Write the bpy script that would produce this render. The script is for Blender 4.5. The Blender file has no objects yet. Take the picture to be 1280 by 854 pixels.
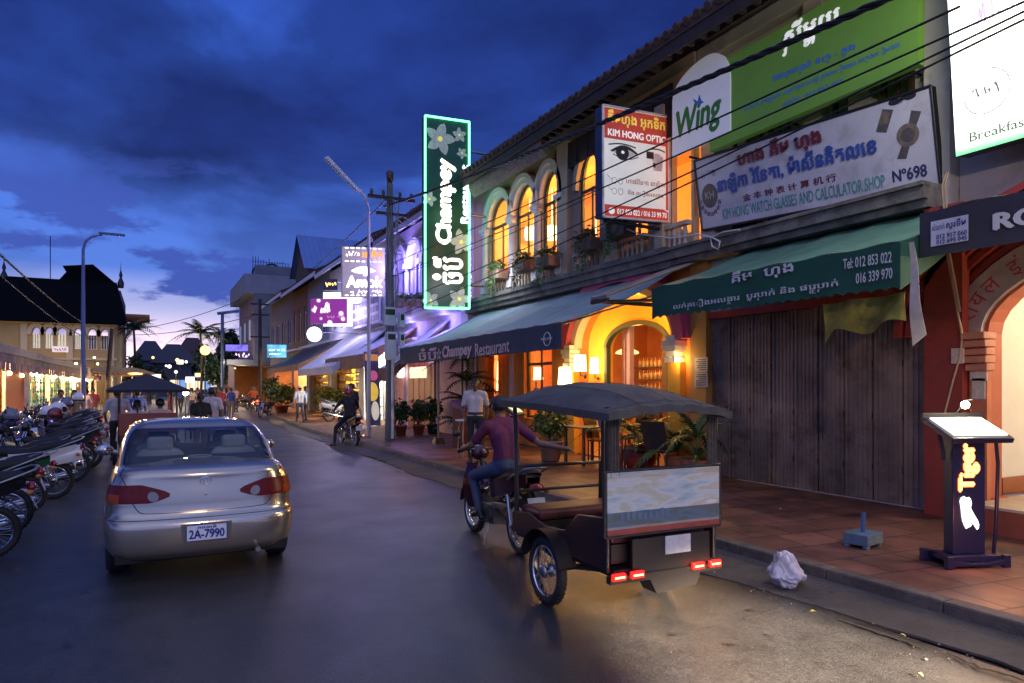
import bpy, bmesh, math, random, unicodedata
import numpy as np
from mathutils import Vector, Matrix, Euler
random.seed(7)
SC = bpy.context.scene
COL = SC.collection
R = math.radians
# ---------------------------------------------------------------- camera
F, YH, H, VPX = 853.0, 482.0, 1.75, 190.0
TH = math.atan((640 - VPX) / F)
sT, cT = math.sin(TH), math.cos(TH)
cd = bpy.data.cameras.new('camera'); cam = bpy.data.objects.new('camera', cd); COL.objects.link(cam)
cd.sensor_fit = 'HORIZONTAL'; cd.sensor_width = 36.0; cd.lens = 36.0 * F / 1280.0
cd.shift_y = (YH - 427) / 1280.0
cd.clip_start = 0.05; cd.clip_end = 2000
cam.location = (0, 0, H); cam.rotation_euler = (R(90), 0, -TH)
SC.camera = cam
# ---------------------------------------------------------------- world (dusk sky: Sky Texture plus cloud layers by direction)
W = bpy.data.worlds.new('World'); SC.world = W; W.use_nodes = True
def build_world():
    nt = W.node_tree; N = nt.nodes; L = nt.links; N.clear()
    def n(t, **k):
        x = N.new(t)
        for a, b in k.items(): setattr(x, a, b)
        return x
    out = n('ShaderNodeOutputWorld'); bg = n('ShaderNodeBackground'); L.new(bg.outputs[0], out.inputs[0])
    tc = n('ShaderNodeTexCoord'); sep = n('ShaderNodeSeparateXYZ'); L.new(tc.outputs['Generated'], sep.inputs[0])
    def math_(op, a, b=None, c=None, clamp=False):
        m = n('ShaderNodeMath', operation=op, use_clamp=clamp)
        for i, v in enumerate((a, b, c)):
            if v is None: continue
            if isinstance(v, (int, float)): m.inputs[i].default_value = v
            else: L.new(v, m.inputs[i])
        return m.outputs[0]
    def ramp(src, stops):
        r = n('ShaderNodeValToRGB'); L.new(src, r.inputs[0]); e = r.color_ramp.elements
        while len(e) < len(stops): e.new(.5)
        for i, (p, c) in enumerate(stops): e[i].position = p; e[i].color = (*c, 1)
        return r.outputs[0]
    def mix(f, a, b, mode='MIX'):
        m = n('ShaderNodeMix', data_type='RGBA', blend_type=mode)
        for s, v in (('Factor', f), ):
            if isinstance(v, (int, float)): m.inputs[0].default_value = v
            else: L.new(v, m.inputs[0])
        for i, v in ((6, a), (7, b)):
            if isinstance(v, tuple): m.inputs[i].default_value = (*v, 1)
            else: L.new(v, m.inputs[i])
        return m.outputs[2]
    X, Y, Z = sep.outputs
    zc = math_('MAXIMUM', Z, 0.0)
    base = ramp(zc, [(0, (1.0, .70, .72)), (.05, (.95, .72, .82)), (.10, (.42, .44, .74)), (.15, (.07, .16, .56)), (.36, (.040, .13, .66)), (.6, (.025, .08, .46)), (1, (.05, .11, .42))])
    den = math_('ADD', zc, .22)
    cx = math_('DIVIDE', X, den); cy = math_('DIVIDE', Y, den)
    cmb = n('ShaderNodeCombineXYZ'); L.new(cx, cmb.inputs[0]); L.new(cy, cmb.inputs[1]); cmb.inputs[2].default_value = 3.7
    n1 = n('ShaderNodeTexNoise'); n1.inputs['Scale'].default_value = .95; n1.inputs['Detail'].default_value = 7; n1.inputs['Roughness'].default_value = .52; n1.inputs['Distortion'].default_value = .35
    L.new(cmb.outputs[0], n1.inputs['Vector'])
    n2 = n('ShaderNodeTexNoise'); n2.inputs['Scale'].default_value = 2.1; n2.inputs['Detail'].default_value = 9; n2.inputs['Roughness'].default_value = .62
    mp = n('ShaderNodeMapping'); mp.inputs['Location'].default_value = (4.1, 1.3, 0); mp.inputs['Scale'].default_value = (1, 1, 2.8)
    L.new(tc.outputs['Generated'], mp.inputs[0]); 
    n3 = n('ShaderNodeTexNoise'); n3.inputs['Scale'].default_value = 5.5; n3.inputs['Detail'].default_value = 8; n3.inputs['Roughness'].default_value = .6
    L.new(mp.outputs[0], n3.inputs['Vector']); L.new(cmb.outputs[0], n2.inputs['Vector'])
    d1 = ramp(n1.outputs[0], [(.36, (0,)*3), (.47, (.8,)*3), (.56, (1,)*3)])
    # one great bank of cloud hangs over the street: stronger with height above the far roofs
    hi = ramp(zc, [(.06, (0,)*3), (.17, (.55,)*3), (.27, (1,)*3)])
    dark = math_('MULTIPLY', d1, hi)
    dk = mix(ramp(n2.outputs[0], [(.3, (0,)*3), (.7, (1,)*3)]), (.003, .007, .055), (.009, .023, .165))
    c = mix(math_('MULTIPLY', dark, .96), base, dk)
    # torn low clouds over the after-glow at the horizon
    lo = ramp(n3.outputs[0], [(.46, (0,)*3), (.52, (1,)*3)])
    band = ramp(zc, [(.02, (0,)*3), (.05, (.35,)*3), (.09, (1,)*3), (.24, (.9,)*3), (.30, (0,)*3)])
    c = mix(math_('MULTIPLY', lo, band), c, (.035, .07, .34))
    # after-glow is limited to the end of the street; elsewhere near the horizon it is plain blue
    az = math_('ARCTAN2', X, Y)
    azr = math_('ABSOLUTE', math_('ADD', az, .03))
    gl = ramp(azr, [(.11, (0,)*3), (.26, (1,)*3)])
    lowm = ramp(zc, [(.10, (1,)*3), (.22, (0,)*3)])
    c = mix(math_('MULTIPLY', gl, lowm), c, (.05, .10, .42))
    sky = n('ShaderNodeTexSky', sky_type='NISHITA'); sky.sun_disc = False
    sky.sun_elevation = R(2); sky.sun_rotation = R(180); sky.altitude = 20
    c = mix(.004, c, sky.outputs[0], 'ADD')
    # sky behind the camera and overhead, out of view, brightened to light the scene
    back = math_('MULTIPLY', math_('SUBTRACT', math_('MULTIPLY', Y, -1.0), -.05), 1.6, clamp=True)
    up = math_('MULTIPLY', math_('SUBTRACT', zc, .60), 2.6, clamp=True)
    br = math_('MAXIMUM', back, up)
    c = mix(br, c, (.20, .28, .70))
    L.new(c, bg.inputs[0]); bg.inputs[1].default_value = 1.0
build_world()
# ---------------------------------------------------------------- last twilight: one very soft, weak sun lamp
sl = bpy.data.lights.new('sun', 'SUN'); sl.energy = .10; sl.angle = R(60); sl.color = (1.0, .90, .82)
so = bpy.data.objects.new('sun', sl); COL.objects.link(so); so.rotation_euler = Vector((.5, .55, -.75)).to_track_quat('-Z', 'Y').to_euler()
SC.view_settings.view_transform = 'Standard'; SC.view_settings.look = 'None'
SC.view_settings.exposure = 0.45; SC.view_settings.gamma = 1.0; SC.view_settings.use_curve_mapping = False
SC.render.engine = 'CYCLES'
try:
    SC.cycles.use_denoising = True; SC.cycles.denoiser = 'OPENIMAGEDENOISE'
except Exception: pass
SC.cycles.max_bounces = 6; SC.cycles.diffuse_bounces = 3; SC.cycles.glossy_bounces = 3; SC.cycles.transparent_max_bounces = 8
SC.cycles.sample_clamp_indirect = 3.0; SC.cycles.sample_clamp_direct = 0
SC.cycles.caustics_reflective = False; SC.cycles.caustics_refractive = False
SC.cycles.use_light_tree = True
# ---------------------------------------------------------------- pixel -> place helpers (measuring the photograph)
def ray(x, y):
    l = (x - 640) / F; return Vector((sT + l * cT, cT - l * sT, (YH - y) / F))
O = Vector((0, 0, H))
def onT(x, y, T): r = ray(x, y); return O + r * (T / r.x)
def onS(x, y, S): r = ray(x, y); return O + r * (S / r.y)
def onZ(x, y, Z): r = ray(x, y); return O + r * ((Z - H) / r.z)
def atD(x, y, d): return O + ray(x, y) * d
TW = 8.6                                            # the line of the shop fronts, right of the camera
def sx(x, T=TW): return onT(x, 400, T).y
def zy(x, y, T=TW): return onT(x, y, T).z
def rgb(r, g, b):
    f = lambda v: (v / 255 / 12.92) if v <= 10 else ((v / 255 + .055) / 1.055) ** 2.4
    return (f(r), f(g), f(b))
# ---------------------------------------------------------------- materials
MATS = {}
def pmat(name, col, rough=.6, var=.25, scale=4.0, bump=.0, bscale=40.0, metal=0.0, coat=0.0, spec=.5, dirt=None, dscale=1.2, sss=0):
    if name in MATS: return MATS[name]
    m = bpy.data.materials.new(name); m.use_nodes = True; nt = m.node_tree; N = nt.nodes; L = nt.links
    b = N['Principled BSDF']; b.inputs['Roughness'].default_value = rough; b.inputs['Metallic'].default_value = metal
    b.inputs['Specular IOR Level'].default_value = spec; b.inputs['Coat Weight'].default_value = coat; b.inputs['Coat Roughness'].default_value = .06
    tc = N.new('ShaderNodeTexCoord'); nz = N.new('ShaderNodeTexNoise'); nz.inputs['Scale'].default_value = scale; nz.inputs['Detail'].default_value = 6; nz.inputs['Roughness'].default_value = .6
    L.new(tc.outputs['Object'], nz.inputs['Vector'])
    rp = N.new('ShaderNodeValToRGB'); L.new(nz.outputs[0], rp.inputs[0]); e = rp.color_ramp.elements
    e[0].position = .3; e[1].position = .7
    e[0].color = (*[max(0, c * (1 - var)) for c in col], 1); e[1].color = (*[min(1, c * (1 + var * .6)) for c in col], 1)
    last = rp.outputs[0]
    if dirt:
        n2 = N.new('ShaderNodeTexNoise'); n2.inputs['Scale'].default_value = dscale; n2.inputs['Detail'].default_value = 9; n2.inputs['Roughness'].default_value = .7
        L.new(tc.outputs['Object'], n2.inputs['Vector'])
        r2 = N.new('ShaderNodeValToRGB'); L.new(n2.outputs[0], r2.inputs[0]); r2.color_ramp.elements[0].position = .5; r2.color_ramp.elements[1].position = .68
        mx = N.new('ShaderNodeMix'); mx.data_type = 'RGBA'; L.new(r2.outputs[0], mx.inputs[0]); L.new(last, mx.inputs[6]); mx.inputs[7].default_value = (*dirt, 1); last = mx.outputs[2]
    L.new(last, b.inputs['Base Color'])
    if bump:
        n3 = N.new('ShaderNodeTexNoise'); n3.inputs['Scale'].default_value = bscale; n3.inputs['Detail'].default_value = 5; L.new(tc.outputs['Object'], n3.inputs['Vector'])
        bp = N.new('ShaderNodeBump'); bp.inputs['Strength'].default_value = bump; bp.inputs['Distance'].default_value = .02; L.new(n3.outputs[0], bp.inputs['Height']); L.new(bp.outputs[0], b.inputs['Normal'])
    if sss: b.inputs['Subsurface Weight'].default_value = sss
    MATS[name] = m; return m
def emat(name, col, strength):
    if name in MATS: return MATS[name]
    m = bpy.data.materials.new(name); m.use_nodes = True; nt = m.node_tree; N = nt.nodes; N.clear()
    o = N.new('ShaderNodeOutputMaterial'); e = N.new('ShaderNodeEmission'); e.inputs[0].default_value = (*col, 1); e.inputs[1].default_value = strength
    nt.links.new(e.outputs[0], o.inputs[0]); MATS[name] = m; return m
def lmat(name, col, strength, rough=.5, scale=6, var=.2):
    """a lit panel: own colour plus its own light, a little uneven"""
    if name in MATS: return MATS[name]
    m = pmat(name, col, rough, var, scale); nt = m.node_tree; b = nt.nodes['Principled BSDF']
    src = b.inputs['Base Color'].links[0].from_socket; nt.links.new(src, b.inputs['Emission Color']); b.inputs['Emission Strength'].default_value = strength
    return m
def glass(name, col=(.9, .95, 1), rough=.02, alpha=.25, spec=.5):
    if name in MATS: return MATS[name]
    m = bpy.data.materials.new(name); m.use_nodes = True; nt = m.node_tree; N = nt.nodes; L = nt.links; N.clear()
    o = N.new('ShaderNodeOutputMaterial'); t = N.new('ShaderNodeBsdfTransparent'); t.inputs[0].default_value = (*col, 1)
    g = N.new('ShaderNodeBsdfGlossy'); g.inputs['Roughness'].default_value = rough
    fr = N.new('ShaderNodeFresnel'); ge = N.new('ShaderNodeNewGeometry'); q1 = N.new('ShaderNodeMath'); q1.operation = 'MULTIPLY_ADD'; L.new(ge.outputs['Backfacing'], q1.inputs[0]); q1.inputs[1].default_value = -2; q1.inputs[2].default_value = 1
    q2 = N.new('ShaderNodeMath'); q2.operation = 'POWER'; q2.inputs[0].default_value = 1.5; L.new(q1.outputs[0], q2.inputs[1]); L.new(q2.outputs[0], fr.inputs[0])
    ad = N.new('ShaderNodeMath'); ad.operation = 'ADD'; ad.use_clamp = True; L.new(fr.outputs[0], ad.inputs[0]); ad.inputs[1].default_value = alpha
    mx = N.new('ShaderNodeMixShader'); L.new(ad.outputs[0], mx.inputs[0]); L.new(t.outputs[0], mx.inputs[1]); L.new(g.outputs[0], mx.inputs[2]); L.new(mx.outputs[0], o.inputs[0])
    MATS[name] = m; return m
# ---------------------------------------------------------------- mesh builder
class MB:
    def __init__(s): s.v = []; s.f = []; s.m = []; s.sm = []
    def add(s, vs, fs, m=0, smooth=False):
        o = len(s.v); s.v += [tuple(v) for v in vs]
        for f in fs: s.f.append([i + o for i in f]); s.m.append(m); s.sm.append(smooth)
        return s
    def box(s, x0, x1, y0, y1, z0, z1, m=0):
        return s.add([(x0,y0,z0),(x1,y0,z0),(x1,y1,z0),(x0,y1,z0),(x0,y0,z1),(x1,y0,z1),(x1,y1,z1),(x0,y1,z1)],
                     [(0,3,2,1),(4,5,6,7),(0,1,5,4),(1,2,6,5),(2,3,7,6),(3,0,4,7)], m)
    def obox(s, c, size, rot=None, m=0):
        rot = rot or Matrix.Identity(3); c = Vector(c); h = [v / 2 for v in size]
        pts = [c + rot @ Vector((sx_*h[0], sy_*h[1], sz_*h[2])) for sz_ in (-1,1) for sx_, sy_ in ((-1,-1),(1,-1),(1,1),(-1,1))]
        return s.add(pts, [(0,3,2,1),(4,5,6,7),(0,1,5,4),(1,2,6,5),(2,3,7,6),(3,0,4,7)], m)
    def quad(s, a, b, c, d, m=0): return s.add([a,b,c,d], [(0,1,2,3)], m)
    def ring(s, c, ax, r, n):
        ax = Vector(ax).normalized(); u = ax.orthogonal().normalized(); w = ax.cross(u)
        return [Vector(c) + (u*math.cos(2*math.pi*i/n) + w*math.sin(2*math.pi*i/n))*r for i in range(n)]
    def tube(s, pts, r, n=8, m=0, caps=True, closed=False):
        pts = [Vector(p) for p in pts]; k = len(pts); rs = r if isinstance(r, (list, tuple)) else [r]*k
        vs = []; u = None
        for i, p in enumerate(pts):
            a = pts[(i-1) % k] if (i > 0 or closed) else p; b = pts[(i+1) % k] if (i < k-1 or closed) else p
            t = (b - a).normalized() if (b-a).length > 1e-9 else Vector((0,0,1))
            if u is None: u = t.orthogonal().normalized()
            u = (u - t*u.dot(t)); u = u.normalized() if u.length > 1e-6 else t.orthogonal().normalized()
            w = t.cross(u)
            vs += [p + (u*math.cos(2*math.pi*j/n) + w*math.sin(2*math.pi*j/n))*rs[i] for j in range(n)]
        fs = []
        for i in range(k if closed else k-1):
            i2 = (i+1) % k
            for j in range(n):
                j2 = (j+1) % n; fs.append((i*n+j, i*n+j2, i2*n+j2, i2*n+j))
        s.add(vs, fs, m, True)
        if caps and not closed: s.add(vs[:n], [tuple(reversed(range(n)))], m); s.add(vs[-n:], [tuple(range(n))], m)
        return s
    def cyl(s, p0, p1, r0, r1=None, n=12, m=0): return s.tube([p0, p1], [r0, r0 if r1 is None else r1], n, m)
    def lathe(s, prof, c=(0,0,0), ax=(0,0,1), n=20, m=0, smooth=True):
        c = Vector(c); ax = Vector(ax).normalized(); u = ax.orthogonal().normalized(); w = ax.cross(u); vs = []
        for r, z in prof: vs += [c + ax*z + (u*math.cos(2*math.pi*j/n) + w*math.sin(2*math.pi*j/n))*r for j in range(n)]
        fs = [(i*n+j, i*n+(j+1)%n, (i+1)*n+(j+1)%n, (i+1)*n+j) for i in range(len(prof)-1) for j in range(n)]
        return s.add(vs, fs, m, smooth)
    def torus(s, c, ax, Rr, r, n=32, k=10, m=0, sq=1.0):
        c = Vector(c); ax = Vector(ax).normalized(); u = ax.orthogonal().normalized(); w = ax.cross(u); vs = []
        for i in range(n):
            a = 2*math.pi*i/n; d = u*math.cos(a) + w*math.sin(a)
            for j in range(k):
                b = 2*math.pi*j/k; vs.append(c + d*(Rr + r*math.cos(b)) + ax*(r*sq*math.sin(b)))
        return s.add(vs, [(i*k+j, ((i+1)%n)*k+j, ((i+1)%n)*k+(j+1)%k, i*k+(j+1)%k) for i in range(n) for j in range(k)], m, True)
    def sph(s, c, r, n=14, m=0, rot=None, k=None):
        c = Vector(c); r = r if isinstance(r, (tuple, list)) else (r,)*3; k = k or max(6, n*2//3); vs = []; rot = rot or Matrix.Identity(3)
        for i in range(k+1):
            a = math.pi*i/k
            for j in range(n):
                b = 2*math.pi*j/n; vs.append(c + rot @ Vector((r[0]*math.sin(a)*math.cos(b), r[1]*math.sin(a)*math.sin(b), r[2]*math.cos(a))))
        return s.add(vs, [(i*n+j, (i+1)*n+j, (i+1)*n+(j+1)%n, i*n+(j+1)%n) for i in range(k) for j in range(n)], m, True)
    def prism(s, poly, fr, a0, a1, m=0):
        """poly: 2D outline; fr(u,v,a)->3D; extruded from a0 to a1"""
        n = len(poly); vs = [fr(u, v, a0) for u, v in poly] + [fr(u, v, a1) for u, v in poly]
        s.add(vs, [tuple(reversed(range(n))), tuple(range(n, 2*n))] + [(i, (i+1)%n, n+(i+1)%n, n+i) for i in range(n)], m); return s
    def grid(s, fn, nu, nv, m=0, smooth=True, wrap=False):
        vs = [fn(i/nu, j/nv) for j in range(nv+1) for i in range(nu+1)]
        return s.add(vs, [(j*(nu+1)+i, j*(nu+1)+i+1, (j+1)*(nu+1)+i+1, (j+1)*(nu+1)+i) for j in range(nv) for i in range(nu)], m, smooth)
    def sheet(s, fn, nu, nv, th, m=0):
        """a grid with thickness (normal offset by finite differences)"""
        def nn(u, v):
            e = .01; a = Vector(fn(min(1,u+e), v)) - Vector(fn(max(0,u-e), v)); b = Vector(fn(u, min(1,v+e))) - Vector(fn(u, max(0,v-e)))
            return a.cross(b).normalized()
        s.grid(fn, nu, nv, m); s.grid(lambda u, v: Vector(fn(u,v)) - nn(u,v)*th, nu, nv, m)
        for ed in (lambda t: (t,0), lambda t: (1,t), lambda t: (1-t,1), lambda t: (0,1-t)):
            s.grid(lambda u, v: Vector(fn(*ed(u))) - nn(*ed(u))*th*v, max(nu,nv), 1, m, False)
        return s
    def each(s, name, mats, parent=None, **k):
        """build every separate piece as an object of its own"""
        up = list(range(len(s.v)))
        def fd(i):
            while up[i] != i: up[i] = up[up[i]]; i = up[i]
            return i
        for f in s.f:
            for i in f[1:]: up[fd(i)] = fd(f[0])
        gr = {}
        for j, f in enumerate(s.f): gr.setdefault(fd(f[0]), []).append(j)
        out = []
        for js in gr.values():
            m = MB(); ids = {}
            for j in js:
                for i in s.f[j]:
                    if i not in ids: ids[i] = len(m.v); m.v.append(s.v[i])
                m.f.append([ids[i] for i in s.f[j]]); m.m.append(s.m[j]); m.sm.append(s.sm[j])
            out.append(m.build(name, mats, parent, **k))
        return out
    def build(s, name, mats, parent=None, bevel=0, fix=False, seg=2, loc=None, w=True):
        me = bpy.data.meshes.new(name)
        if loc is not None: s.v = [(a-loc[0], b-loc[1], c-loc[2]) for a, b, c in s.v]
        me.from_pydata(s.v, [], s.f); mats = mats if isinstance(mats, (list, tuple)) else [mats]
        for m in mats: me.materials.append(m)
        me.polygons.foreach_set('material_index', s.m); me.polygons.foreach_set('use_smooth', s.sm)
        if fix:
            bm = bmesh.new(); bm.from_mesh(me); bmesh.ops.remove_doubles(bm, verts=bm.verts, dist=1e-5); bmesh.ops.recalc_face_normals(bm, faces=bm.faces); bm.to_mesh(me); bm.free()
        me.update()
        o = bpy.data.objects.new(name, me); COL.objects.link(o)
        if loc is not None: o.location = loc
        if parent:
            o.parent = parent
            if w: o.matrix_parent_inverse = parent.matrix_basis.inverted()
        if bevel:
            b = o.modifiers.new('bevel', 'BEVEL'); b.width = bevel; b.segments = seg; b.limit_method = 'ANGLE'; b.angle_limit = R(40)
        return o
def tag(o, label, cat, group=None, kind=None):
    if label: o['label'] = label
    if cat: o['category'] = cat
    if group: o['group'] = group
    if kind: o['kind'] = kind
    return o
def thing(name, label, cat, loc=(0,0,0), rz=0, group=None):
    o = bpy.data.objects.new(name, None); COL.objects.link(o); o.location = loc; o.rotation_euler = (0,0,rz); o.empty_display_size = .1
    return tag(o, label, cat, group)
def copy_tree(o, parent=None):
    c = o.copy(); COL.objects.link(c)
    if parent: c.parent = parent
    for ch in [x for x in o.children]: copy_tree(ch, c)
    return c
def lamp(name, loc, energy, col=(1,.75,.45), r=.08, kind='POINT', **k):
    l = bpy.data.lights.new(name, kind); l.energy = energy; l.color = col
    if kind != 'AREA': l.shadow_soft_size = r
    for a, b in k.items(): setattr(l, a, b)
    o = bpy.data.objects.new(name, l); COL.objects.link(o); o.location = loc; return o
# ---------------------------------------------------------------- lettering: glyph outlines of Blender's own built-in font, laid out by hand
GL = {}
def glyph(ch, bold=0.0, res=3):
    k = (ch, bold)
    if k in GL: return GL[k]
    def mk(t, off):
        c = bpy.data.curves.new('g', 'FONT'); c.body = t; c.resolution_u = res; c.offset = off
        o = bpy.data.objects.new('g', c); me = o.to_mesh(); vs = [v.co[:2] for v in me.vertices]; fs = [list(p.vertices) for p in me.polygons]
        o.to_mesh_clear(); bpy.data.objects.remove(o); bpy.data.curves.remove(c); return vs, fs
    vs, fs = mk(ch, bold) if ch.strip() else ([], [])
    bar = mk('|', 0)[0]; both = mk(ch + '|', 0)[0]; adv = max(v[0] for v in both) - max(v[0] for v in bar)
    GL[k] = (vs, fs, adv); return GL[k]
def layout(text, bold=0.0, sp=0.0):
    """list of (glyph, x, y, scale); U+17D2 marks a letter written small below"""
    out = []; x = 0; base = 0; i = 0
    while i < len(text):
        ch = text[i]
        if ch == '\u17d2' and i + 1 < len(text):
            out.append((text[i+1], base + .05, -.42, .55)); i += 2; continue
        g = glyph(ch, bold); comb = unicodedata.category(ch) == 'Mn'
        out.append((ch, x, 0, 1))
        if not comb: base = x
        if not comb: x += g[2] + sp
        i += 1
    return out
def lettering(text, pl, box, mat, parent, bold=.0, off=.004, name='lettering', sp=0.0, slant=0.0, keep=False, w=True, arc=None):
    """pl=(origin,U,V,N) ; box=(u0,u1,v0,v1) in metres on that plane; text is fitted into it"""
    o, U, V, Nn = pl; vs = []; fs = []
    for gi, (ch, gx, gy, sc) in enumerate(layout(text, bold, sp)):
        g = glyph(ch)
        # heavier strokes: the same outline laid down again, a little aside and a hair higher each time
        for q, (dx, dy) in enumerate(((0,0),) if bold <= 0 else ((-1,0),(1,0),(0,-1),(0,1),(0,0)) if bold > .015 else ((-1,0),(1,0))):
            k = len(vs); vs += [(gx + x*sc + slant*y + dx*bold*1.1, gy + y*sc + dy*bold*.8, ((gi % 3)*5+q)*.00025) for x, y in g[0]]; fs += [[k + i for i in f] for f in g[1]]
    if not vs: return None
    x0 = min(v[0] for v in vs); x1 = max(v[0] for v in vs); y0 = min(v[1] for v in vs); y1 = max(v[1] for v in vs)
    u0, u1, v0, v1 = box; ax = (u1-u0)/max(1e-6, x1-x0); ay = (v1-v0)/max(1e-6, y1-y0)
    if keep: ax = ay = min(ax, ay)
    P = []
    for x, y, z in vs:
        u = u0 + (x-x0)*ax; v = v0 + (y-y0)*ay
        if arc: v += arc(u)
        P.append(o + U*u + V*v + Nn*(off + z))
    me = bpy.data.meshes.new(name); me.from_pydata([tuple(p) for p in P], [], fs); me.materials.append(mat); me.update()
    ob = bpy.data.objects.new(name, me); COL.objects.link(ob)
    if parent:
        ob.parent = parent
        if w: ob.matrix_parent_inverse = parent.matrix_basis.inverted()
    return ob
def scrawl(pl, box, mat, parent, seed=1, n=9, off=.006, name='faded_print'):
    """print too small or blurred to read: a row of short uneven strokes"""
    o, U, V, Nn = pl; u0, u1, v0, v1 = box; rg = random.Random(seed); mb = MB(); w = (u1-u0)/n; h = v1-v0
    for i in range(n):
        if rg.random() < .12: continue
        pts = [(u0+w*(i+.1+.8*k/4), v0+h*rg.uniform(.05,.95)) for k in range(5)]
        for (a,b), (c,d) in zip(pts, pts[1:]):
            q = max(h*.09, w*.07); z = off + .0003*(i % 4)
            mb.add([o+U*(a-q*.5)+V*(b-q)+Nn*z, o+U*(c-q*.5)+V*(d-q)+Nn*z, o+U*(c+q*.5)+V*(d+q)+Nn*z, o+U*(a+q*.5)+V*(b+q)+Nn*z], [(0,1,2,3)])
    return mb.build(name, mat, parent)
def flat(pl, poly, mat, parent, name, off=.002, w=True):
    o, U, V, Nn = pl; mb = MB()
    P = [o + U*u + V*v + Nn*off for u, v in poly]
    mb.add(P, [tuple(range(len(P)))])
    return mb.build(name, mat, parent, w=w)
def rot_pl(pl):
    """plane turned so that text runs upwards"""
    o, U, V, Nn = pl; return (o, V, -U, Nn)
def ell(cu, cv, ru, rv, n=24, a0=0, a1=360): return [(cu + ru*math.cos(R(a0 + (a1-a0)*i/(n if a1-a0 < 360 else n))), cv + rv*math.sin(R(a0 + (a1-a0)*i/n))) for i in range(n if a1-a0 >= 360 else n+1)]
# common materials
BLACK = pmat('black paint', (.012,.012,.014), .45); STEEL = pmat('dull steel', (.3,.3,.31), .4, metal=.9); CHROME = pmat('chrome', (.75,.75,.77), .12, .05, metal=1)
RUBBER = pmat('rubber', (.018,.018,.018), .75, bump=.2); WHITEP = pmat('white paint', (.75,.74,.70), .5, .12, dirt=(.4,.37,.32)); DKWOOD = pmat('dark wood', (.05,.028,.018), .5, .4, 12)
CONC = pmat('concrete', (.30,.29,.27), .85, .3, 6, .4, 60, dirt=(.12,.11,.10)); REDP = pmat('red paint', (.45,.05,.04), .4)
# ================================================================ ground, road, kerb, pavement
def road_mat():
    m = pmat('asphalt', (.034,.035,.038), .42, .35, 3.0, .3, 75, dirt=(.044,.042,.040), dscale=.35, spec=.8); nt = m.node_tree; N = nt.nodes; L = nt.links; b = N['Principled BSDF']
    tc = N.new('ShaderNodeTexCoord'); v = N.new('ShaderNodeTexVoronoi'); v.inputs['Scale'].default_value = 58; L.new(tc.outputs['Object'], v.inputs['Vector'])
    src = b.inputs['Base Color'].links[0].from_socket
    rp = N.new('ShaderNodeValToRGB'); L.new(v.outputs['Color'], rp.inputs[0]); rp.color_ramp.elements[0].color = (.65,.65,.65,1); rp.color_ramp.elements[1].color = (1.4,1.4,1.4,1)
    mx = N.new('ShaderNodeMix'); mx.data_type = 'RGBA'; mx.blend_type = 'MULTIPLY'; mx.inputs[0].default_value = 1; L.new(src, mx.inputs[6]); L.new(rp.outputs[0], mx.inputs[7])
    # oil drips and patches
    n2 = N.new('ShaderNodeTexNoise'); n2.inputs['Scale'].default_value = 4.5; n2.inputs['Detail'].default_value = 3; L.new(tc.outputs['Object'], n2.inputs['Vector'])
    r2 = N.new('ShaderNodeValToRGB'); L.new(n2.outputs[0], r2.inputs[0]); r2.color_ramp.elements[0].position = .66; r2.color_ramp.elements[0].color = (1,1,1,1); r2.color_ramp.elements[1].position = .72; r2.color_ramp.elements[1].color = (.35,.33,.32,1)
    m3 = N.new('ShaderNodeMix'); m3.data_type = 'RGBA'; m3.blend_type = 'MULTIPLY'; m3.inputs[0].default_value = 1; L.new(mx.outputs[2], m3.inputs[6]); L.new(r2.outputs[0], m3.inputs[7]); L.new(m3.outputs[2], b.inputs['Base Color'])
    n4 = N.new('ShaderNodeTexNoise'); n4.inputs['Scale'].default_value = 1.1; n4.inputs['Detail'].default_value = 6; L.new(tc.outputs['Object'], n4.inputs['Vector'])
    mr = N.new('ShaderNodeMapRange'); mr.inputs[1].default_value = .3; mr.inputs[2].default_value = .7; mr.inputs[3].default_value = .33; mr.inputs[4].default_value = .45; L.new(n4.outputs[0], mr.inputs[0]); L.new(mr.outputs[0], b.inputs['Roughness'])
    return m
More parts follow.
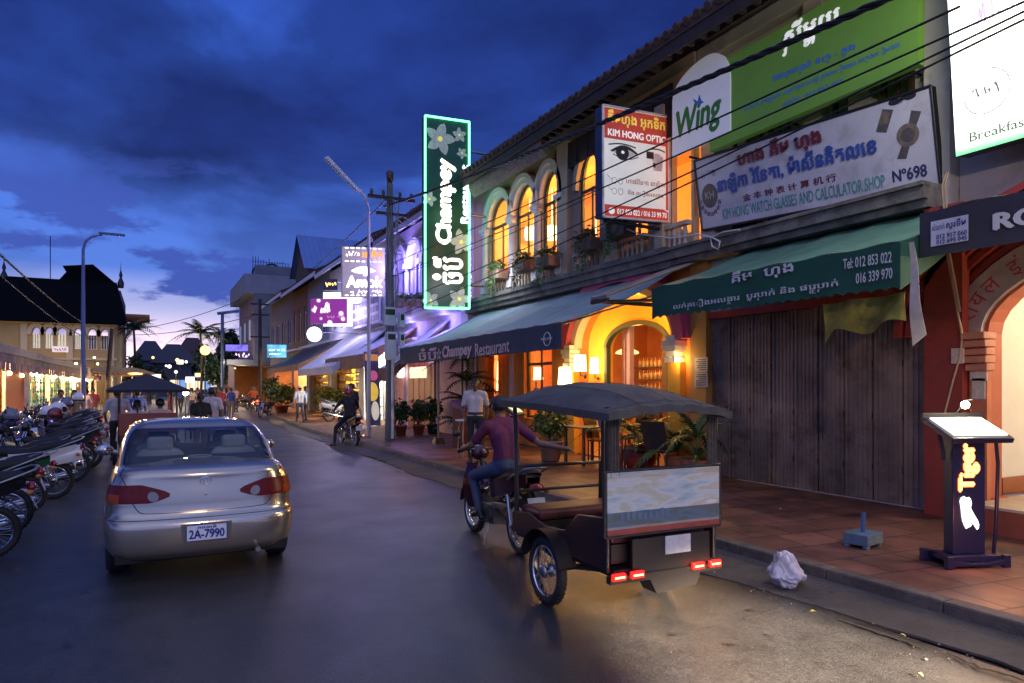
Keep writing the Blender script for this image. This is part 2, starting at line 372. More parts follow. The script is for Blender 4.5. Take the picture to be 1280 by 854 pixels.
def tile_mat():
    m = bpy.data.materials.new('red pavement tiles'); m.use_nodes = True; nt = m.node_tree; N = nt.nodes; L = nt.links; b = N['Principled BSDF']; b.inputs['Roughness'].default_value = .5
    tc = N.new('ShaderNodeTexCoord'); mp = N.new('ShaderNodeMapping'); mp.inputs['Rotation'].default_value = (0,0,R(9)); L.new(tc.outputs['Object'], mp.inputs[0])
    br = N.new('ShaderNodeTexBrick'); br.inputs['Scale'].default_value = 1.0; br.inputs['Brick Width'].default_value = .5; br.inputs['Row Height'].default_value = .5; br.inputs['Mortar Size'].default_value = .012; br.offset = 0.5
    br.inputs['Color1'].default_value = (.15,.068,.05,1); br.inputs['Color2'].default_value = (.22,.10,.07,1); br.inputs['Mortar'].default_value = (.05,.035,.03,1); L.new(mp.outputs[0], br.inputs[0])
    nz = N.new('ShaderNodeTexNoise'); nz.inputs['Scale'].default_value = 2.2; nz.inputs['Detail'].default_value = 8; L.new(tc.outputs['Object'], nz.inputs['Vector'])
    rp = N.new('ShaderNodeValToRGB'); L.new(nz.outputs[0], rp.inputs[0]); rp.color_ramp.elements[0].position = .3; rp.color_ramp.elements[0].color = (.28,.28,.30,1); rp.color_ramp.elements[1].position = .66; rp.color_ramp.elements[1].color = (1.25,1.2,1.2,1)
    mx = N.new('ShaderNodeMix'); mx.data_type = 'RGBA'; mx.blend_type = 'MULTIPLY'; mx.inputs[0].default_value = 1; L.new(br.outputs[0], mx.inputs[6]); L.new(rp.outputs[0], mx.inputs[7]); L.new(mx.outputs[2], b.inputs['Base Color'])
    bp = N.new('ShaderNodeBump'); bp.inputs['Strength'].default_value = .5; bp.inputs['Distance'].default_value = .01; bp.invert = True; L.new(br.outputs['Fac'], bp.inputs['Height']); L.new(bp.outputs[0], b.inputs['Normal'])
    return m
M_ROAD = road_mat(); M_TILE = tile_mat()
DIRT = pmat('dusty ground', (.09,.08,.07), .9, .3, 1.0, .3, 30)
def struct(o): o['kind'] = 'structure'; return o
struct(MB().quad((-600,-300,-.03),(600,-300,-.03),(600,900,-.03),(-600,900,-.03)).build('ground', DIRT))
def kx(s): return 5.2 + max(0, s-26)*.055        # the kerb drifts right as the street bends
mb = MB(); ss = [-12 + 4*i for i in range(40)]
for a, b in zip(ss, ss[1:]): mb.quad((-30,a,0),(kx(a)-.55,a,0),(kx(b)-.55,b,0),(-30,b,0))
struct(mb.build('road', M_ROAD, fix=True))
GUT = pmat('gutter concrete', (.085,.075,.066), .8, .35, 2.5, .5, 40, dirt=(.05,.045,.04), dscale=1.6)
mb = MB(); rr = random.Random(2)
ss = [-12 + .4*i for i in range(120)] + [36 + 4*i for i in range(28)]
edge = {s: kx(s)-.58 + rr.uniform(-.07,.07) + .09*math.sin(s*.9) for s in ss}
for a, b in zip(ss, ss[1:]): mb.quad((edge[a],a,.008),(kx(a)+.01,a,.055),(kx(b)+.01,b,.055),(edge[b],b,.008)); mb.quad((edge[a],a,-.01),(edge[a],a,.008),(edge[b],b,.008),(edge[b],b,-.01))
struct(mb.build('gutter', GUT, fix=True))
KERB = pmat('kerb stone', (.12,.10,.085), .8, .35, 5, .5, 50, dirt=(.06,.05,.045), dscale=3)
mb = MB(); ss = [-12 + 1.0*i for i in range(60)] + [48 + 4*i for i in range(25)]
for i, (a, b) in enumerate(zip(ss, ss[1:])):
    j = rr.uniform(-.008,.008); g = .003
    pts = [(kx(a)+j,a+g,0),(kx(a)+.17,a+g,0),(kx(b)+.17,b-g,0),(kx(b)+j,b-g,0),(kx(a)+j+.015,a+g,.145+j*.3),(kx(a)+.17,a+g,.145+j*.3),(kx(b)+.17,b-g,.145+j*.3),(kx(b)+j+.015,b-g,.145+j*.3)]
    mb.add(pts, [(0,3,2,1),(4,5,6,7),(0,1,5,4),(1,2,6,5),(2,3,7,6),(3,0,4,7)])
struct(mb.build('kerb', KERB, bevel=.015))
mb = MB(); ss = [-12 + 2*i for i in range(60)]
for a, b in zip(ss, ss[1:]): mb.quad((kx(a)+.171,a,.138),(8.75,a,.19),(8.75,b,.19),(kx(b)+.171,b,.138))
struct(mb.build('pavement', M_TILE, fix=True))
CRK = pmat('crack', (.012,.011,.010), .9)
def crack(pts, w, z):
    mb = MB()
    P = []
    for (x0,y0),(x1,y1) in zip(pts, pts[1:]):
        for k in range(6):
            t = k/6; P.append((x0+(x1-x0)*t + rr.uniform(-.018,.018), y0+(y1-y0)*t + rr.uniform(-.018,.018)))
    P.append(pts[-1]); n = len(P)
    for i in range(n-1):
        wa = w*(.3+.7*math.sin(math.pi*(i+.5)/n))*rr.uniform(.6,1.2); wb = w*(.3+.7*math.sin(math.pi*(i+1.5)/n))
        mb.quad((P[i][0]-wa,P[i][1],z),(P[i][0]+wa,P[i][1],z),(P[i+1][0]+wb,P[i+1][1],z),(P[i+1][0]-wb,P[i+1][1],z))
    return struct(mb.build('crack', CRK, fix=True))
g = lambda x, y: tuple(onZ(x, y, 0)[:2])
gz = lambda x: .0125 if x < 4.64 else .0125 + (x-4.62)*.08
crack([g(1052,778), g(1128,803), g(1155,813)], .022, .016)
crack([g(1180,818), g(1225,838), g(1285,856)], .020, .016)
# dry leaves and scraps of litter lying on the road
lm = [pmat('dry leaf', (.45,.38,.10), .7), pmat('paper scrap', (.6,.6,.58), .8)]
for (x, y, k) in ((1016,766,0),(1128,796,0),(1150,845,0),(893,717,0),(888,677,1),(906,681,1),(975,637,1)):
    p = onZ(x, y, .02 if y > 660 else .16); mb = MB()
    a0 = rr.uniform(0, 6)
    mb.sheet(lambda u, v: (p.x + (u-.5)*.045*math.cos(a0) - (v-.5)*.022*math.sin(a0)*math.sin(math.pi*max(.05,min(.95,u))), p.y + (u-.5)*.045*math.sin(a0) + (v-.5)*.022*math.cos(a0)*math.sin(math.pi*max(.05,min(.95,u))), p.z + .008 + .012*math.sin(u*3.1)), 6, 4, .001)
    o = mb.build('dry_leaf' if k == 0 else 'paper_scrap', lm[k], loc=tuple(p))
    tag(o, 'small yellowed dry leaf lying by the broken gutter' if k == 0 else 'tiny white paper scrap lying near the kerb beside the tuk-tuk', 'leaf' if k == 0 else 'litter', 'dry leaves on the road' if k == 0 else 'paper scraps by the kerb')
mb = MB()
for i in range(420):
    y = rr.uniform(.8, 14); x = kx(y) + rr.choice((-.06, -.62)) + rr.gauss(0, .12); q = rr.uniform(.004, .013)
    if x < kx(y)-.01: mb.sph((x, y, .012+max(0, x-(kx(y)-.58))*.078), (q, q*.8, q*.6), 5, 0)
o = mb.build('grit', pmat('grit', (.16,.14,.12), .9, .5, 30)); o['kind'] = 'stuff'; o['label'] = 'loose grit and small stones lying along the gutter'; o['category'] = 'grit'
# crumpled translucent plastic bag of rubbish at the gutter edge
p = onZ(984, 734, .01); BAG = pmat('bag plastic', (.86,.82,.88), .25, .10, 9, .3, 16); BAG.node_tree.nodes['Principled BSDF'].inputs['Transmission Weight'].default_value = .25
rb = random.Random(4); mb = MB()
from mathutils import noise as NZ
def bagf(u, v):
    a = u*2*math.pi; b = v*math.pi; d = Vector((math.sin(b)*math.cos(a), math.sin(b)*math.sin(a), math.cos(b)))
    k = 1 + .34*NZ.noise(d*1.6+Vector((3,1,7))) - .30*abs(NZ.noise(d*2.7+Vector((9,2,1)))) - .16*abs(NZ.noise(d*6+Vector((1,5,2))))
    w = .155*(1.08 if d.z < 0 else 1 - .45*d.z**1.5)
    return (p.x + d.x*k*w*1.05 - .07*max(0,d.z)**2, p.y + d.y*k*w, p.z + max(.004, .125 + d.z*(.125 if d.z < 0 else .20)*k))
mb.grid(bagf, 90, 44, 0)
tag(mb.build('plastic_bag', BAG, fix=True, loc=tuple(p)), 'crumpled pale translucent plastic bag lying at the gutter edge', 'bag')
# ================================================================ shared building helpers
def wall_open(mb, T, th, s0, s1, z0, z1, ops, m=0, zf=None):
    cur = s0
    for (a, b, zb, zs, zt) in sorted(ops):
        if a > cur: mb.box(T, T+th, cur, a, z0, z1, m)
        if zb > z0: mb.box(T, T+th, a, b, z0, zb, m)
        if zt <= zs + 1e-6: mb.box(T, T+th, a, b, zs, z1, m)
        else:
            n = 18; c = (a+b)/2; h = (b-a)/2
            P = [(c - h*math.cos(math.pi*i/n), zs + (zt-zs)*math.sin(math.pi*i/n)) for i in range(n+1)]
            for (sa, za), (sb, zb2) in zip(P, P[1:]):
                mb.add([(T,sa,za),(T+th,sa,za),(T+th,sb,zb2),(T,sb,zb2),(T,sa,z1),(T+th,sa,z1),(T+th,sb,z1),(T,sb,z1)], [(0,3,2,1),(4,5,6,7),(0,1,5,4),(1,2,6,5),(2,3,7,6),(3,0,4,7)], m)
        cur = b
    if cur < s1: mb.box(T, T+th, cur, s1, z0, z1, m)
def arc_band(mb, T0, T1, sc, hw, zs, rise, w0, w1, m=0, n=22, a0=0, a1=180):
    """moulding that follows an arch: from w0 to w1 beyond the opening, from T0 (street side) to T1"""
    for i in range(n):
        q = []
        for k in (i, i+1):
            a = R(a0 + (a1-a0)*k/n)
            for w in (w0, w1): q.append((sc - (hw+w)*math.cos(a), zs + (rise+w)*math.sin(a)))
        (ia, za), (oa, zoa), (ib, zb), (ob, zob) = q
        mb.add([(T0,ia,za),(T0,oa,zoa),(T0,ob,zob),(T0,ib,zb),(T1,ia,za),(T1,oa,zoa),(T1,ob,zob),(T1,ib,zb)], [(0,1,2,3),(7,6,5,4),(0,3,7,4),(1,5,6,2)] + ([(0,4,5,1)] if i == 0 else []) + ([(3,2,6,7)] if i == n-1 else []), m)
def window_leaf(parent, T, a, b, z0, zs, zt, frame, pane, bars=2, name='window', fw=.06, trans=None):
    """arched casement: frame with bars (part) and its pane (sub-part)"""
    mb = MB(); c = (a+b)/2; h = (b-a)/2 
    mb.box(T, T+.06, a, a+fw, z0, zs); mb.box(T, T+.06, b-fw, b, z0, zs); mb.box(T+.002, T+.058, a+fw, b-fw, z0, z0+fw)
    if zt > zs + .01: arc_band(mb, T, T+.06, c, h-fw, zs, zt-zs-fw, 0, fw, 0, 14)
    else: mb.box(T+.002, T+.058, a+fw, b-fw, zs-fw, zs)
    for i in range(1, bars):
        s = a + (b-a)*i/bars; mb.box(T+.012, T+.048, s-.025, s+.025, z0+fw, zs + (zt-zs)*.0)
    mb.box(T+.008, T+.052, a+fw, b-fw, (trans or zs)-.035, (trans or zs)+.035)
    f = mb.build(name, frame, parent)
    pm = MB(); n = 14
    P = [(T+.03, a+.02, z0+.02), (T+.03, b-.02, z0+.02)] + [(T+.03, c + (h-.02)*math.cos(math.pi*i/n), zs + max(0, zt-zs-.02)*math.sin(math.pi*i/n)) for i in range(n+1)]
    pm.add(P, [tuple(range(len(P)))]); pm.build('pane', pane, f)
    return f
def roof_slab(parent, s0, s1, te, ze, tr, zr, mat, th=.12, name='roof', tiles=True):
    mb = MB()
    mb.add([(te,s0,ze),(te,s1,ze),(tr,s1,zr),(tr,s0,zr),(te,s0,ze+th),(te,s1,ze+th),(tr,s1,zr+th),(tr,s0,zr+th)], [(0,3,2,1),(4,5,6,7),(0,1,5,4),(1,2,6,5),(2,3,7,6),(3,0,4,7)])
    mb.add([(tr+.002,s0,zr),(tr+.002,s1,zr),(tr+5,s1,ze),(tr+5,s0,ze),(tr+.002,s0,zr+th),(tr+.002,s1,zr+th),(tr+5,s1,ze+th),(tr+5,s0,ze+th)], [(0,3,2,1),(4,5,6,7),(0,1,5,4),(1,2,6,5),(2,3,7,6),(3,0,4,7)])
    if tiles:
        d = Vector((tr-te, 0, zr-ze)); n = int((s1-s0)/.24)
        for i in range(n):
            s = s0 + (i+.5)*(s1-s0)/n; p = Vector((te-.05, s, ze+th+.005 + random.uniform(-.012,.012)))
            mb.tube([p, p + d*.99], .075, 6, 0)
    return mb.build(name, mat, parent)
TILE = pmat('roof tiles', (.075,.045,.038), .85, .4, 2.5, .4, 30); EAVE = pmat('eave timber', (.045,.030,.025), .7, .4, 8)
DARKW = pmat('dark opening', (.008,.008,.010), .6)
CREAM = pmat('cream wall', (.55,.52,.46), .75, .15, 1.5, .15, 60, dirt=(.30,.27,.23), dscale=1.0)
# ================================================================ B: the watch shop (shuttered)
S_B0, S_B1 = sx(1168), sx(888)          # shutter bay, near and far
REDB = pmat('brick red plaster', (.30,.045,.03), .6, .25, 2, .2, 40, dirt=(.14,.03,.022), dscale=2)
bB = thing('shophouse', 'closed watch shop with folding grey shutters and cream upper floor', 'shop', (TW, (S_B0+S_B1)/2, .15))
CUT = sx(868)
mb = MB()
mb.box(TW+.25, TW+.55, S_B0-.15, CUT, 4.1, 8.0)                                     # upper wall
mb.box(TW+.02, TW+.3, S_B0-.15, CUT, 2.98, 4.2)
mb.build('wall', CREAM, bB)
mb = MB()
for s in (S_B0+.02, sx(1010), sx(1000)-.9, sx(880)): mb.box(TW+.08, TW+.25, s-.16, s+.16, 4.2, 7.6); mb.box(TW+.03, TW+.30, s-.21, s+.21, 7.0, 7.12); mb.box(TW+.05, TW+.28, s-.18, s+.18, 6.9, 6.97)
mb.each('pilaster', CREAM, bB)
mb = MB()
mb.box(TW-.02, TW+.25, S_B0-.1, CUT-.01, 6.92, 6.99); mb.box(TW+.0, TW+.25, S_B0-.1, CUT-.01, 7.06, 7.11); mb.box(TW+.04, TW+.25, S_B0-.1, CUT-.01, 7.5, 7.75)
mb.build('cornice', CREAM, bB)
for (a, b) in ((sx(1130), sx(1090)), (sx(1070), sx(1030)), (sx(975), sx(950)), (sx(940), sx(905))): window_leaf(bB, TW+.18, a, b, 4.35, 6.1, 6.1, DKWOOD, glass('dark pane', (.25,.3,.35), .05, .1), 2)
LEDGE = pmat('weathered ledge', (.20,.18,.16), .85, .5, 3, .5, 30, dirt=(.05,.045,.04), dscale=2.2)
mb = MB(); mb.box(TW-.38, TW+.0, S_B0-.1, CUT+.3, 4.02, 4.17); mb.box(TW-.30, TW-.01, S_B0-.1, CUT+.3, 3.92, 4.018); mb.box(TW-.42, TW-.02, S_B0-.1, CUT+.3, 4.172, 4.22); mb.build('ledge', LEDGE, bB)
roof_slab(bB, S_B0-4.2, CUT+.2, TW-.95, 7.5, 14, 10.8, TILE)
mb = MB()
for i in range(30): s = S_B0-4 + i*.28; mb.box(TW-.9, TW-.62, s, s+.07, 7.40 , 7.5)
mb.box(TW-.93, TW-.88, S_B0-4.2, CUT+.2, 7.30, 7.49); mb.build('rafters', EAVE, bB)
# shutters: tall folding steel leaves
SHUT = pmat('shutter steel', (.30,.225,.185), .6, .5, 1.2, .25, 25, metal=.25, dirt=(.11,.07,.052), dscale=1.6)
SHUTR = pmat('shutter edge dirt', (.028,.024,.024), .8)
n = 9; w = (S_B1-S_B0)/n
for i in range(n):
    a = S_B0 + i*w; mb = MB(); k = .012*(i % 2)
    mb.box(TW+.05+k, TW+.07+k, a+.012, a+w-.012, .19, 2.9, 0)
    mb.box(TW+.035+k, TW+.049+k, a+.014, a+.06, .19, 2.9, 0); mb.box(TW+.035+k, TW+.049+k, a+w-.06, a+w-.014, .19, 2.9, 0)
    for q in (.26,.42,.58,.74): mb.box(TW+.042+k, TW+.0495+k, a+w*q-.022, a+w*q+.022, .2, 2.88, 0)
    for z in (.6, 1.3, 2.0, 2.6): mb.box(TW+.034+k, TW+.049+k, a+w-.012, a+w+.012, z, z+.09, 1)
    mb.build('shutter_leaf', [SHUT, SHUTR], bB, bevel=.004)
mb = MB(); mb.box(TW+.09, TW+.14, S_B0, S_B1, .16, 3.0); mb.build('shutter_backing', SHUTR, bB)
mb = MB(); mb.box(TW+.0, TW+.03, S_B0+.05, S_B1-.6, .172, .196); mb.build('sill_rail', pmat('worn pale sill', (.5,.47,.42), .6), bB)
mb = MB(); mb.box(TW-.04, TW+.01, S_B0-.02, S_B1+.02, 2.90, 3.02); mb.build('lintel', REDP, bB)
# ---------------------------------------------------------------- pier between watch shop and restaurant, with notices
OCHRE = pmat('ochre plaster', (.48,.25,.06), .65, .15, 1.5, .15, 50, dirt=(.36,.17,.05), dscale=1.5)
ORANGE = pmat('orange plaster', (.62,.20,.03), .6, .15, 1.5, .1, 50)
YELLOW = pmat('yellow plaster', (.66,.34,.03), .6, .12, 1.5, .1, 50)
PINKP = pmat('pink moulding', (.60,.09,.17), .55, .12)
LILAC = pmat('lilac post', (.42,.33,.62), .5, .1)
GREENF = pmat('dark green frame', (.02,.05,.035), .45)
S_P0, S_P1 = S_B1+.0, sx(868)
S_C1 = sx(593)
bC = thing('restaurant', 'two storey yellow restaurant with white upper arches and open orange ground floor', 'restaurant', (TW, 14, .15))
# ================================================================ C: the restaurant
mb = MB()
arch = (sx(845), sx(722), .19, zy(720,436), zy(775,372)+.12)
pw = (sx(690), sx(655)); pv = (sx(645), sx(606))
mb.box(TW-.1, TW+.35, S_P0, S_P1, .15, 4.0)
mb.build('pier', OCHRE, bC)
mb = MB(); wall_open(mb, TW, .3, S_P1, S_C1, .15, 4.0, [arch, (pw[0], pw[1], .9, 2.75, 2.75), (pv[0], pv[1], .19, 2.75, 2.75)]); mb.build('ground_wall', ORANGE, bC)
ac = (arch[0]+arch[1])/2; ah = (arch[1]-arch[0])/2; ar = arch[4]-arch[3]
mb = MB(); arc_band(mb, TW-.22, TW+.002, ac, ah, arch[3], ar, .16, .42, 0); arc_band(mb, TW-.16, TW+.0, ac, ah, arch[3], ar, .42, .50, 0); mb.build('archivolt', PINKP, bC)
mb = MB(); arc_band(mb, TW-.10, TW+.1, ac, ah, arch[3], ar, -.02, .158, 0); mb.build('arch_moulding', pmat('cream moulding', (.72,.58,.42), .5, .1), bC)
for s in (arch[0]-.10, arch[1]+.10):
    mb = MB()
    for k, (dz, e) in enumerate(((0,.14),(.10,.11),(.2,.16),(.3,.19),(.4,.12))): mb.box(TW-.16-e*.6, TW-.002, s-e, s+e, arch[3]-.42+dz, arch[3]-.33+dz)
    mb.build('capital', WHITEP, bC)
    mb = MB(); mb.box(TW-.14, TW-.003, s-.16, s+.16, .15, arch[3]-.42); mb.build('pilaster', YELLOW, bC)
# inner room shell
mb = MB(); TI = TW+6.5
mb.box(TI, TI+.1, S_P0, S_C1, .15, 4.0); mb.box(TW+.3, TI, S_P0-.05, S_P0+.05, .15, 4.0); mb.box(TW+.3, TI, S_C1-.1, S_C1, .15, 4.0)
mb.build('inner_wall', pmat('terracotta wall', (.42,.13,.05), .6, .25, 1.5), bC)
mb = MB(); mb.box(TW+.3, TI, S_P0, S_C1, 3.9, 4.0); mb.build('ceiling', pmat('warm ceiling', (.6,.38,.1), .6), bC)
mb = MB(); mb.box(TW-.05, TI, S_P0, S_C1, .14, .22); mb.build('floor', pmat('restaurant floor', (.16,.07,.04), .35, .3), bC)
# yellow vault and second wall inside the arch, with its own arch of dark green
TI2 = TW+2.4
ia, ib = sx(838, TI2), sx(757, TI2)
mb = MB(); zs2 = onT(800, 432, TI2).z; zt2 = onT(800, 418, TI2).z+.35
wall_open(mb, TI2, .25, S_P0, sx(700,TI2), .2, 3.9, [(ia, ib, .9, zs2, zt2)]); mb.build('second_wall', YELLOW, bC)
mb = MB(); arc_band(mb, TI2-.06, TI2+.1, (ia+ib)/2, (ib-ia)/2, zs2, zt2-zs2, -.10, .02); mb.box(TI2-.05, TI2+.08, ia, ia+.12, .9, zs2); mb.box(TI2-.05, TI2+.08, ib-.12, ib, .9, zs2); mb.build('arch_frame', GREENF, bC)
mb = MB(); mb.box(TI2-.3, TI2-.02, sx(836,TI2)-.55, sx(836,TI2)-.1, .2, 2.9); mb.build('timber_post', DKWOOD, bC)
mb = MB()
for x in (781, 787): s = sx(x, TI2+.6); mb.box(TI2+.55, TI2+.7, s-.07, s+.07, .2, 3.6)
for x in (600, 645): s = sx(x, TW+.1); mb.box(TW-.06, TW-.004, s-.09, s+.09, .15, 2.9)
mb.each('lilac_post', LILAC, bC)
mb = MB(); s = sx(757, TI2+2); mb.box(TI2+2, TI2+2.06, s, s+.12, .5, 2.7); mb.build('light_strip', emat('warm strip', (1,.8,.5), 6), bC)
# bar shelf with bottles inside
mb = MB(); bs0, bs1 = sx(835, TI2+3), sx(795, TI2+3)
mb.box(TI2+2.7, TI2+3.2, bs0, bs1, .2, 1.25, 0)
for z in (1.5, 1.9, 2.3): mb.box(TI2+2.9, TI2+3.2, bs0, bs1, z, z+.04, 0)
for z in (1.54, 1.94, 2.34):
    for k in range(14): s = bs0+.1+k*(bs1-bs0-.2)/14; mb.lathe([(.0,0),(.035,0),(.035,.18),(.012,.23),(.012,.30),(0,.30)], (TI2+3.0, s, z), n=8, m=1+k % 2)
mb.build('bar_shelf', [DKWOOD, pmat('amber bottle', (.35,.12,.02), .15), pmat('pale bottle', (.5,.4,.25), .15)], bC)
# upper floor
A3 = [(sx(640), sx(613)), (sx(671), sx(645)), (sx(702), sx(678))]
ZB, ZSp, ZTp = 4.62, 6.28, 6.98
MUS = pmat('mustard upper wall', (.50,.40,.27), .65, .18, 1.5, .15, 50)
ops = [(a, b, ZB, ZSp, ZTp) for a, b in A3] + [(sx(752), sx(724), ZB, ZSp-.1, ZTp+.05), (sx(810), sx(782), ZB, ZSp-.1, ZTp+.05), (sx(864), sx(840), ZB-.1, 6.9, 6.9)]
mb = MB(); wall_open(mb, TW+.0, .13, CUT+.01, S_C1, 4.0, 7.75, ops); mb.build('upper_wall', MUS, bC)
WST = pmat('white stucco', (.72,.72,.72), .6, .12, 3, .1, 40, dirt=(.5,.47,.43), dscale=1.5)
mb = MB()
for a, b in A3: arc_band(mb, TW-.10, TW+.0, (a+b)/2, (b-a)/2, ZSp, ZTp-ZSp, .0, .14); arc_band(mb, TW-.16, TW-.002, (a+b)/2, (b-a)/2, ZSp, ZTp-ZSp, .14, .25)
mb.each('arch_hood', WST, bC)
a, b = ops[3][:2]; mb = MB(); arc_band(mb, TW-.10, TW+.0, (a+b)/2, (b-a)/2, ZSp-.1, .75, .0, .15); mb.build('arch_hood', MUS, bC)
for s in (A3[0][1]+.18, (A3[0][0]+A3[1][1])/2, (A3[1][0]+A3[2][1])/2, A3[2][0]-.1):
    mb = MB()
    mb.cyl((TW-.06,s,ZB+.1),(TW-.06,s,ZSp-.2),.105,.09,16); mb.box(TW-.18,TW-.001,s-.14,s+.14,ZB-.25,ZB+.1); mb.box(TW-.16,TW-.001,s-.14,s+.14,ZSp-.2,ZSp-.12); mb.box(TW-.20,TW-.001,s-.18,s+.18,ZSp-.118,ZSp-.02)
    mb.build('column', WST, bC, bevel=.012)
mb = MB(); s0, s1 = sx(716), sx(703); mb.box(TW-.16, TW-.001, s0, s1, 4.2, 7.4); mb.box(TW-.14, TW-.001, sx(760)-.5, sx(756), 4.2, 7.0); mb.box(TW-.2, TW-.001, sx(838), sx(828), 4.2, 7.0); mb.each('upper_pier', MUS, bC)
VRW = glass('upper pane', (.95,.93,.9), .05, .02)
for i, (a, b) in enumerate([o_[:2] for o_ in ops[:5]]):
    window_leaf(bC, TW+.05, a+.01, b-.01, ZB, ops[i][3], ops[i][4]-.01, GREENF, VRW, 2, trans=ops[i][3]-.05)
# upper room lit inside (orange walls, lilac sparkle curtain)
mb = MB(); TU = TW+3.5
mb.box(TU, TU+.1, S_P0, S_C1, 4.25, 7.6); mb.box(TW+.28, TU, S_C1-.1, S_C1, 4.25, 7.6); mb.box(TW+.28, TU, S_P0, S_P0+.1, 4.25, 7.6); mb.box(TW+.28, TU, S_P0, S_C1, 7.45, 7.6)
mb.build('upper_room', pmat('orange room', (.75,.36,.10), .6, .1), bC)
mb = MB(); mb.box(TW+.28, TU, S_P0, S_C1, 4.2, 4.249); mb.build('upper_floor', DKWOOD, bC)
def sparkle(name, base, dot, st, sc=26):
    m = bpy.data.materials.new(name); m.use_nodes = True; nt = m.node_tree; N = nt.nodes; L = nt.links; b = N['Principled BSDF']; b.inputs['Base Color'].default_value = (*base, 1)
    tc = N.new('ShaderNodeTexCoord'); v = N.new('ShaderNodeTexVoronoi'); v.inputs['Scale'].default_value = sc; L.new(tc.outputs['Object'], v.inputs['Vector'])
    rp = N.new('ShaderNodeValToRGB'); L.new(v.outputs['Distance'], rp.inputs[0]); rp.color_ramp.elements[0].position = .22; rp.color_ramp.elements[0].color = (*dot, 1); rp.color_ramp.elements[1].position = .34; rp.color_ramp.elements[1].color = (*[c*.22 for c in base], 1)
    L.new(rp.outputs[0], b.inputs['Emission Color']); b.inputs['Emission Strength'].default_value = st; return m
LEDC = sparkle('purple fairy lights', (.30,.12,.85), (1,.85,1), 2.2, 15)
mb = MB(); mb.box(TU-.3, TU-.25, sx(716,TU), S_C1-.3, 4.3, 5.6); mb.build('light_curtain', LEDC, bC)
for (x, y) in ((745,330), (637,295), (662,300), (690,300)):
    p = onT(x, y, TW+1.6); mb = MB(); mb.lathe([(.0,.42),(.13,.40),(.16,.2),(.13,.0),(0,-.01)], p, n=14); mb.cyl(p+Vector((0,0,.4)), (p.x,p.y,7.44), .01); mb.build('lantern', emat('paper lantern', (1,.72,.34), 5), bC)
for s in (11.2, 15.2, 17.4): lamp('upper_room_light', (TW+1.5, s, 6.3), 210, (1,.50,.13), .15)
lamp('arch_uplight', (TW-.9, 15.9, 4.7), 34, (.85,.85,1), .15)
# balustrade, ledge
mb = MB(); mb.box(TW-.42, TW-.001, CUT+.31, S_C1, 4.16, 4.26); mb.box(TW-.36, TW-.001, CUT+.31, S_C1, 4.02, 4.158); mb.box(TW-.30, TW-.001, CUT+.31, S_C1, 3.9, 4.018); mb.build('ledge', LEDGE, bC)
mb = MB()
for a, b in [o_[:2] for o_ in ops]:
    k = int((b-a)/.17)
    for i in range(k+1): s = a+.05+i*(b-a-.1)/max(1,k); mb.lathe([(.03,0),(.05,.06),(.03,.14),(.055,.26),(.03,.36),(.04,.4)], (TW-.10, s, 4.26), n=8)
    mb.box(TW-.16, TW-.04, a-.05, b+.05, 4.645, 4.72)
    mb.build('balustrade', pmat('stone balusters', (.45,.40,.33), .7, .3), bC); mb = MB()
roof_slab(bC, CUT+.21, S_C1+.1, TW-.95, 7.5, 14, 10.8, TILE)
mb = MB()
for i in range(34): s = CUT+.3 + i*.28; mb.box(TW-.9, TW-.5, s, s+.07, 7.38, 7.48)
mb.box(TW-.93, TW-.88, CUT+.21, S_C1+.1, 7.30, 7.49); mb.build('rafters', EAVE, bC)
# dark slatted blinds under the eave, and one rolled up
BLIND = pmat('bamboo blind', (.045,.030,.028), .7, .5, 14)
for (x0, x1, y0, y1) in ((694,752,150,196),(752,842,100,150)):
    Tb_ = TW-.12; a, b = sx(x1, Tb_), sx(x0, Tb_); mb = MB(); zt = 7.35; zb = 6.35 if x0 > 700 else 6.75
    k = int((zt-zb)/.045)
    for i in range(k): z = zb+i*.045; mb.box(Tb_-.01 , Tb_+.01, a+.02, b-.02, z, z+.036)
    for i in range(5): s = a+.1+i*(b-a-.2)/4; mb.box(Tb_-.025, Tb_-.012, s-.008, s+.008, zb, zt)
    o = mb.build('bamboo_blind', BLIND, loc=(Tb_,(a+b)/2,zb)); tag(o, 'dark slatted bamboo blind hanging under the eave %s the red optician sign' % ('to the left of' if x0 < 700 else 'directly above'), 'blind', 'blinds under the restaurant eave')
a, b = sx(692, TW-.5), sx(600, TW-.5); mb = MB()
def rollf(u, v):
    an = R(-70 + 200*v); rr_ = .29 + .012*math.sin(u*160); return (TW-.58 - rr_*math.cos(an)*.8, a+(b-a)*u, 7.27 + rr_*math.sin(an))
mb.sheet(rollf, 80, 12, .03)
tag(mb.build('rolled_blind', pmat('faded reed blind', (.22,.16,.15), .8, .4, 10), loc=(TW-.6,(a+b)/2,6.7)), 'faded ribbed reed blind rolled up above the three white arches', 'blind', 'blinds under the restaurant eave')
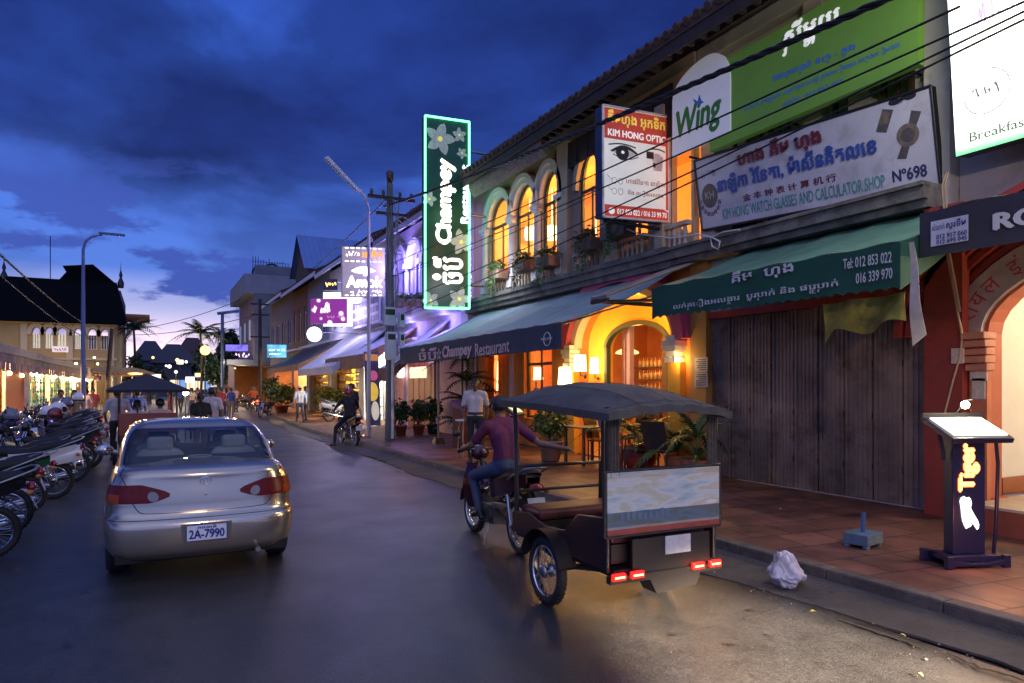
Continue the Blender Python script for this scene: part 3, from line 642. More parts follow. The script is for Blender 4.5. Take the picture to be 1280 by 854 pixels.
# lights inside the restaurant's ground floor
for (t, s, z, e) in ((TW+1.2, 10.6, 3.2, 120), (TW+1.2, 12.6, 3.2, 110), (TW+4.6, 11.5, 2.8, 80), (TW+1.5, 15.2, 2.6, 130), (TW+1.2, 17.6, 2.8, 150), (TW+4.4, 16.5, 2.6, 70)):
    lamp('dining_room_light', (t, s, z), e, (1,.53,.15), .12)
SHADE = emat('lamp shade glow', (1,.66,.26), 7); 
def sconce(x, y, T, w, h, label, table=False):
    p = onT(x, y, T); t = thing('table_lamp' if table else 'wall_lamp', label, 'lamp', tuple(p), 0, 'lamps of the restaurant')
    mb = MB(); mb.lathe([(w*.38,-h/2),(w*.5,-h/2),(w*.42,h/2),(w*.3,h/2)], p, n=16); mb.build('shade', SHADE, t)
    mb = MB()
    if table: mb.lathe([(.0,-h*1.4),(.09,-h*1.4),(.09,-h*1.3),(.03,-h*1.1),(.04,-h*.8),(.015,-h*.5)], p, n=12)
    else: mb.tube([p-Vector((0,0,h*.45)), p+Vector((.02,0,-h*.75)), p+Vector((.12,0,-h*.8))], .012, 6); mb.lathe([(0,0),(.05,0),(.05,.02),(0,.02)], p+Vector((.12,0,-h*.8)), (1,0,0), 10)
    mb.build('bracket', BLACK, t); return p
sconce(725, 454, TW-.25, .30, .36, 'glowing wall lamp on the yellow pilaster at the left of the big arch')
sconce(743, 457, TI2-.2, .26, .44, 'tall glowing wall lamp inside the arch, nearest the left green frame')
sconce(707, 470, TW-.2, .36, .40, 'round glowing lamp just left of the arch pilaster')
sconce(845, 456, TW+.3, .28, .36, 'glowing wall lamp on the right side of the arch, with a black wall plate')
sconce(858, 455, TI2-.4, .30, .34, 'smaller glowing wall lamp deep inside at the right end of the arch')
sconce(670, 467, TW+1.5, .44, .36, 'table lamp with a glowing shade behind the restaurant window', True)
sconce(628, 470, TW+.9, .40, .9, 'tall yellow glowing floor lantern behind the waiter')
lamp('sconce_glow', onT(725,450,TW-.5), 22, (1,.6,.2), .1); lamp('sconce_glow', onT(845,450,TW-.2), 22, (1,.6,.2), .1)
p = onT(784, 443, TI2+1.2); mb = MB(); mb.lathe([(0,.2),(.10,.19),(.32,.08),(.34,.02),(.1,-.02),(.14,-.12),(0,-.14)], p, n=18); mb.cyl(p+Vector((0,0,.2)), (p.x,p.y,3.88), .008)
tag(mb.build('pendant_lamp', emat('pendant glow', (1,.45,.15), 2.2), loc=tuple(p)), 'flower shaped red pendant lamp hanging over the restaurant bar', 'lamp', 'lamps of the restaurant')
# folding doors / orange panels on the far bay
mb = MB(); s0, s1 = pv
for i in range(4): a = s0 + (s1-s0)*i/4; mb.box(TW+.4+.02*(i%2), TW+.45+.02*(i%2), a+.01, a+(s1-s0)/4-.01, .2, 2.74); mb.box(TW+.38+.02*(i%2), TW+.399+.02*(i%2), a+.08, a+(s1-s0)/4-.08, .5, 2.5)
mb.build('folding_door', pmat('orange door', (.66,.24,.04), .5, .15), bC)
window_leaf(bC, TW+.1, pw[0]+.01, pw[1]-.01, .92, 2.74, 2.74, DKWOOD, glass('restaurant pane', (.97,.95,.9), .03, .02), 2, trans=2.3)
# notices on the pier
for k, (x0, x1, y0, y1) in enumerate(((869,885,447,465),(869,885,466,484))):
    a, b = sx(x1, TW-.1), sx(x0, TW-.1); z1, z0 = zy(877,y0,TW-.1), zy(877,y1,TW-.1)
    mb = MB(); mb.box(TW-.112, TW-.102, a, b, z0, z1); o = mb.build('notice', pmat('notice paper', (.55,.5,.45), .5), loc=(TW-.105,(a+b)/2,z0)); tag(o, ('upper' if k == 0 else 'lower') + ' framed paper notice on the ochre pier beside the shutters', 'notice', 'notices on the ochre pier')
    pl = (Vector((TW-.112, b, z0)), Vector((0,-1,0)), Vector((0,0,1)), Vector((-1,0,0)))
    mb = MB()
    for r_ in range(6): mb.box(TW-.116, TW-.113, a+.03, b-.03-random.random()*.1, z0+.03+r_*(z1-z0)/7, z0+.045+r_*(z1-z0)/7)
    mb.build('text_lines', BLACK, o)
# ================================================================ A: the Indian restaurant on the right edge
bA = thing('shophouse', 'dark red shop front with arched doorway, white lit room inside', 'restaurant', (TW, 2, .15))
pA0, pA1 = sx(1247)-.0, S_B0-.02
mb = MB(); mb.box(TW-.25, TW+.3, pA0+.25, pA1, .15, 3.9); mb.build('red_pier', REDB, bA)
mb = MB(); wall_open(mb, TW-.05, .3, -1.5, pA0+.25, .15, 3.9, [(1.2, pA0+.08, .45, 2.35, 3.15)]); mb.build('arch_wall', pmat('terracotta red', (.45,.12,.06), .55, .15), bA)
RSG = pmat('red corrugation', (.30,.04,.03), .5)
mb = MB(); ac2 = (1.2+pA0+.08)/2; ah2 = (pA0+.08-1.2)/2
for k in range(5): arc_band(mb, TW-.10-.05*k, TW-.05, ac2, ah2, 2.35, .8, .42+.12*k, .50+.12*k, 0, 24, 90, 180)
for k in range(5): arc_band(mb, TW-.10-.05*k, TW-.05, ac2, ah2, 2.35, .8, .42+.12*k, .50+.12*k, 0, 24, 0, 90)
mb.build('arch_ribs', RSG, bA)
mb = MB(); arc_band(mb, TW-.12, TW-.051, ac2, ah2, 2.35, .8, .04, .40); mb.build('arch_sign', pmat('grey arch sign', (.42,.36,.36), .6), bA)
DV = pmat('red letters', (.50,.03,.03), .5)
pl = (Vector((TW-.122, 0, 0)), Vector((0,-1,0)), Vector((0,0,1)), Vector((-1,0,0)))
RIGHT = Vector((0,-1,0))
def arc_text(txt, a_from, a_to, h):
    L_ = layout(txt); tot = sum(glyph(c)[2] for c, *_ in L_ if unicodedata.category(c) != 'Mn'); 
    mb = MB()
    for gi, (ch, gx, gy, sc) in enumerate(L_):
        g = glyph(ch); f = (gx + g[2]/2)/tot; an = R(a_from + (a_to-a_from)*f)
        # angle measured from the far springing (180) towards the near one
        rad = .13; cu = ac2 - (ah2+rad)*math.cos(an); cz = 2.35 + (.8+rad)*math.sin(an)
        tx = Vector((0, -math.sin(an)*(ah2), -math.cos(an)*.8*-1)).normalized(); tx = Vector((0, (ah2+rad)*math.sin(an)*-1, -(.8+rad)*math.cos(an))).normalized()
        ty = Vector((1,0,0)).cross(tx) ; ty = ty if ty.z > 0 else -ty
        vs = [Vector((TW-.124-.0004*(gi%4), cu, cz)) + tx*((x-g[2]/2)*h) + ty*(y*h) for x, y in g[0]]
        mb.add(vs, g[1])
    return mb.build('lettering', DV, bA)
arc_text('रॉयल इंडियन', 172, 100, .25)
mb = MB()
for k, (dz, e) in enumerate(((0,.10),(.09,.14),(.18,.11),(.27,.16),(.36,.19))): mb.box(TW-.12-e, TW-.052, pA0+.02-e*.2, pA0+.24, 1.92+dz, 2.0+dz)
mb.build('capital', pmat('terracotta capital', (.55,.22,.13), .5), bA, bevel=.012)
mb = MB(); mb.box(TW-.14, TW-.052, pA0+.04, pA0+.23, .2, 1.92); mb.build('pilaster', pmat('terracotta pilaster', (.52,.17,.08), .5), bA)
LWALL = pmat('ivory room wall', (.80,.74,.60), .6, .06)
mb = MB(); mb.box(TW+3.2, TW+3.3, -1.5, pA0+1, .4, 3.6); mb.box(TW+.25, TW+3.2, pA0+.1, pA0+.2, .4, 3.6); mb.box(TW+.25, TW+3.2, -1.5, pA0+.1, 3.3, 3.4); mb.build('room', LWALL, bA)
mb = MB(); mb.box(TW-.75, TW+3.2, -1.5, pA0-.1, .15, .44); mb.build('step', pmat('step side', (.36,.10,.05), .4), bA)
mb = MB(); mb.box(TW-.76, TW+3.2, -1.5, pA0-.09, .441, .47); mb.build('step_tiles', pmat('cream floor tiles', (.62,.52,.36), .25, .15), bA)
mb = MB(); mb.box(TW+.252, TW+3.2, pA0+.07, pA0+.098, .47, .66); mb.build('skirting', pmat('brown skirting', (.32,.09,.03), .4), bA)
mb = MB(); p = onT(1277, 388, TW+1.0); mb.sph((pA0+0,0,0), .01); 
mb = MB(); c = Vector((TW+1.3, pA0+.07, 2.55)); mb.sph(c, (.16,.05,.26), 20); mb.sph(c+Vector((0,-.04,0)), (.04,.05,.09)); mb.sph(c+Vector((-.06,-.03,.07)), (.03,.03,.015)); mb.sph(c+Vector((.06,-.03,.07)), (.03,.03,.015)); mb.torus(c+Vector((0,0,.22)), (0,1,0), .09, .025, 20, 8)
tag(mb.build('wall_mask', pmat('gilded mask', (.7,.35,.06), .35, .4, 18, .4, 30, metal=.6), loc=tuple(c)), 'golden ornamental mask hanging on the white lit wall of the doorway', 'mask')
lamp('doorway_light', (TW+1.6, 2.6, 3.1), 170, (1,.86,.62), .15); lamp('doorway_spill', (TW-.35, 1.6, 3.0), 70, (1,.66,.40), .15)
for (x, y, w, h, m, lb) in ((1224,461,.09,.14,(.55,.5,.42),'cream paper notice stuck on the red pilaster beside the lit doorway'), (1224,486,.07,.12,(.45,.48,.5),'small grey card on the red pilaster below the cream notice'), (1198,445,.07,.09,(.6,.5,.45),'small pale switch box on the red pier under the wires')):
    p = onT(x, y, TW-.27 if x < 1210 else TW-.14); mb = MB(); mb.box(p.x-.02, p.x-.002, p.y-w, p.y+w, p.z-h, p.z+h); tag(mb.build('notice' if x > 1210 else 'switch_box', pmat('card %d' % x, m, .6, .2, 20), loc=tuple(p)), lb, 'notice' if x > 1210 else 'box')
upA = MB(); upA.box(TW+.25, TW+.55, -3, S_B0-.16, 3.9, 7.75); upA.build('upper_wall', CREAM, bA)
# ================================================================ D: lilac lit building behind the green sign
S_D1 = sx(492)
LIL = pmat('lilac plaster', (.52,.48,.62), .6, .15, 1.5, .1, 50); WLIL = pmat('white lilac stucco', (.68,.66,.74), .55, .1)
bD = thing('shophouse', 'two storey building bathed in violet light with white upper arches', 'shop', (TW, (S_C1+S_D1)/2, .15))
ops = []; n = 4; wv = (S_D1-S_C1-1.4)/n
for i in range(n): a = S_C1+.9+i*wv; ops.append((a+.25, a+wv-.15, 4.8, 6.3, 6.95))
gd = (sx(545), sx(512), .19, 2.7, 2.7)
mb = MB(); wall_open(mb, TW, .3, S_C1+.01, S_D1, .15, 7.7, [(a, b, c, d, e) for a, b, c, d, e in ops if True]) ; 
# the ground floor opening is a recess with a door set in front of the wall
mb.build('wall', LIL, bD)
mb = MB()
for a, b, c, d, e in ops: arc_band(mb, TW-.2, TW-.001, (a+b)/2, (b-a)/2, d, e-d, 0, .2); mb.box(TW-.26, TW-.002, a-.3, a+.02, d-.2, d); mb.box(TW-.26, TW-.002, b-.02, b+.16, d-.2, d)
for a, b, c, d, e in ops: mb.cyl((TW-.12,a-.14,4.9),(TW-.12,a-.14,6.1),.10,.09,12)
mb.each('arch_hood', WLIL, bD)
for a, b, c, d, e in ops: window_leaf(bD, TW+.1, a+.01, b-.01, c, d, e-.01, WLIL, glass('violet pane', (.6,.55,.8), .05, .1), 3)
mb = MB(); mb.box(TW-.40, TW-.001, S_C1+.02, S_D1, 4.2, 4.3); mb.box(TW-.32, TW-.002, S_C1+.02, S_D1, 4.05, 4.198); mb.box(TW-.2, TW-.002, S_C1+.02, S_D1, 3.4, 3.5); mb.build('ledge', WLIL, bD)
mb = MB(); mb.box(TW-.22, TW-.003, S_C1+.02, S_C1+.5, .15, 3.38); mb.box(TW-.22, TW-.003, S_C1+.02, S_C1+.5, 3.52, 7.5); mb.box(TW-.22, TW-.003, S_D1-.4, S_D1, .15, 3.38); mb.each('pilaster', WLIL, bD)
mb = MB(); mb.box(TW-.06, TW-.001, S_C1+.5, sx(549), .15, 3.39); mb.box(TW-.06, TW-.001, sx(507), S_D1-.4, .15, 3.39); mb.each('pink_panel', pmat('pale pink plaster', (.6,.34,.34), .6), bD)
mb = MB()
for i in range(9): a = gd[0]+i*(gd[1]-gd[0])/9; mb.box(TW-.06-.012*(i%2), TW-.002, a+.01, a+(gd[1]-gd[0])/9-.005, .2, 2.7)
mb.build('panel_door', pmat('maroon door', (.22,.02,.035), .4), bD)
mb = MB(); c0, c1 = (gd[0]+gd[1])/2-.7, (gd[0]+gd[1])/2+1.0
mb.box(TW-.12, TW-.08, c0, c1, 2.02, 2.42); o = mb.build('menu_board', lmat('lit menu board', (.75,.68,.42), 1.0, .5, 9, .6), loc=(TW-.1,(c0+c1)/2,2.02)); tag(o, 'small lit cream board on the maroon door behind the pole', 'sign')
roof_slab(bD, S_C1+.11, S_D1, TW-.85, 7.45, 14, 10.6, TILE, tiles=True)
mb = MB(); mb.box(TW-.86, TW-.8, S_C1+.11, S_D1, 7.25, 7.44); mb.build('eave_board', pmat('lilac eave board', (.45,.4,.55), .5), bD)
# sparkling string-light panel next to the white arches
p0 = sx(606); p1 = sx(590); mb = MB(); mb.box(TW-.42, TW-.36, p0+.15, p1+.1, 4.3, 7.0)
tag(mb.build('light_curtain', LEDC, loc=(TW-.4,(p0+p1)/2,4.3)), 'curtain of violet fairy lights on the corner beside the first white arch', 'light curtain')
for (t, s, z, e) in ((TW-.45, 20.4, 3.85, 9), (TW-.45, 23.6, 3.85, 9), (TW-.6, 20.5, 6.2, 60), (TW-.6, 24, 6.2, 60)): lamp('violet_wash', (t, s, z), e*3.2, (.30,.24,1), .2)
lamp('pink_porch_light', (TW-.8, 23.5, 2.7), 18, (1,.5,.6), .08)
pw_ = onT(501, 464, TW-.2); mb = MB(); mb.box(pw_.x-.1, pw_.x+.1, pw_.y-.12, pw_.y+.12, pw_.z-.16, pw_.z+.12, 0); mb.lathe([(.05,-.26),(.16,-.2),(.12,-.16)], pw_, n=12, m=0); mb.box(pw_.x-.104, pw_.x-.1, pw_.y-.07, pw_.y+.07, pw_.z-.1, pw_.z+.06, 1)
tag(mb.build('wall_lantern', [emat('porch lantern', (1,.75,.6), 3), BLACK], loc=tuple(pw_)), 'white wall lantern glowing on the pink wall right of the pole', 'lamp')
# ================================================================ E, F: shops further along
def far_shop(name, label, s0, s1, wall, ze, floors=2, nwin=3, shop=(1,.75,.4), e=60, T=TW, wz=(4.7,6.4), frame=WLIL, arch=.0, goods=True):
    b = thing(name, label, 'shop', (T, (s0+s1)/2, .15)); w = (s1-s0)/nwin
    ops = [(s0+w*i+w*.24, s0+w*i+w*.76, wz[0], wz[1], wz[1]+arch) for i in range(nwin)]
    mb = MB(); wall_open(mb, T, .3, s0, s1, 3.4, ze, ops); mb.box(T, T+.3, s0, s0+.4, .15, 3.4); mb.box(T, T+.3, s1-.4, s1, .15, 3.4); mb.box(T+.3, T+6, s0, s0+.2, .15, ze); mb.build('wall', wall, b)
    for a, bb, c, d, z in ops: window_leaf(b, T+.08, a+.01, bb-.01, c, d, z-.0, frame, glass('far pane', (.35,.38,.5), .05, .15), 2)
    mb = MB(); mb.box(T+3.5, T+3.6, s0, s1, .15, 3.4); mb.box(T+.3, T+3.5, s1-.1, s1-.0, .15, 3.4); mb.box(T+.3,T+3.5,s0+.21,s1-.1,3.3,3.4); mb.build('shop_interior', pmat(label[:20]+' inside', tuple(.75*c for c in shop), .6, .3, 1.5), b)
    roof_slab(b, s0, s1, T-.8, ze-.15, T+5, ze+2.6, TILE, tiles=False)
    mb = MB(); mb.box(T-.82, T-.76, s0, s1, ze-.36, ze-.16); mb.box(T-.12, T-.001, s0, s1, 4.1, 4.25); mb.each('eave_board', frame, b)
    for k in range(2): mb = MB(); sc_ = s0+(s1-s0)*(.3+.4*k); mb.tube([(T+.9,sc_-.5,3.1),(T+.9,sc_+.5,3.1)], .03, 6); mb.build('tube_light', emat('shop tube %.2f' % shop[2], tuple(.3+.7*c for c in shop), 7), b)
    lamp('shop_light', (T+1.4, (s0+s1)/2, 2.9), e*3.4, shop, .15)
    return b
WL = pmat('blue white wall', (.62,.62,.66), .6, .2, 1.5)
bE1 = far_shop('shophouse', 'white shop front with panelled balcony behind the lit fish board', sx(490)+.02, sx(452), WL, 7.9, shop=(1,.95,.85), e=260)
bE2 = far_shop('shophouse', 'shop with yellow lit souvenir racks, behind the pink leaning sign', sx(452)+.02, sx(412), WL, 7.9, shop=(1,.66,.2), e=340, arch=.35)
bE3 = far_shop('shophouse', 'narrow shop with tall upper window between white and orange fronts', sx(412)+.02, sx(385), pmat('slate wall', (.30,.30,.38), .7, .2), 8.1, nwin=2, shop=(1,.6,.15), e=300)
bF1 = far_shop('shophouse', 'orange walled shop front with twin narrow arched windows', sx(385)+.02, sx(366), pmat('orange far wall', (.24,.09,.04), .7, .2), 8.1, nwin=3, shop=(1,.7,.35), e=160, arch=.4)
bF2 = far_shop('shophouse', 'dusty pink long shop front with grey windows under a dark eave', sx(366)+.02, sx(338), pmat('dusty pink wall', (.20,.14,.15), .7, .25), 8.3, nwin=4, shop=(1,.5,.2), e=120)
# panelled balcony front on E1
mb = MB(); a, b = sx(490)+.1, sx(454)
mb.box(TW-.5, TW-.44, a, b, 4.3, 5.5, 0)
for i in range(9):
    for k in range(3): s = a+.15+i*(b-a-.2)/9; mb.box(TW-.515, TW-.501, s, s+(b-a)/9-.12, 4.42+k*.36, 4.66+k*.36, 1)
mb.box(TW-.44, TW-.001, a, b, 4.27, 4.35, 0); mb.build('balcony', [LIL, pmat('dark inset', (.12,.11,.2), .6)], bE1)
lamp('cold_wash', (TW-1.0, 30, 5.0), 170, (.52,.45,1), .3); lamp('cold_wash', (TW-1.0, 35, 5.2), 110, (.65,.6,1), .3)
# goods racks standing in the lit shops
for (x0, x1, lb, cols) in ((418,442,'rack of bright yellow and orange boxed souvenirs in the lit shop', ((.8,.45,.05),(.7,.2,.05),(.8,.7,.3))), (446,470,'pale blue and white display rack in the brightest shop front', ((.3,.7,.8),(.8,.8,.8),(.7,.5,.4))), (396,412,'rack of golden packets beside the shop with the round lamp', ((.8,.5,.08),(.8,.65,.2),(.5,.2,.05)))):
    a, b = sx(x1, TW+.5), sx(x0, TW+.5); t = thing('display_rack', lb, 'shop rack', (TW+.6, (a+b)/2, .15)); mb = MB()
    for z in (.4,.8,1.2,1.6,2.0,2.4): mb.box(TW+.4, TW+.9, a, b, z-.03, z)
    for s in (a, (a+b)/2, b): mb.box(TW+.85, TW+.9, s-.03, s+.03, .15, 2.6)
    mb.build('shelf', DKWOOD, t); mb = MB(); rg = random.Random(x0)
    for z in (.4,.8,1.2,1.6,2.0,2.4):
        s = a+.05
        while s < b-.15: w = rg.uniform(.12,.28); mb.box(TW+.42, TW+.42+rg.uniform(.1,.3), s, min(b, s+w*.9), z+.003, z+rg.uniform(.15,.33), rg.randrange(3)); s += w
    o = mb.build('goods', [pmat('goods %.2f %.2f %.2f' % c, c, .45, .3, 9) for c in cols], t); o['kind'] = 'stuff'
# G: pale concrete corner building with roof parapet
PGM = pmat('pale pink wall', (.24,.16,.17), .75, .25, .6, dirt=(.3,.2,.2), dscale=.5); GCON = pmat('blue grey concrete', (.15,.155,.18), .8, .3, .7, dirt=(.16,.17,.2), dscale=.6)
gs0, gs1 = 68.8, sx(299); bG = thing('corner_building', 'pale three storey concrete corner building with flat overhanging parapet', 'building', (TW, 75, 0))
mb = MB(); mb.box(TW+.01, TW+10, gs0, gs1, 4.2, 11.2); mb.build('wall', PGM, bG)
mb = MB(); mb.box(TW-.9, TW+10, gs0-.3, gs1+.5, 10.5, 12.3); mb.build('parapet', pmat('pale parapet', (.24,.23,.27), .7, .2, .6), bG)
mb = MB(); mb.box(TW, TW+11, gs0-.25, gs0-.01, 4.0, 13.2); mb.box(TW+7, TW+14, gs0+.1, gs0+6, 11, 13.0); mb.build('end_wall', GCON, bG)
mb = MB(); mb.box(TW-2.4, TW+10, gs0, gs1, 3.7, 4.2); mb.build('porch_roof', GCON, bG)
for i in range(3): s = gs0+2.5+i*4; window_leaf(bG, TW-.06, s, s+1.2, 6.2, 8.2, 8.2, WLIL, emat('cold window', (.4,.55,.9), .35), 2)
for s in (gs0+1, gs0+7, gs1-1): mb = MB(); mb.box(TW-2.2, TW-1.7, s-.25, s+.25, 0, 3.7); mb.build('porch_column', PGM, bG)
mb = MB(); mb.box(TW+2, TW+2.2, gs0, gs1, 0, 3.7); mb.box(TW-.5, TW+1.99, gs1-.4, gs1-.1, 0, 3.69); mb.build('shop_back', pmat('orange porch wall', (.5,.2,.06), .6), bG); lamp('porch_light', (TW-.8, gs0+3, 3.2), 120, (1,.55,.2), .2); lamp('porch_bulb', (TW-2.0, gs0-1.2, 3.9), 120, (1,.9,.75), .1)
for k, (x, y) in enumerate(((326,342),(340,340))):
    p = onS(x, y, gs0+1); mb = MB(); mb.torus(p, (0,1,0), .75, .10, 22, 6); mb.cyl((p.x,p.y,p.z-.7),(p.x,p.y,12.0),.05); tag(mb.build('satellite_dish', BLACK, loc=tuple(p)), ('left' if k == 0 else 'right') + ' dark round dish frame on the flat roof of the corner building', 'dish', 'dishes on the corner building')
mb = MB()
for i in range(14): p = onS(316+i*3.4, 330, gs0+2); mb.cyl((p.x,p.y,12.2),(p.x,p.y,14.2+random.uniform(-.3,.3)),.03,None,5)
for z in (13.2, 13.9): a, b = onS(316,330,gs0+2), onS(362,330,gs0+2); mb.cyl((a.x,a.y,z),(b.x,b.y,z),.025,None,5)
tag(mb.build('roof_fence', BLACK, loc=(a.x,a.y,12.2)), 'thin dark mesh fence on the roof of the corner building', 'fence')
# house with the blue metal roof rising behind
bh = thing('gable_house', 'gabled house with blue corrugated metal roof rising behind the shop fronts', 'house', (12, 52, 0))
mb = MB(); y0, y1 = 51.5, 56.5; t0, t1 = TW+1.6, TW+7; zr = 13.2; zw = 10.6
mb.box(t0, t1, y0, y1, 8, zw); mb.add([(t0,y0,zw),(t0,y1,zw),(t0,(y0+y1)/2,zr)], [(0,1,2)]); mb.build('wall', pmat('brown gable', (.10,.06,.05), .8), bh)
BLUER = pmat('blue metal roof', (.12,.20,.42), .4, .15, 1, metal=.2)
mb = MB()
for sgn in (0, 1):
    ya = y0-.5 if sgn == 0 else y1+.5; ym = (y0+y1)/2
    for i in range(30):
        ta, tb = t0-.4+i*.2, t0-.4+(i+1)*.2; dz = .05*(i % 2)
        mb.quad((ta,ya,zw-.3+dz),(tb,ya,zw-.3+.05-dz),(tb,ym,zr+.1+.05-dz),(ta,ym,zr+.1+dz))
mb.build('roof', BLUER, bh)
# ================================================================ awnings
def awning(label, s0, s1, te, zt, zb, ta, za, top, valm=None, group='shop awnings', scallop=0, sag=.06, name='awning', bars=True, both=True, zt1=None, zb1=None):
    """sheet from the wall line (ta,za) to the front edge (te,zt) with a hanging valance to zb"""
    t = thing(name, label, 'awning', (te, (s0+s1)/2, zb), 0, group)
    zt1 = zt if zt1 is None else zt1; zb1 = zb if zb1 is None else zb1
    def fn(u, v):
        s = s0+(s1-s0)*u; z_e = zt+(zt1-zt)*u
        return (te+(ta-te)*v, s, z_e+(za-z_e)*v - sag*math.sin(math.pi*v)*(1+.3*math.sin(u*(s1-s0)*3.1)) + .012*math.sin(u*(s1-s0)*9+v*2))
    mb = MB(); mb.sheet(fn, 48, 10, .012); mb.build('canopy', top, t)
    if valm:
        def vn(u, v):
            s = s0+(s1-s0)*u; a = zt+(zt1-zt)*u; b = zb+(zb1-zb)*u
            if scallop: b += .035*abs(math.sin(u*(s1-s0)*math.pi/scallop))
            return (te-.006+.012*math.sin(u*(s1-s0)*7)*v, s, a+(b-a)*v)
        mb = MB(); mb.sheet(vn, 140, 4, .006); mb.build('valance', valm, t)
        if both:
            for s, z_e, z_b in ((s0, zt, zb), (s1, zt1, zb1))[0 if both is True else 1:]:
                mb = MB(); mb.sheet(lambda u, v: (te+(ta-te)*u*.98, s, (z_e+(za-z_e)*u) - sag*math.sin(math.pi*u) + ((z_b-z_e)*(1-u*.9))*v - .004), 10, 2, .006); mb.build('side_flap', valm, t)
    if bars:
        mb = MB(); mb.tube([(te+.03,s0,zt-.03),(te+.03,s1,zt1-.03)], .022, 8)
        for s, z_e in ((s0+.1, zt), ((s0+s1)/2, (zt+zt1)/2), (s1-.1, zt1)): mb.tube([(te+.03,s,z_e-.03),(ta,s,za-.35)], .018, 8)
        mb.build('frame', STEEL, t)
    return t
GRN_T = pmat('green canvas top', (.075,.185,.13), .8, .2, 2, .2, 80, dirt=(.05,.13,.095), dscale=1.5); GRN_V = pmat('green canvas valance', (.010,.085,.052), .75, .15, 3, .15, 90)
P = lambda x, y, t: onT(x, y, t)
ga, gb = P(1125,335,6.7), P(815,372,6.7)
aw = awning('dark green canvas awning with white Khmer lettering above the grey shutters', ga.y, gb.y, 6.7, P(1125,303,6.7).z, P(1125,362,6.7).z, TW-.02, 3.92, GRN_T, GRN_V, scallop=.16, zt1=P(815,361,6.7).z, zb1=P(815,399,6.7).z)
LET_W = pmat('white letters', (.70,.72,.70), .6, .1)
def plane_T(T, s_left, z0): return (Vector((T, s_left, z0)), Vector((0,-1,0)), Vector((0,0,1)), Vector((-1,0,0)))
def slant_plane(T, sL, zL, sR, zR):
    o = Vector((T, sL, zL)); U = Vector((0, sR-sL, zR-zL)).normalized(); N_ = Vector((-1,0,0)); return (o, U, Vector((0,0,1)), N_), Vector((0, sR-sL, zR-zL)).length
TG = 6.7-.045
def put(text, T, xL, yL, xR, yR, hpx, mat, parent, bold=.0, **k):
    """text whose lower edge runs from pixel (xL,yL) to (xR,yR) on the plane at T; hpx = cap height at its left end in the photograph"""
    a, b = onT(xL, yL, T), onT(xR, yR, T); h = onT(xL, yL-hpx, T).z - a.z
    pl, w = slant_plane(T, a.y, a.z, b.y, b.z); return lettering(text, pl, (0, w, 0, h), mat, parent, bold, **k)
put('គឹម  ហុង', TG, 915, 358, 992, 343, 18, LET_W, aw, .02)
put('លក់គ្រឿងអលង្ការ  ប្តូរប្រាក់ និង ផេ្ញរប្រាក់', TG, 842, 391, 1048, 363, 12, LET_W, aw, .015)
put('Tel: 012 853 022', TG, 1054, 337, 1115, 328, 13, LET_W, aw, .02)
put('016 339 970', TG, 1070, 355, 1116, 348, 13, LET_W, aw, .02)
# torn olive sheet hanging below the green awning and the pale loose strip at its end
OLIVE = pmat('olive tarpaulin', (.30,.27,.04), .6, .45, 4, .4, 14, dirt=(.08,.075,.02), dscale=3)
a, b = P(1135,395,6.95), P(1028,400,6.95)
def tornf(u, v):
    s = b.y+(a.y-b.y)*u; zt = 2.70+.02*u; zb = 2.34 + .06*u + .05*math.sin(u*9) - .10*max(0, .12-u)*8
    return (6.95+.05*math.sin(u*11+v*2)+.05*v*math.sin(u*5), s, zt+(zb-zt)*v)
mb = MB(); mb.sheet(tornf, 30, 12, .006); tag(mb.build('torn_tarpaulin', OLIVE, loc=(6.95,a.y,2.2)), 'torn olive plastic sheet hanging from the right end of the green awning', 'tarpaulin')
mb = MB(); q = P(1130,300,6.55); mb.sheet(lambda u, v: (6.6+.02*math.sin(v*7), q.y-.02-.03*v-.09*u*(.5+v), 3.16-1.02*v*(1-.1*u)), 4, 12, .005)
tag(mb.build('loose_strip', pmat('pale canvas strip', (.55,.50,.42), .8, .3), loc=(6.6,q.y,2.1)), 'pale loose canvas strip dangling at the right end of the green awning', 'canvas strip')
# blue grey awning of the restaurant
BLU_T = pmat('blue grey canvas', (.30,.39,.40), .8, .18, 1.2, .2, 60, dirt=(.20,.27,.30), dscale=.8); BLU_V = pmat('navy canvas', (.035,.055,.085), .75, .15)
T6 = 6.05; fa, fb = onT(702,420,T6), onT(500,440,T6)
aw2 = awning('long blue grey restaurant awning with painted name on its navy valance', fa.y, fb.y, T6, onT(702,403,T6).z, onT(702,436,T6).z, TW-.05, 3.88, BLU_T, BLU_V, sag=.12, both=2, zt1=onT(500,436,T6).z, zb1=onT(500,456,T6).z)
LET_P = pmat('faded pink letters', (.62,.45,.45), .6, .2)
TB = T6-.03
put('ចំប៉ី', TB, 523, 451, 546, 450, 15, LET_P, aw2, .02)
put('Champey', TB, 553, 452, 590, 448, 19, LET_P, aw2, .045, slant=.1)
put('Restaurant', TB, 594, 446, 637, 440, 16, LET_P, aw2, .02)
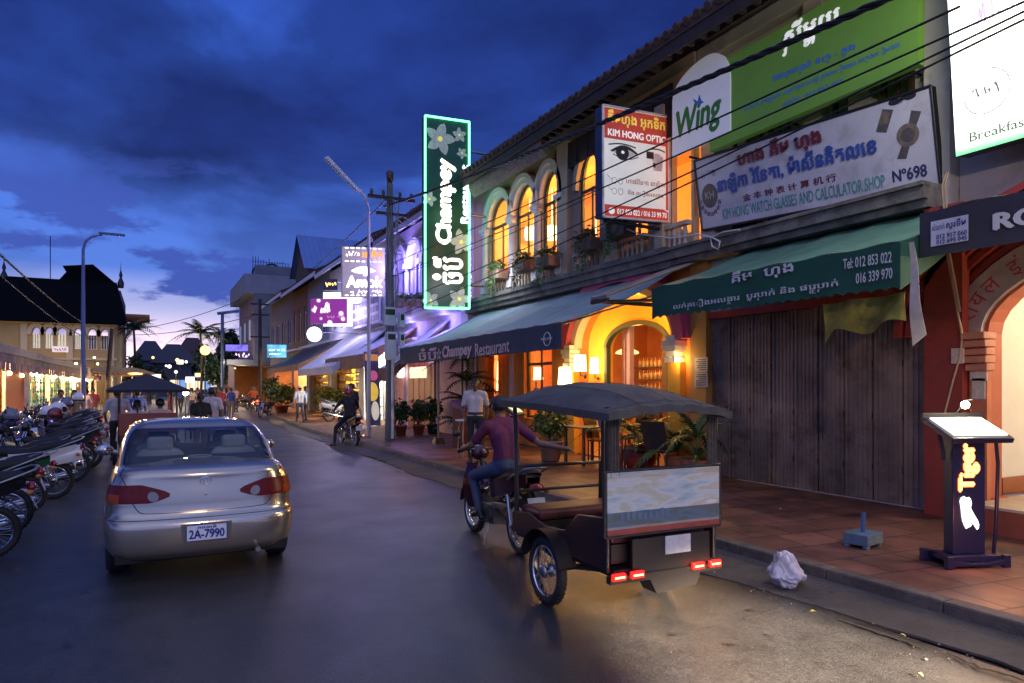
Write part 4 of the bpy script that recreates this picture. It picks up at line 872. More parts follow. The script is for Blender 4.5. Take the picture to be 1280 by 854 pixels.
# painted flower and travel-guide roundel on the valance
c = onT(549, 443, TB); pl = (Vector((TB-.004, c.y, c.z)), Vector((0,-1,0)), Vector((0,0,1)), Vector((-1,0,0)))
mb = MB()
for k in range(5):
    a = R(72*k+20); mb.add([Vector((TB-.008-.0004*k, c.y - r_*math.cos(a+d), c.z + r_*math.sin(a+d))) for r_, d in ((.02,0),(.10,-.35),(.16,0),(.10,.35))], [(0,1,2,3)])
mb.build('painted_flower', LET_P, aw2)
c = onT(684, 424, TB); mb = MB()
mb.torus((TB-.004, c.y, c.z), (1,0,0), .115, .008, 28, 6); mb.build('roundel', LET_W, aw2)
lettering('lonely planet', (Vector((TB-.008, c.y+.19, c.z-.03)), Vector((0,-1,0)), Vector((0,0,1)), Vector((-1,0,0))), (0,.38,0,.07), LET_W, aw2, .02)
# patch on the canopy and the grey tin canopy piece over the arch
tin = thing('tin_canopy', 'grey corrugated tin canopy sheet jutting over the yellow arch', 'canopy', (7, 10, 3))
ta0, ta1 = onT(880,315,TW-.1), onT(738,373,6.5)
mb = MB(); s0, s1 = 9.05, ta1.y; zE = onT(738,374,6.5).z
def tinf(u, v):
    s = s0+(s1-s0)*u; return (6.5+(TW-.06-6.5)*v, s, zE+.02*math.sin(u*90)+(3.95-zE)*v)
mb.sheet(tinf, 110, 3, .012); mb.build('sheet', pmat('dull tin', (.34,.33,.31), .45, .3, 2, metal=.4, dirt=(.2,.15,.11)), tin)
mb = MB(); mb.box(6.5, 6.56, s0, s1, zE-.09, zE-.025); mb.box(6.56, TW-.06, s1-.06, s1, zE-.06, zE-.0); mb.build('beam', EAVE, tin)
for s in (s0+.2, s1-.1): mb = MB(); mb.tube([(6.55,s,zE-.06),(TW,s,3.3)], .02, 6); mb.build('strut', BLACK, tin)
# dark awning of the Indian restaurant
NAVY = pmat('dark charcoal canvas', (.045,.045,.055), .6, .2, 2, .1)
Tq = 7.0; qa = onT(1150, 290, Tq)
aw3 = awning('dark charcoal awning with big white letters over the red doorway', -2.0, qa.y, Tq, onT(1150,268,Tq).z, onT(1150,323,Tq).z, TW-.1, onT(1150,268,Tq).z+.35, NAVY, NAVY, sag=.02)
put('ROYAL', Tq-.03, 1241, 289, 1400, 262, 22, LET_W, aw3, .05)
pc = (onT(1166,309,Tq), onT(1213,301,Tq)); pl, wq = slant_plane(Tq-.03, pc[0].y, pc[0].z, pc[1].y, pc[1].z); hq = onT(1166,278,Tq).z - pc[0].z
flat(pl, [(0,0),(wq,0),(wq,hq),(0,hq)], pmat('sticker paper', (.62,.64,.72), .5), aw3, 'sticker', .004)
BLUI = pmat('blue ink', (.03,.05,.22), .5)
lettering('012 917 060', pl, (wq*.16,wq*.97,hq*.24,hq*.43), BLUI, aw3, .02, off=.008); lettering('012 695 045', pl, (wq*.16,wq*.97,hq*.04,hq*.21), BLUI, aw3, .02, off=.008); lettering('សូរទឹម', pl, (wq*.42,wq*.95,hq*.55,hq*.92), BLUI, aw3, .02, off=.008); lettering('សំណាក់', pl, (wq*.05,wq*.38,hq*.62,hq*.88), BLUI, aw3, .01, off=.008)
# awnings further along
WAW = pmat('white blue awning', (.50,.52,.58), .7, .15); BRV = pmat('brown awning valance', (.22,.13,.09), .7, .4, 8)
awning('pale awning with stained brown valance left of the pole', sx(470,6.4), sx(520,7.4), 6.5, onT(470,447,6.4).z-.35, onT(470,463,6.4).z-.35, TW-.02, 3.9, WAW, BRV, name='awning')
awning('pale sloping awning over the yellow souvenir racks', sx(430,6.4)-2, sx(430,6.4)+3.6, 6.5, 2.85, 2.35, TW-.02, 3.9, WAW, BRV)
awning('long white sheet awning running down over the plants', sx(395,6.2)-3.0, sx(395,6.2)+4, 6.2, 2.5, 2.2, TW-.02, 4.2, WAW, WAW)
awning('dark low awning beside the blue lit board', sx(360,6.6)-4, sx(360,6.6)+6, 6.4, 2.8, 2.5, TW-.02, 4.0, pmat('dark tin awning', (.06,.06,.07), .6), BRV)
awning('small white awning edge behind the left end of the blue grey awning', sx(495,7.2)-4.4, sx(495,7.2)-.6, 6.9, 2.95, 2.8, TW-.02, 3.6, WAW, WAW)
# ================================================================ signs
def board(label, corners, th, mats, name='shop_sign', cat='sign', frame=None, group=None, side=None):
    """corners TL,TR,BR,BL in the place; returns thing and plane with origin at BL (fractions scaled by w,h)"""
    TL, TR, BR, BL = corners; U = (BR-BL); w = U.length; U.normalize(); V = ((TL-BL)+(TR-BR))*.5; h = V.length; V = V.normalized(); TL, TR = BL+V*h, BR+V*h; Nn = U.cross(V).normalized()
    c = (TL+TR+BR+BL)/4; t = thing(name, label, cat, tuple((BL+BR)/2), 0, group)
    mb = MB(); P_ = [BL,BR,TR,TL]; B_ = [p - Nn*th for p in P_]
    mb.add(P_+B_, [(0,1,2,3)], 0); mb.add(P_+B_, [(7,6,5,4),(0,4,5,1),(1,5,6,2),(2,6,7,3),(3,7,4,0)], 1 if len(mats) > 1 else 0)
    mb.build('board', mats, t)
    if frame:
        mb = MB(); f = .035
        for a, b in zip(P_, P_[1:]+P_[:1]): mb.tube([a+Nn*.003, b+Nn*.003], f*.6, 6)
        mb.build('frame', frame, t)
    return t, (BL, U, V, Nn), w, h
def fr(pl, w, h):  # text in fractions of the board
    return lambda s, x0, x1, y0, y1, m, t, b=0, **k: lettering(s, pl, (x0*w, x1*w, y0*h, y1*h), m, t, b, **k)
def shape(pl, w, h, t):
    return lambda poly, m, name, off=.002: flat(pl, [(x*w, y*h) for x, y in poly], m, t, name, off)
# ---- Champey: tall green vertical sign with neon edge
S_ = 17.6
c = [onS(531,145,S_), onS(586,153,S_), onS(586,386,S_), onS(531,385,S_)]
GSIGN = lmat('deep green sign face', (.004,.042,.024), .30, .4)
t, pl, w, h = board('tall green vertical restaurant sign with glowing green neon edge and white flowers', c, .22, [GSIGN, pmat('sign casing', (.02,.06,.05), .5)], 'vertical_sign')
NEON = emat('green neon tube', (.14,1,.40), 3.6)
mb = MB(); P_ = [c[0],c[1],c[2],c[3]]
for a, b in zip(P_, P_[1:]+P_[:1]): mb.tube([a+pl[3]*.03, b+pl[3]*.03], .030, 8)
mb.build('neon_tube', NEON, t)
LW = emat('white lit letters', (1,.93,.80), 2.2)
pr = rot_pl(pl)   # text runs upward: u' along V, v' along -U
lettering('Champey', pr, (.335*h, .79*h, -.70*w, -.23*w), LW, t, .055, off=.02, slant=.05)
lettering('Restaurant', pr, (.455*h, .77*h, -.985*w, -.80*w), emat('blue white letters', (.75,.85,1), 2.4), t, .04, off=.02)
lettering('ចំប៉ី', pr, (.125*h, .27*h, -.86*w, -.16*w), LW, t, .03, off=.02)
FLW = lmat('flower petals', (.42,.47,.40), .16, .6, 12, .3); FLC = lmat('flower hearts', (.75,.62,.12), .5)
def flower(cx, cy, r, a0, n=5):
    mb = MB(); 
    for k in range(n):
        a = R(a0 + 360/n*k); pts = []
        for q in range(14):
            f = q/13; ww = .34*math.sin(math.pi*min(1, f*1.0))**.8*r; pts.append((f*r, ww))
        pts = pts + [(x, -y*.75) for x, y in reversed(pts[1:-1])]
        mb.add([pl[0] + pl[1]*(cx*w + x*math.cos(a)-y*math.sin(a)) + pl[2]*(cy*h + x*math.sin(a)+y*math.cos(a)) + pl[3]*(.004+.0006*k) for x, y in pts], [tuple(range(len(pts)))])
    mb.add([pl[0] + pl[1]*(cx*w + r*.16*math.cos(q)) + pl[2]*(cy*h + r*.16*math.sin(q)) + pl[3]*.009 for q in [i*.5 for i in range(12)]], [tuple(range(12))], 1)
    mb.build('painted_flower', [FLW, FLC], t)
for f_ in ((.34,.89,.46,75),(.78,.925,.22,20),(.84,.83,.17,50),(.10,.57,.22,0),(.82,.355,.38,100),(.13,.04,.26,40),(.78,.05,.36,70)): flower(*f_)
mb = MB()
for z in (4.6, 6.6, 8.4): mb.tube([(c[1].x+.0, S_+.12, z), (TW+.1, S_+.12, z)], .035, 8)
mb.build('bracket', STEEL, t)
lamp('neon_glow', (c[1].x-.6, S_-.5, 6.5), 6, (.2,1,.5), .3)
# ---- red optician sign
S_ = 9.9; c = [onS(754,130,S_), onS(836,147,S_), onS(837,278,S_), onS(754,271,S_)]
t, pl, w, h = board('red and white optician lightbox sign with a big eye, on brackets above the street', c, .24, [lmat('white sign face', (.72,.72,.68), .32, .4, 3, .08), pmat('navy sign casing', (.04,.05,.12), .5)], 'shop_sign', frame=WHITEP)
T_ = fr(pl, w, h); SH = shape(pl, w, h, t); RD = lmat('sign red', (.48,.055,.04), .30); YL = lmat('sign yellow', (.80,.58,.08), .4); WT = lmat('sign white', (.85,.85,.82), .4); BK = pmat('sign black', (.02,.02,.025), .5)
SH([(.02,.71),(.98,.71),(.98,.985),(.02,.985)], RD, 'red_header'); SH([(.02,.012),(.98,.012),(.98,.09),(.9,.115),(.02,.115)], RD, 'red_footer'); SH([(.94,.11),(.98,.11),(.98,.72),(.94,.72)], RD, 'red_edge', .0025)
T_('គឹមហុង អុកទិក', .07,.93,.83,.975, YL, t, .03); T_('KIM HONG OPTIC', .07,.94,.735,.80, WT, t, .03); T_('012 853 022 / 016 33 99 70', .20,.95,.035,.085, WT, t, .02); SH(ell(.12,.06,.045,.03,16), WT, 'phone_icon', .004)
DRD = lmat('dark red print', (.30,.04,.03), .2)
T_('ហាងវ៉ែនតា នាឡិកា', .33,.92,.31,.375, DRD, t, .01); T_('និង គ្រឿងអលង្ការ', .36,.90,.205,.27, DRD, t, .01)
def ringp(pts, wd, name, m, off=.004):
    mb = MB()
    for (x0,y0),(x1,y1) in zip(pts, pts[1:]):
        d = Vector(((x1-x0)*w,(y1-y0)*h)); L_ = max(1e-6, d.length); nx, ny = -d.y/L_*wd, d.x/L_*wd
        mb.add([pl[0]+pl[1]*(x0*w+sx_*nx)+pl[2]*(y0*h+sx_*ny)+pl[3]*off if e == 0 else pl[0]+pl[1]*(x1*w+sx_*nx)+pl[2]*(y1*h+sx_*ny)+pl[3]*off for e, sx_ in ((0,-1),(1,-1),(1,1),(0,1))], [(0,1,2,3)])
    return mb.build(name, m, t)
eye = [(.10+.42*i/14, .60+.065*math.sin(math.pi*i/14)) for i in range(15)]
SH(eye + [(x, .60+.012-.0*x-.02*math.sin(math.pi*((x-.10)/.42))-.035*math.sin(math.pi*((x-.10)/.42))) for x, y in reversed(eye[1:-1])], pmat('eye white', (.8,.8,.78), .4), 'eye', .003)
SH(ell(.28,.595,.095,.068), BK, 'iris', .005); SH(ell(.285,.60,.025,.015,10), WT, 'glint', .007)
SH(eye + [(x, y-.02-.01*math.sin(math.pi*((x-.10)/.42))) for x, y in reversed(eye[1:-1])], BK, 'lash', .0055); ringp([(.14+.38*i/12, .575-.035*math.sin(math.pi*i/12)) for i in range(13)], .008, 'lash', BK)
ringp([(.08+.40*i/12, .655+.02*math.sin(math.pi*i/12)) for i in range(13)], .012, 'brow', BK)
SH(ell(.80,.585,.075,.05), pmat('eye white', (.8,.8,.78), .4), 'eye', .0035); ringp([(.66+.27*i/12, .655+.018*math.sin(math.pi*i/12)) for i in range(13)], .012, 'brow', BK); SH([(.64,.575),(.75,.575),(.75,.64),(.64,.64)], BK, 'camera_head', .006); SH([(.75,.47),(.88,.47),(.90,.60),(.80,.63),(.75,.6)], pmat('pale grey print', (.62,.66,.68), .5), 'machine', .003); SH([(.74,.50),(.78,.50),(.78,.54),(.74,.54)], BK, 'machine_knob', .005)
for y in (.335,.24):
    for x in (.16,.25): ringp([(x+.035*math.cos(i*.5236), y+.028*math.sin(i*.5236)) for i in range(13)], .0035, 'spectacles', BK)
    ringp([(.05,y+.05),(.125,y+.005)], .0035, 'spectacles', BK)
mb = MB()
for z in (4.75, 6.75): mb.tube([(c[1].x+.02, S_+.12, z), (TW+.1, S_+.12, z)], .03, 8)
mb.tube([(c[0].x+.1, S_+.12, c[3].z-.03), (TW+.1, S_+.12, c[3].z-.05)], .035, 8); mb.tube([(c[0].x+.5, S_+.12, c[3].z-.05), (TW+.1, S_+.12, c[3].z+.75)], .025, 8); mb.build('bracket', BLACK, t)
# ---- green and white Wing fascia
Tw = TW-.3
t = thing('shop_sign', 'long green fascia sign with white rounded end and blue bird over the watch shop', 'sign', (Tw, 7, 5.6))
zt = onT(1000, 27, Tw).z; zb = onT(950,160,Tw).z+.0
zt, zb = onT(900,78,Tw).z, onT(914,178,Tw).z
sL, sM, sR = sx(842,Tw), sx(914,Tw), sx(1148,Tw)
zt2 = onT(1060,0,Tw).z
GW = lmat('leaf green fascia', (.11,.24,.032), .12, .45, 2, .1); WW = lmat('white fascia', (.62,.64,.72), .14, .4, 2, .06)
mb = MB(); mb.box(Tw, Tw+.12, sR, sL-.9, zb, zt); mb.build('green_panel', GW, t)
zwb = onT(842,197,Tw).z; zwt = onT(868,80,Tw).z - .0
out = [(0, zwb), (0, zwt-.12)]; U_ = sL - sM
out = [(0,zwb),(0,zwt-.45)] + [(U_*.62 - U_*.62*math.cos(R(a)), zwt-.45+.45*math.sin(R(a))) for a in range(15,91,15)] + [(U_*.62 + U_*.38*math.sin(R(a)), zwt-.55+.55*math.cos(R(a))) for a in range(15,91,15)] + [(U_, zwb)]
mb = MB(); mb.prism(out, lambda u, v, a: (Tw-a, sL-u, v), -.02, .03); mb.build('white_panel', WW, t)
pl = (Vector((Tw-.03, sL, 0)), Vector((0,-1,0)), Vector((0,0,1)), Vector((-1,0,0)))
GT = lmat('wing green letters', (.03,.16,.03), .1); BL_ = lmat('sign blue', (.02,.08,.42), .25)
a = onT(845,184,Tw-.03); b = onT(902,160,Tw-.03)
lettering('Wing', pl, (sL-a.y, sL-b.y, a.z-.03, a.z+.62), GT, t, .035, slant=.15)
def polyT(pts, T, m, name, t): 
    P_ = [onT(x, y, T) for x, y in pts]; mb = MB(); mb.add(P_, [tuple(range(len(P_)))]); return mb.build(name, m, t)
polyT([(866,123),(872,127),(874,118),(877,126),(880,128),(876,130),(873,134),(873,130),(868,128)], Tw-.036, BL_, 'bird_mark', t)
def put2(text, T, xL, yL, xR, yR, hpx, mat, parent, bold=0., **k): return put(text, T, xL, yL, xR, yR, hpx, mat, parent, bold, **k)
put2('ស្រីម្ហួយ', Tw-.004, 978, 72, 1050, 40, 38, WT, t, .04, slant=.1)
put2('វេរលុយគ្រប់ ខេត្ត - ក្រុង', Tw-.004, 966, 106, 1069, 66, 13, BL_, t, .02)
put2('ផ្ទះលេខ ភូមិស្លក្រាម សង្កាត់ស្វាយដង្គំ ក្រុងសៀមរាប ខេត្តសៀមរាប', Tw-.004, 931, 142, 1125, 62, 10, BL_, t, .01)
put2('ទូរស័ព្ទ : 012 853 022', Tw-.004, 979, 136, 1054, 106, 9, BL_, t, .01)
mb = MB()
for s in (sL-.3, (sL+sR)/2, sR+.3): mb.tube([(Tw+.1, s, zb+.1), (TW+.4, s, zb+.1)], .02, 6); mb.tube([(Tw+.1, s, zt-.2), (TW+.4, s, zt-.2)], .02, 6)
mb.build('bracket', BLACK, t)
# ---- Kim Hong watch sign (leans forward)
sLk, sRk = 9.12, 4.98
c = [onS(866,205,sLk), onS(1165,103,sRk+.07), onS(1176,232,sRk+.02), onS(878,288,sLk)]
for v in c: pass
GREYF = pmat('grey white enamel', (.55,.55,.62), .5, .12, 2, .05, dirt=(.36,.35,.37), dscale=1.4)
t, pl, w, h = board('wide weathered grey watch shop sign in Khmer, Chinese and English, leaning forward', c, .10, [GREYF, BLACK], 'shop_sign', frame=BLACK)
T_ = fr(pl, w, h); SH = shape(pl, w, h, t); MR = pmat('maroon letters', (.16,.02,.03), .5); BLK = pmat('blue raised letters', (.04,.09,.38), .5); TQ = pmat('turquoise letters', (.10,.34,.33), .5)
T_('ហាង គឹម ហុង', .235,.62,.70,.97, MR, t, .05, off=.02); T_('នាឡិកា វ៉ែនតា, ម៉ាស៊ីនគិតលេខ', .115,.815,.42,.70, BLK, t, .04, off=.015)
T_('金 丰 钟 表 计 算 机 行', .24,.66,.275,.37, MR, t, .02); T_('KIM HONG WATCH GLASSES AND CALCULATOR SHOP', .125,.83,.09,.235, TQ, t, .02); T_('Nº698', .855,.965,.12,.25, pmat('dark blue letters', (.03,.04,.12), .5), t, .03)
DKP = pmat('printed grey watch', (.10,.09,.085), .4, .4, 20); BRZ = pmat('printed bronze', (.20,.15,.11), .4, .4, 14)
SH(ell(.065,.46,.045,.17), DKP, 'emblem_disc'); T_('KH', .04,.09,.42,.52, pmat('pale letters', (.5,.48,.45), .5), t, .0, off=.006)
for k in range(8):
    a = R(190 + k*21); T_('ហគ'[k % 2], .065+.055*math.cos(a)-.008, .065+.055*math.cos(a)+.008, .44+.24*math.sin(a)-.03, .44+.24*math.sin(a)+.03, MR, t, .02)
for k in range(3): T_('គហង'[k], .03+k*.03, .05+k*.03, .72+.03*(k == 1), .79+.03*(k == 1), pmat('faint letters', (.28,.27,.3), .5), t)
SH([(.875,.36),(.905,.34),(.93,.55),(.965,.78),(.935,.82),(.915,.62)], DKP, 'watch_strap'); SH(ell(.917,.58,.036,.12), BRZ, 'watch_case', .004); SH(ell(.917,.58,.022,.075), DKP, 'watch_dial', .006)
SH([(.815,.70),(.85,.66),(.88,.88),(.845,.92)], DKP, 'calculator'); SH([(.828,.78),(.856,.75),(.868,.86),(.842,.89)], BRZ, 'calculator_screen', .004)
SH(ell(.885,.955,.02,.035,14), BK, 'sunglass_lens'); SH(ell(.935,.965,.02,.035,14), BK, 'sunglass_lens'); SH([(.9,.965),(.92,.97),(.92,.985),(.9,.98)], BK, 'sunglass_bridge')
mb = MB(); zc = c[3].z
for s in (sLk-.4, 7, sRk+.4): mb.tube([(TW-.1, s, 4.25), (TW+.25, s, 4.25)], .02, 6); mb.tube([(TW-.15, s, 5.4), (TW+.25, s, 5.6)], .02, 6)
mb.build('bracket', BLACK, t)
# ---- big lit board at the top right
c = [onS(1172,-60,5.05), onS(1420,-160,3.02), onS(1420,130,3.0), onS(1195,196,4.88)]
Tb = TW-.3; a_ = onT(1195,196,Tb); b_ = onT(1182,0,Tb-.18)
sA, sB = a_.y, 2.2; zlo, zhi = a_.z, onT(1178,-60,Tb-.2).z
c = [Vector((Tb-.22, sA, zhi)), Vector((Tb-.22, sB, zhi)), Vector((Tb, sB, zlo)), Vector((Tb, sA, zlo))]
LB = bpy.data.materials.new('lit board face'); LB.use_nodes = True
def lit_board(m, o, V, h):
    nt = m.node_tree; N = nt.nodes; L = nt.links; b = N['Principled BSDF']; b.inputs['Roughness'].default_value = .4
    tc = N.new('ShaderNodeTexCoord'); sp = N.new('ShaderNodeSeparateXYZ'); L.new(tc.outputs['Object'], sp.inputs[0])
    mr = N.new('ShaderNodeMapRange'); mr.inputs[1].default_value = zlo; mr.inputs[2].default_value = zhi; L.new(sp.outputs[2], mr.inputs[0])
    rp = N.new('ShaderNodeValToRGB'); L.new(mr.outputs[0], rp.inputs[0]); e = rp.color_ramp.elements
    for i, (p_, c_) in enumerate(((0,(.10,.5,.18)),(.08,(.75,.85,.62)),(.25,(1,.97,.84)),(.7,(1,.96,.82)),(.95,(1,.55,.25)))):
        if i >= 2: e.new(p_)
        e[i].position = p_; e[i].color = (*c_, 1)
    L.new(rp.outputs[0], b.inputs['Base Color']); L.new(rp.outputs[0], b.inputs['Emission Color']); b.inputs['Emission Strength'].default_value = 1.7
lit_board(LB, 0, 0, 0)
t = thing('lit_board', 'big brilliantly lit white menu board with green lower edge at the upper right', 'sign', (0,0,0))
mb = MB(); U = Vector((0,-1,0)); V = (c[0]-c[3]).normalized(); Nn = U.cross(V).normalized(); Nn = Nn if Nn.x < 0 else -Nn
B_ = [p - Nn*.25 for p in c]; mb.add(c+B_, [(3,2,1,0)], 0); mb.add(c+B_, [(4,5,6,7),(0,1,5,4),(1,2,6,5),(2,3,7,6),(3,0,4,7)], 1); mb.build('board', [LB, BLACK], t)
pl = (c[3], U, V, Nn); INK = pmat('grey print', (.22,.25,.25), .5)
lettering('Breakfast, Lunch', pl, (.16, 1.25, .10, .22), INK, t, .01)
cc = c[3] + U*.36 + V*.62; mb = MB(); mb.torus(cc + Nn*.004, Nn, .24, .006, 36, 6); mb.build('roundel', INK, t)
scrawl((cc, U, V, Nn), (-.16,.16,-.06,.10), INK, t, 13, 3); scrawl((cc, U, V, Nn), (-.10,.10,-.15,-.11), INK, t, 14, 6)
scrawl((c[3], U, V, Nn), (.3, .9, 1.35, 1.62), lmat('brown print', (.35,.3,.4), .6), t, 15, 6)
mb = MB()
for s in (sA-.2, sA-1.4): mb.tube([(Tb+.2, s, zlo+.2), (TW+.3, s, zlo+.2)], .03, 6)
mb.build('bracket', BLACK, t)
t.location = (0,0,0)
lamp('board_spill', (Tb-1.1, 3.6, 6.0), 120, (1,.95,.85), .5)
# ---- the fish restaurant lightbox beside the pole
S_ = 24.8; c = [onS(428,309,S_), onS(481,309,S_), onS(481,371,S_), onS(428,371,S_)]
GREYL = lmat('taupe lit face', (.26,.22,.15), .5, .4, 2, .1)
t, pl, w, h = board('taupe restaurant lightbox with glowing white fish and letters, in front of the concrete pole', c, .2, [GREYL, pmat('white casing', (.6,.6,.65), .5)], 'shop_sign')
T_ = fr(pl, w, h); SH = shape(pl, w, h, t); WHT = emat('lit white print', (1,.97,1), 3.2)
T_('Amok', .09,.95,.18,.42, WHT, t, .03); scrawl(pl, (.18*w,.93*w,.05*h,.14*h), WHT, t, 3, 9); T_('អាម៉ុក', .45,.95,.75,.95, emat('orange print', (1,.25,.03), 1.8), t, .04); scrawl(pl, (.07*w,.40*w,.80*h,.92*h), WHT, t, 4, 5); 
SH([(.2,.52),(.33,.58),(.46,.61),(.6,.60),(.78,.52),(.62,.47),(.58,.42),(.5,.42),(.47,.47),(.3,.48)], WHT, 'fish_mark')
for (x0, y0, x1, y1) in ((.04,.965,.96,.985),(.04,.70,.96,.72),(.04,.02,.96,.035)):
    for k in range(7): SH([(x0+(x1-x0)*k/7+.02,y0),(x0+(x1-x0)*(k+.6)/7+.02,y0),(x0+(x1-x0)*(k+.6)/7+.02,y1),(x0+(x1-x0)*k/7+.02,y1)], WHT, 'dash', .003)
mb = MB(); mb.tube([(c[1].x-.05, S_+.1, c[1].z-.2), (TW, S_+.1, c[1].z-.2)], .03, 6); mb.tube([(c[1].x-.05, S_+.1, c[2].z+.2), (TW, S_+.1, c[2].z+.2)], .03, 6); mb.build('bracket', STEEL, t)
# ---- black clock-like sign, white lit panel, magenta sign, round lamp
S_ = 30.2; c = [onS(405,349,S_), onS(422,349,S_), onS(422,363,S_), onS(405,363,S_)]
t, pl, w, h = board('tiny black box sign with glowing orange word above the white panels', c, .15, [BLACK], 'shop_sign'); scrawl(pl, (.1*w,.9*w,.3*h,.8*h), emat('amber print', (1,.6,.15), 3), t, 6, 4); mb = MB(); mb.tube([(c[1].x,S_+.1,c[1].z-.1),(TW,S_+.1,c[1].z-.1)], .02, 6); mb.build('bracket', STEEL, t)
S_ = 31.2; c = [onS(404,366,S_), onS(456,366,S_), onS(456,408,S_), onS(404,408,S_)]
t, pl, w, h = board('brilliant white lit panel behind the magenta sign', c, .15, [emat('white panel glow', (.93,.90,1), 1.6), STEEL], 'shop_sign')
mb = MB()
for k in range(1, 4): mb.tube([pl[0]+pl[1]*w*.58+pl[2]*h*k/4+pl[3]*.02, pl[0]+pl[1]*w*.98+pl[2]*h*k/4+pl[3]*.02], .018, 5)
mb.build('bars', pmat('violet bar', (.2,.15,.45), .5), t); mb = MB(); mb.tube([(c[1].x,S_+.1,c[1].z-.2),(TW,S_+.1,c[1].z-.2)], .02, 6); mb.build('bracket', STEEL, t)
S_ = 29.6; c = [onS(388,373,S_), onS(434,374,S_), onS(434,404,S_), onS(388,405,S_)]
t, pl, w, h = board('magenta and violet lightbox sign with white scrawl above the round lamp', c, .18, [sparkle('magenta scrawl face', (.45,.05,.30), (.9,.75,1), 1.1, 2.6), pmat('magenta casing', (.3,.03,.2), .5)], 'shop_sign')
T_ = fr(pl,w,h); scrawl(pl, (.08*w,.62*w,.4*h,.88*h), emat('pale violet print', (.9,.8,1), 1.6), t, 7, 6); scrawl(pl, (.45*w,.92*w,.2*h,.34*h), lmat('pink print', (.9,.4,.6), .5), t, 8, 9); mb = MB(); mb.tube([(c[1].x,S_+.1,c[1].z-.2),(TW,S_+.1,c[1].z-.2)], .02, 6); mb.build('bracket', STEEL, t)
p = onS(393, 418, 31.5); t = thing('round_lamp_sign', 'round white glowing disc sign hanging below the magenta sign', 'sign', tuple(p)); mb = MB(); mb.lathe([(0,-.07),(.30,-.07),(.34,0),(.30,.07),(0,.07)], p, (0,1,0), 28); mb.build('disc', emat('white disc glow', (1,.97,.97), 2.4), t); mb = MB(); mb.tube([p+Vector((.3,.0,.1)),(TW,p.y,p.z+.1)], .02, 6); mb.build('bracket', STEEL, t)
S_ = 46; c = [onS(346-12,431,S_), onS(358,431,S_), onS(358,447,S_), onS(334,447,S_)]
t, pl, w, h = board('pale blue lit board under the orange fronts', c, .15, [lmat('sky blue board', (.12,.45,.65), 1.2, .4, 1.2, .6), BLACK], 'shop_sign'); T_ = fr(pl,w,h); scrawl(pl, (.08*w,.92*w,.50*h,.68*h), WHT, t, 9, 10); scrawl(pl, (.1*w,.7*w,.2*h,.34*h), WHT, t, 10, 8); mb = MB(); mb.tube([(c[1].x,S_+.1,c[1].z-.2),(TW,S_+.1,c[1].z-.2)], .03, 6); mb.build('bracket', STEEL, t)
S_ = 66; c = [onS(282,431,S_), onS(310,431,S_), onS(310,439,S_), onS(282,439,S_)]
t, pl, w, h = board('violet lit strip sign at the far corner building', c, .2, [lmat('violet board', (.15,.12,.55), 1.3, .4, 1.0, .7), BLACK], 'shop_sign'); c2 = onS(294,447,S_-.3); scrawl((c2, Vector((1,0,0)), Vector((0,0,1)), Vector((0,-1,0))), (0,1.2,0,.45), emat('violet neon', (.8,.55,1), 2.4), t, 11, 6); mb = MB(); mb.tube([(c[1].x,S_+.1,c[1].z-.2),(TW+1,S_+.1,c[1].z-.2)], .03, 6); mb.build('bracket', STEEL, t)
# white panel with light on the wall of the lilac building, beneath the green sign
p = onT(566, 398, 7.6)
# ================================================================ left: the market hall along the street
HT = -4.5                                        # eave line of the market
hall = thing('market_hall', 'long low market hall with open lit stalls under a deep eave, left of the street', 'market', (-7, 50, 0))
FASC = pmat('pale fascia', (.36,.29,.24), .75, .3, 2, dirt=(.18,.13,.11), dscale=1.5); RUST = pmat('rusty red tiles', (.10,.035,.035), .8, .3, 2)
h0, h1 = 22, 80; ze = 2.87
mb = MB(); mb.box(HT-.10, HT, h0, h1, ze-.32, ze); mb.build('fascia', FASC, hall)
mb = MB(); mb.box(HT-.02, HT+.06, h0, h1, ze+.0, ze+.28); mb.box(HT-4, HT-.02, h0, h1, ze+.01, ze+.06); mb.build('gutter', pmat('grey gutter', (.34,.31,.29), .6, .3), hall)
mb = MB(); mb.add([(HT-.3,h0,ze+.3),(HT-.3,h1,ze+.3),(HT-6,h1,ze+1.9),(HT-6,h0,ze+1.9)], [(0,3,2,1)]); mb.add([(HT-6,h0,ze+1.9),(HT-6,h1,ze+1.9),(HT-12,h1,ze+.3),(HT-12,h0,ze+.3)], [(0,3,2,1)]); mb.build('roof', RUST, hall)
mb = MB()
for i in range(140): s = h0+.2+i*.41; mb.box(HT-.02-.012*(i % 3), HT-.0+.012*(i % 2), s, s+.36, ze-.62+.02*(i % 4), ze-.30)
mb.build('valance', pmat('faded fringe', (.42,.30,.26), .8, .4, 3), hall)
mb = MB(); mb.box(HT-3.6, HT-3.5, h0, h1, 0, ze); mb.build('back_wall', pmat('stall wall', (.55,.42,.28), .7, .3, .5), hall)
for i in range(9): s = h0+1+i*6.9; mb = MB(); mb.box(HT-.5, HT-.3, s-.1, s+.1, 0, ze-.3); mb.build('post', WHITEP, hall)
# orange side panel at the left edge
mb = MB(); a, b = sx(6, -5.0) , sx(31, -5.0); mb.box(-5.1, -5.0, a, b, 0, 2.55); mb.build('orange_panel', pmat('orange panel', (.55,.16,.06), .6, .2), hall)
mb = MB()
for s in (a-.12, b+.05): mb.box(-5.05, -4.95, s-.08, s+.08, 0, 2.55)
mb.each('panel_edge', WHITEP, hall)
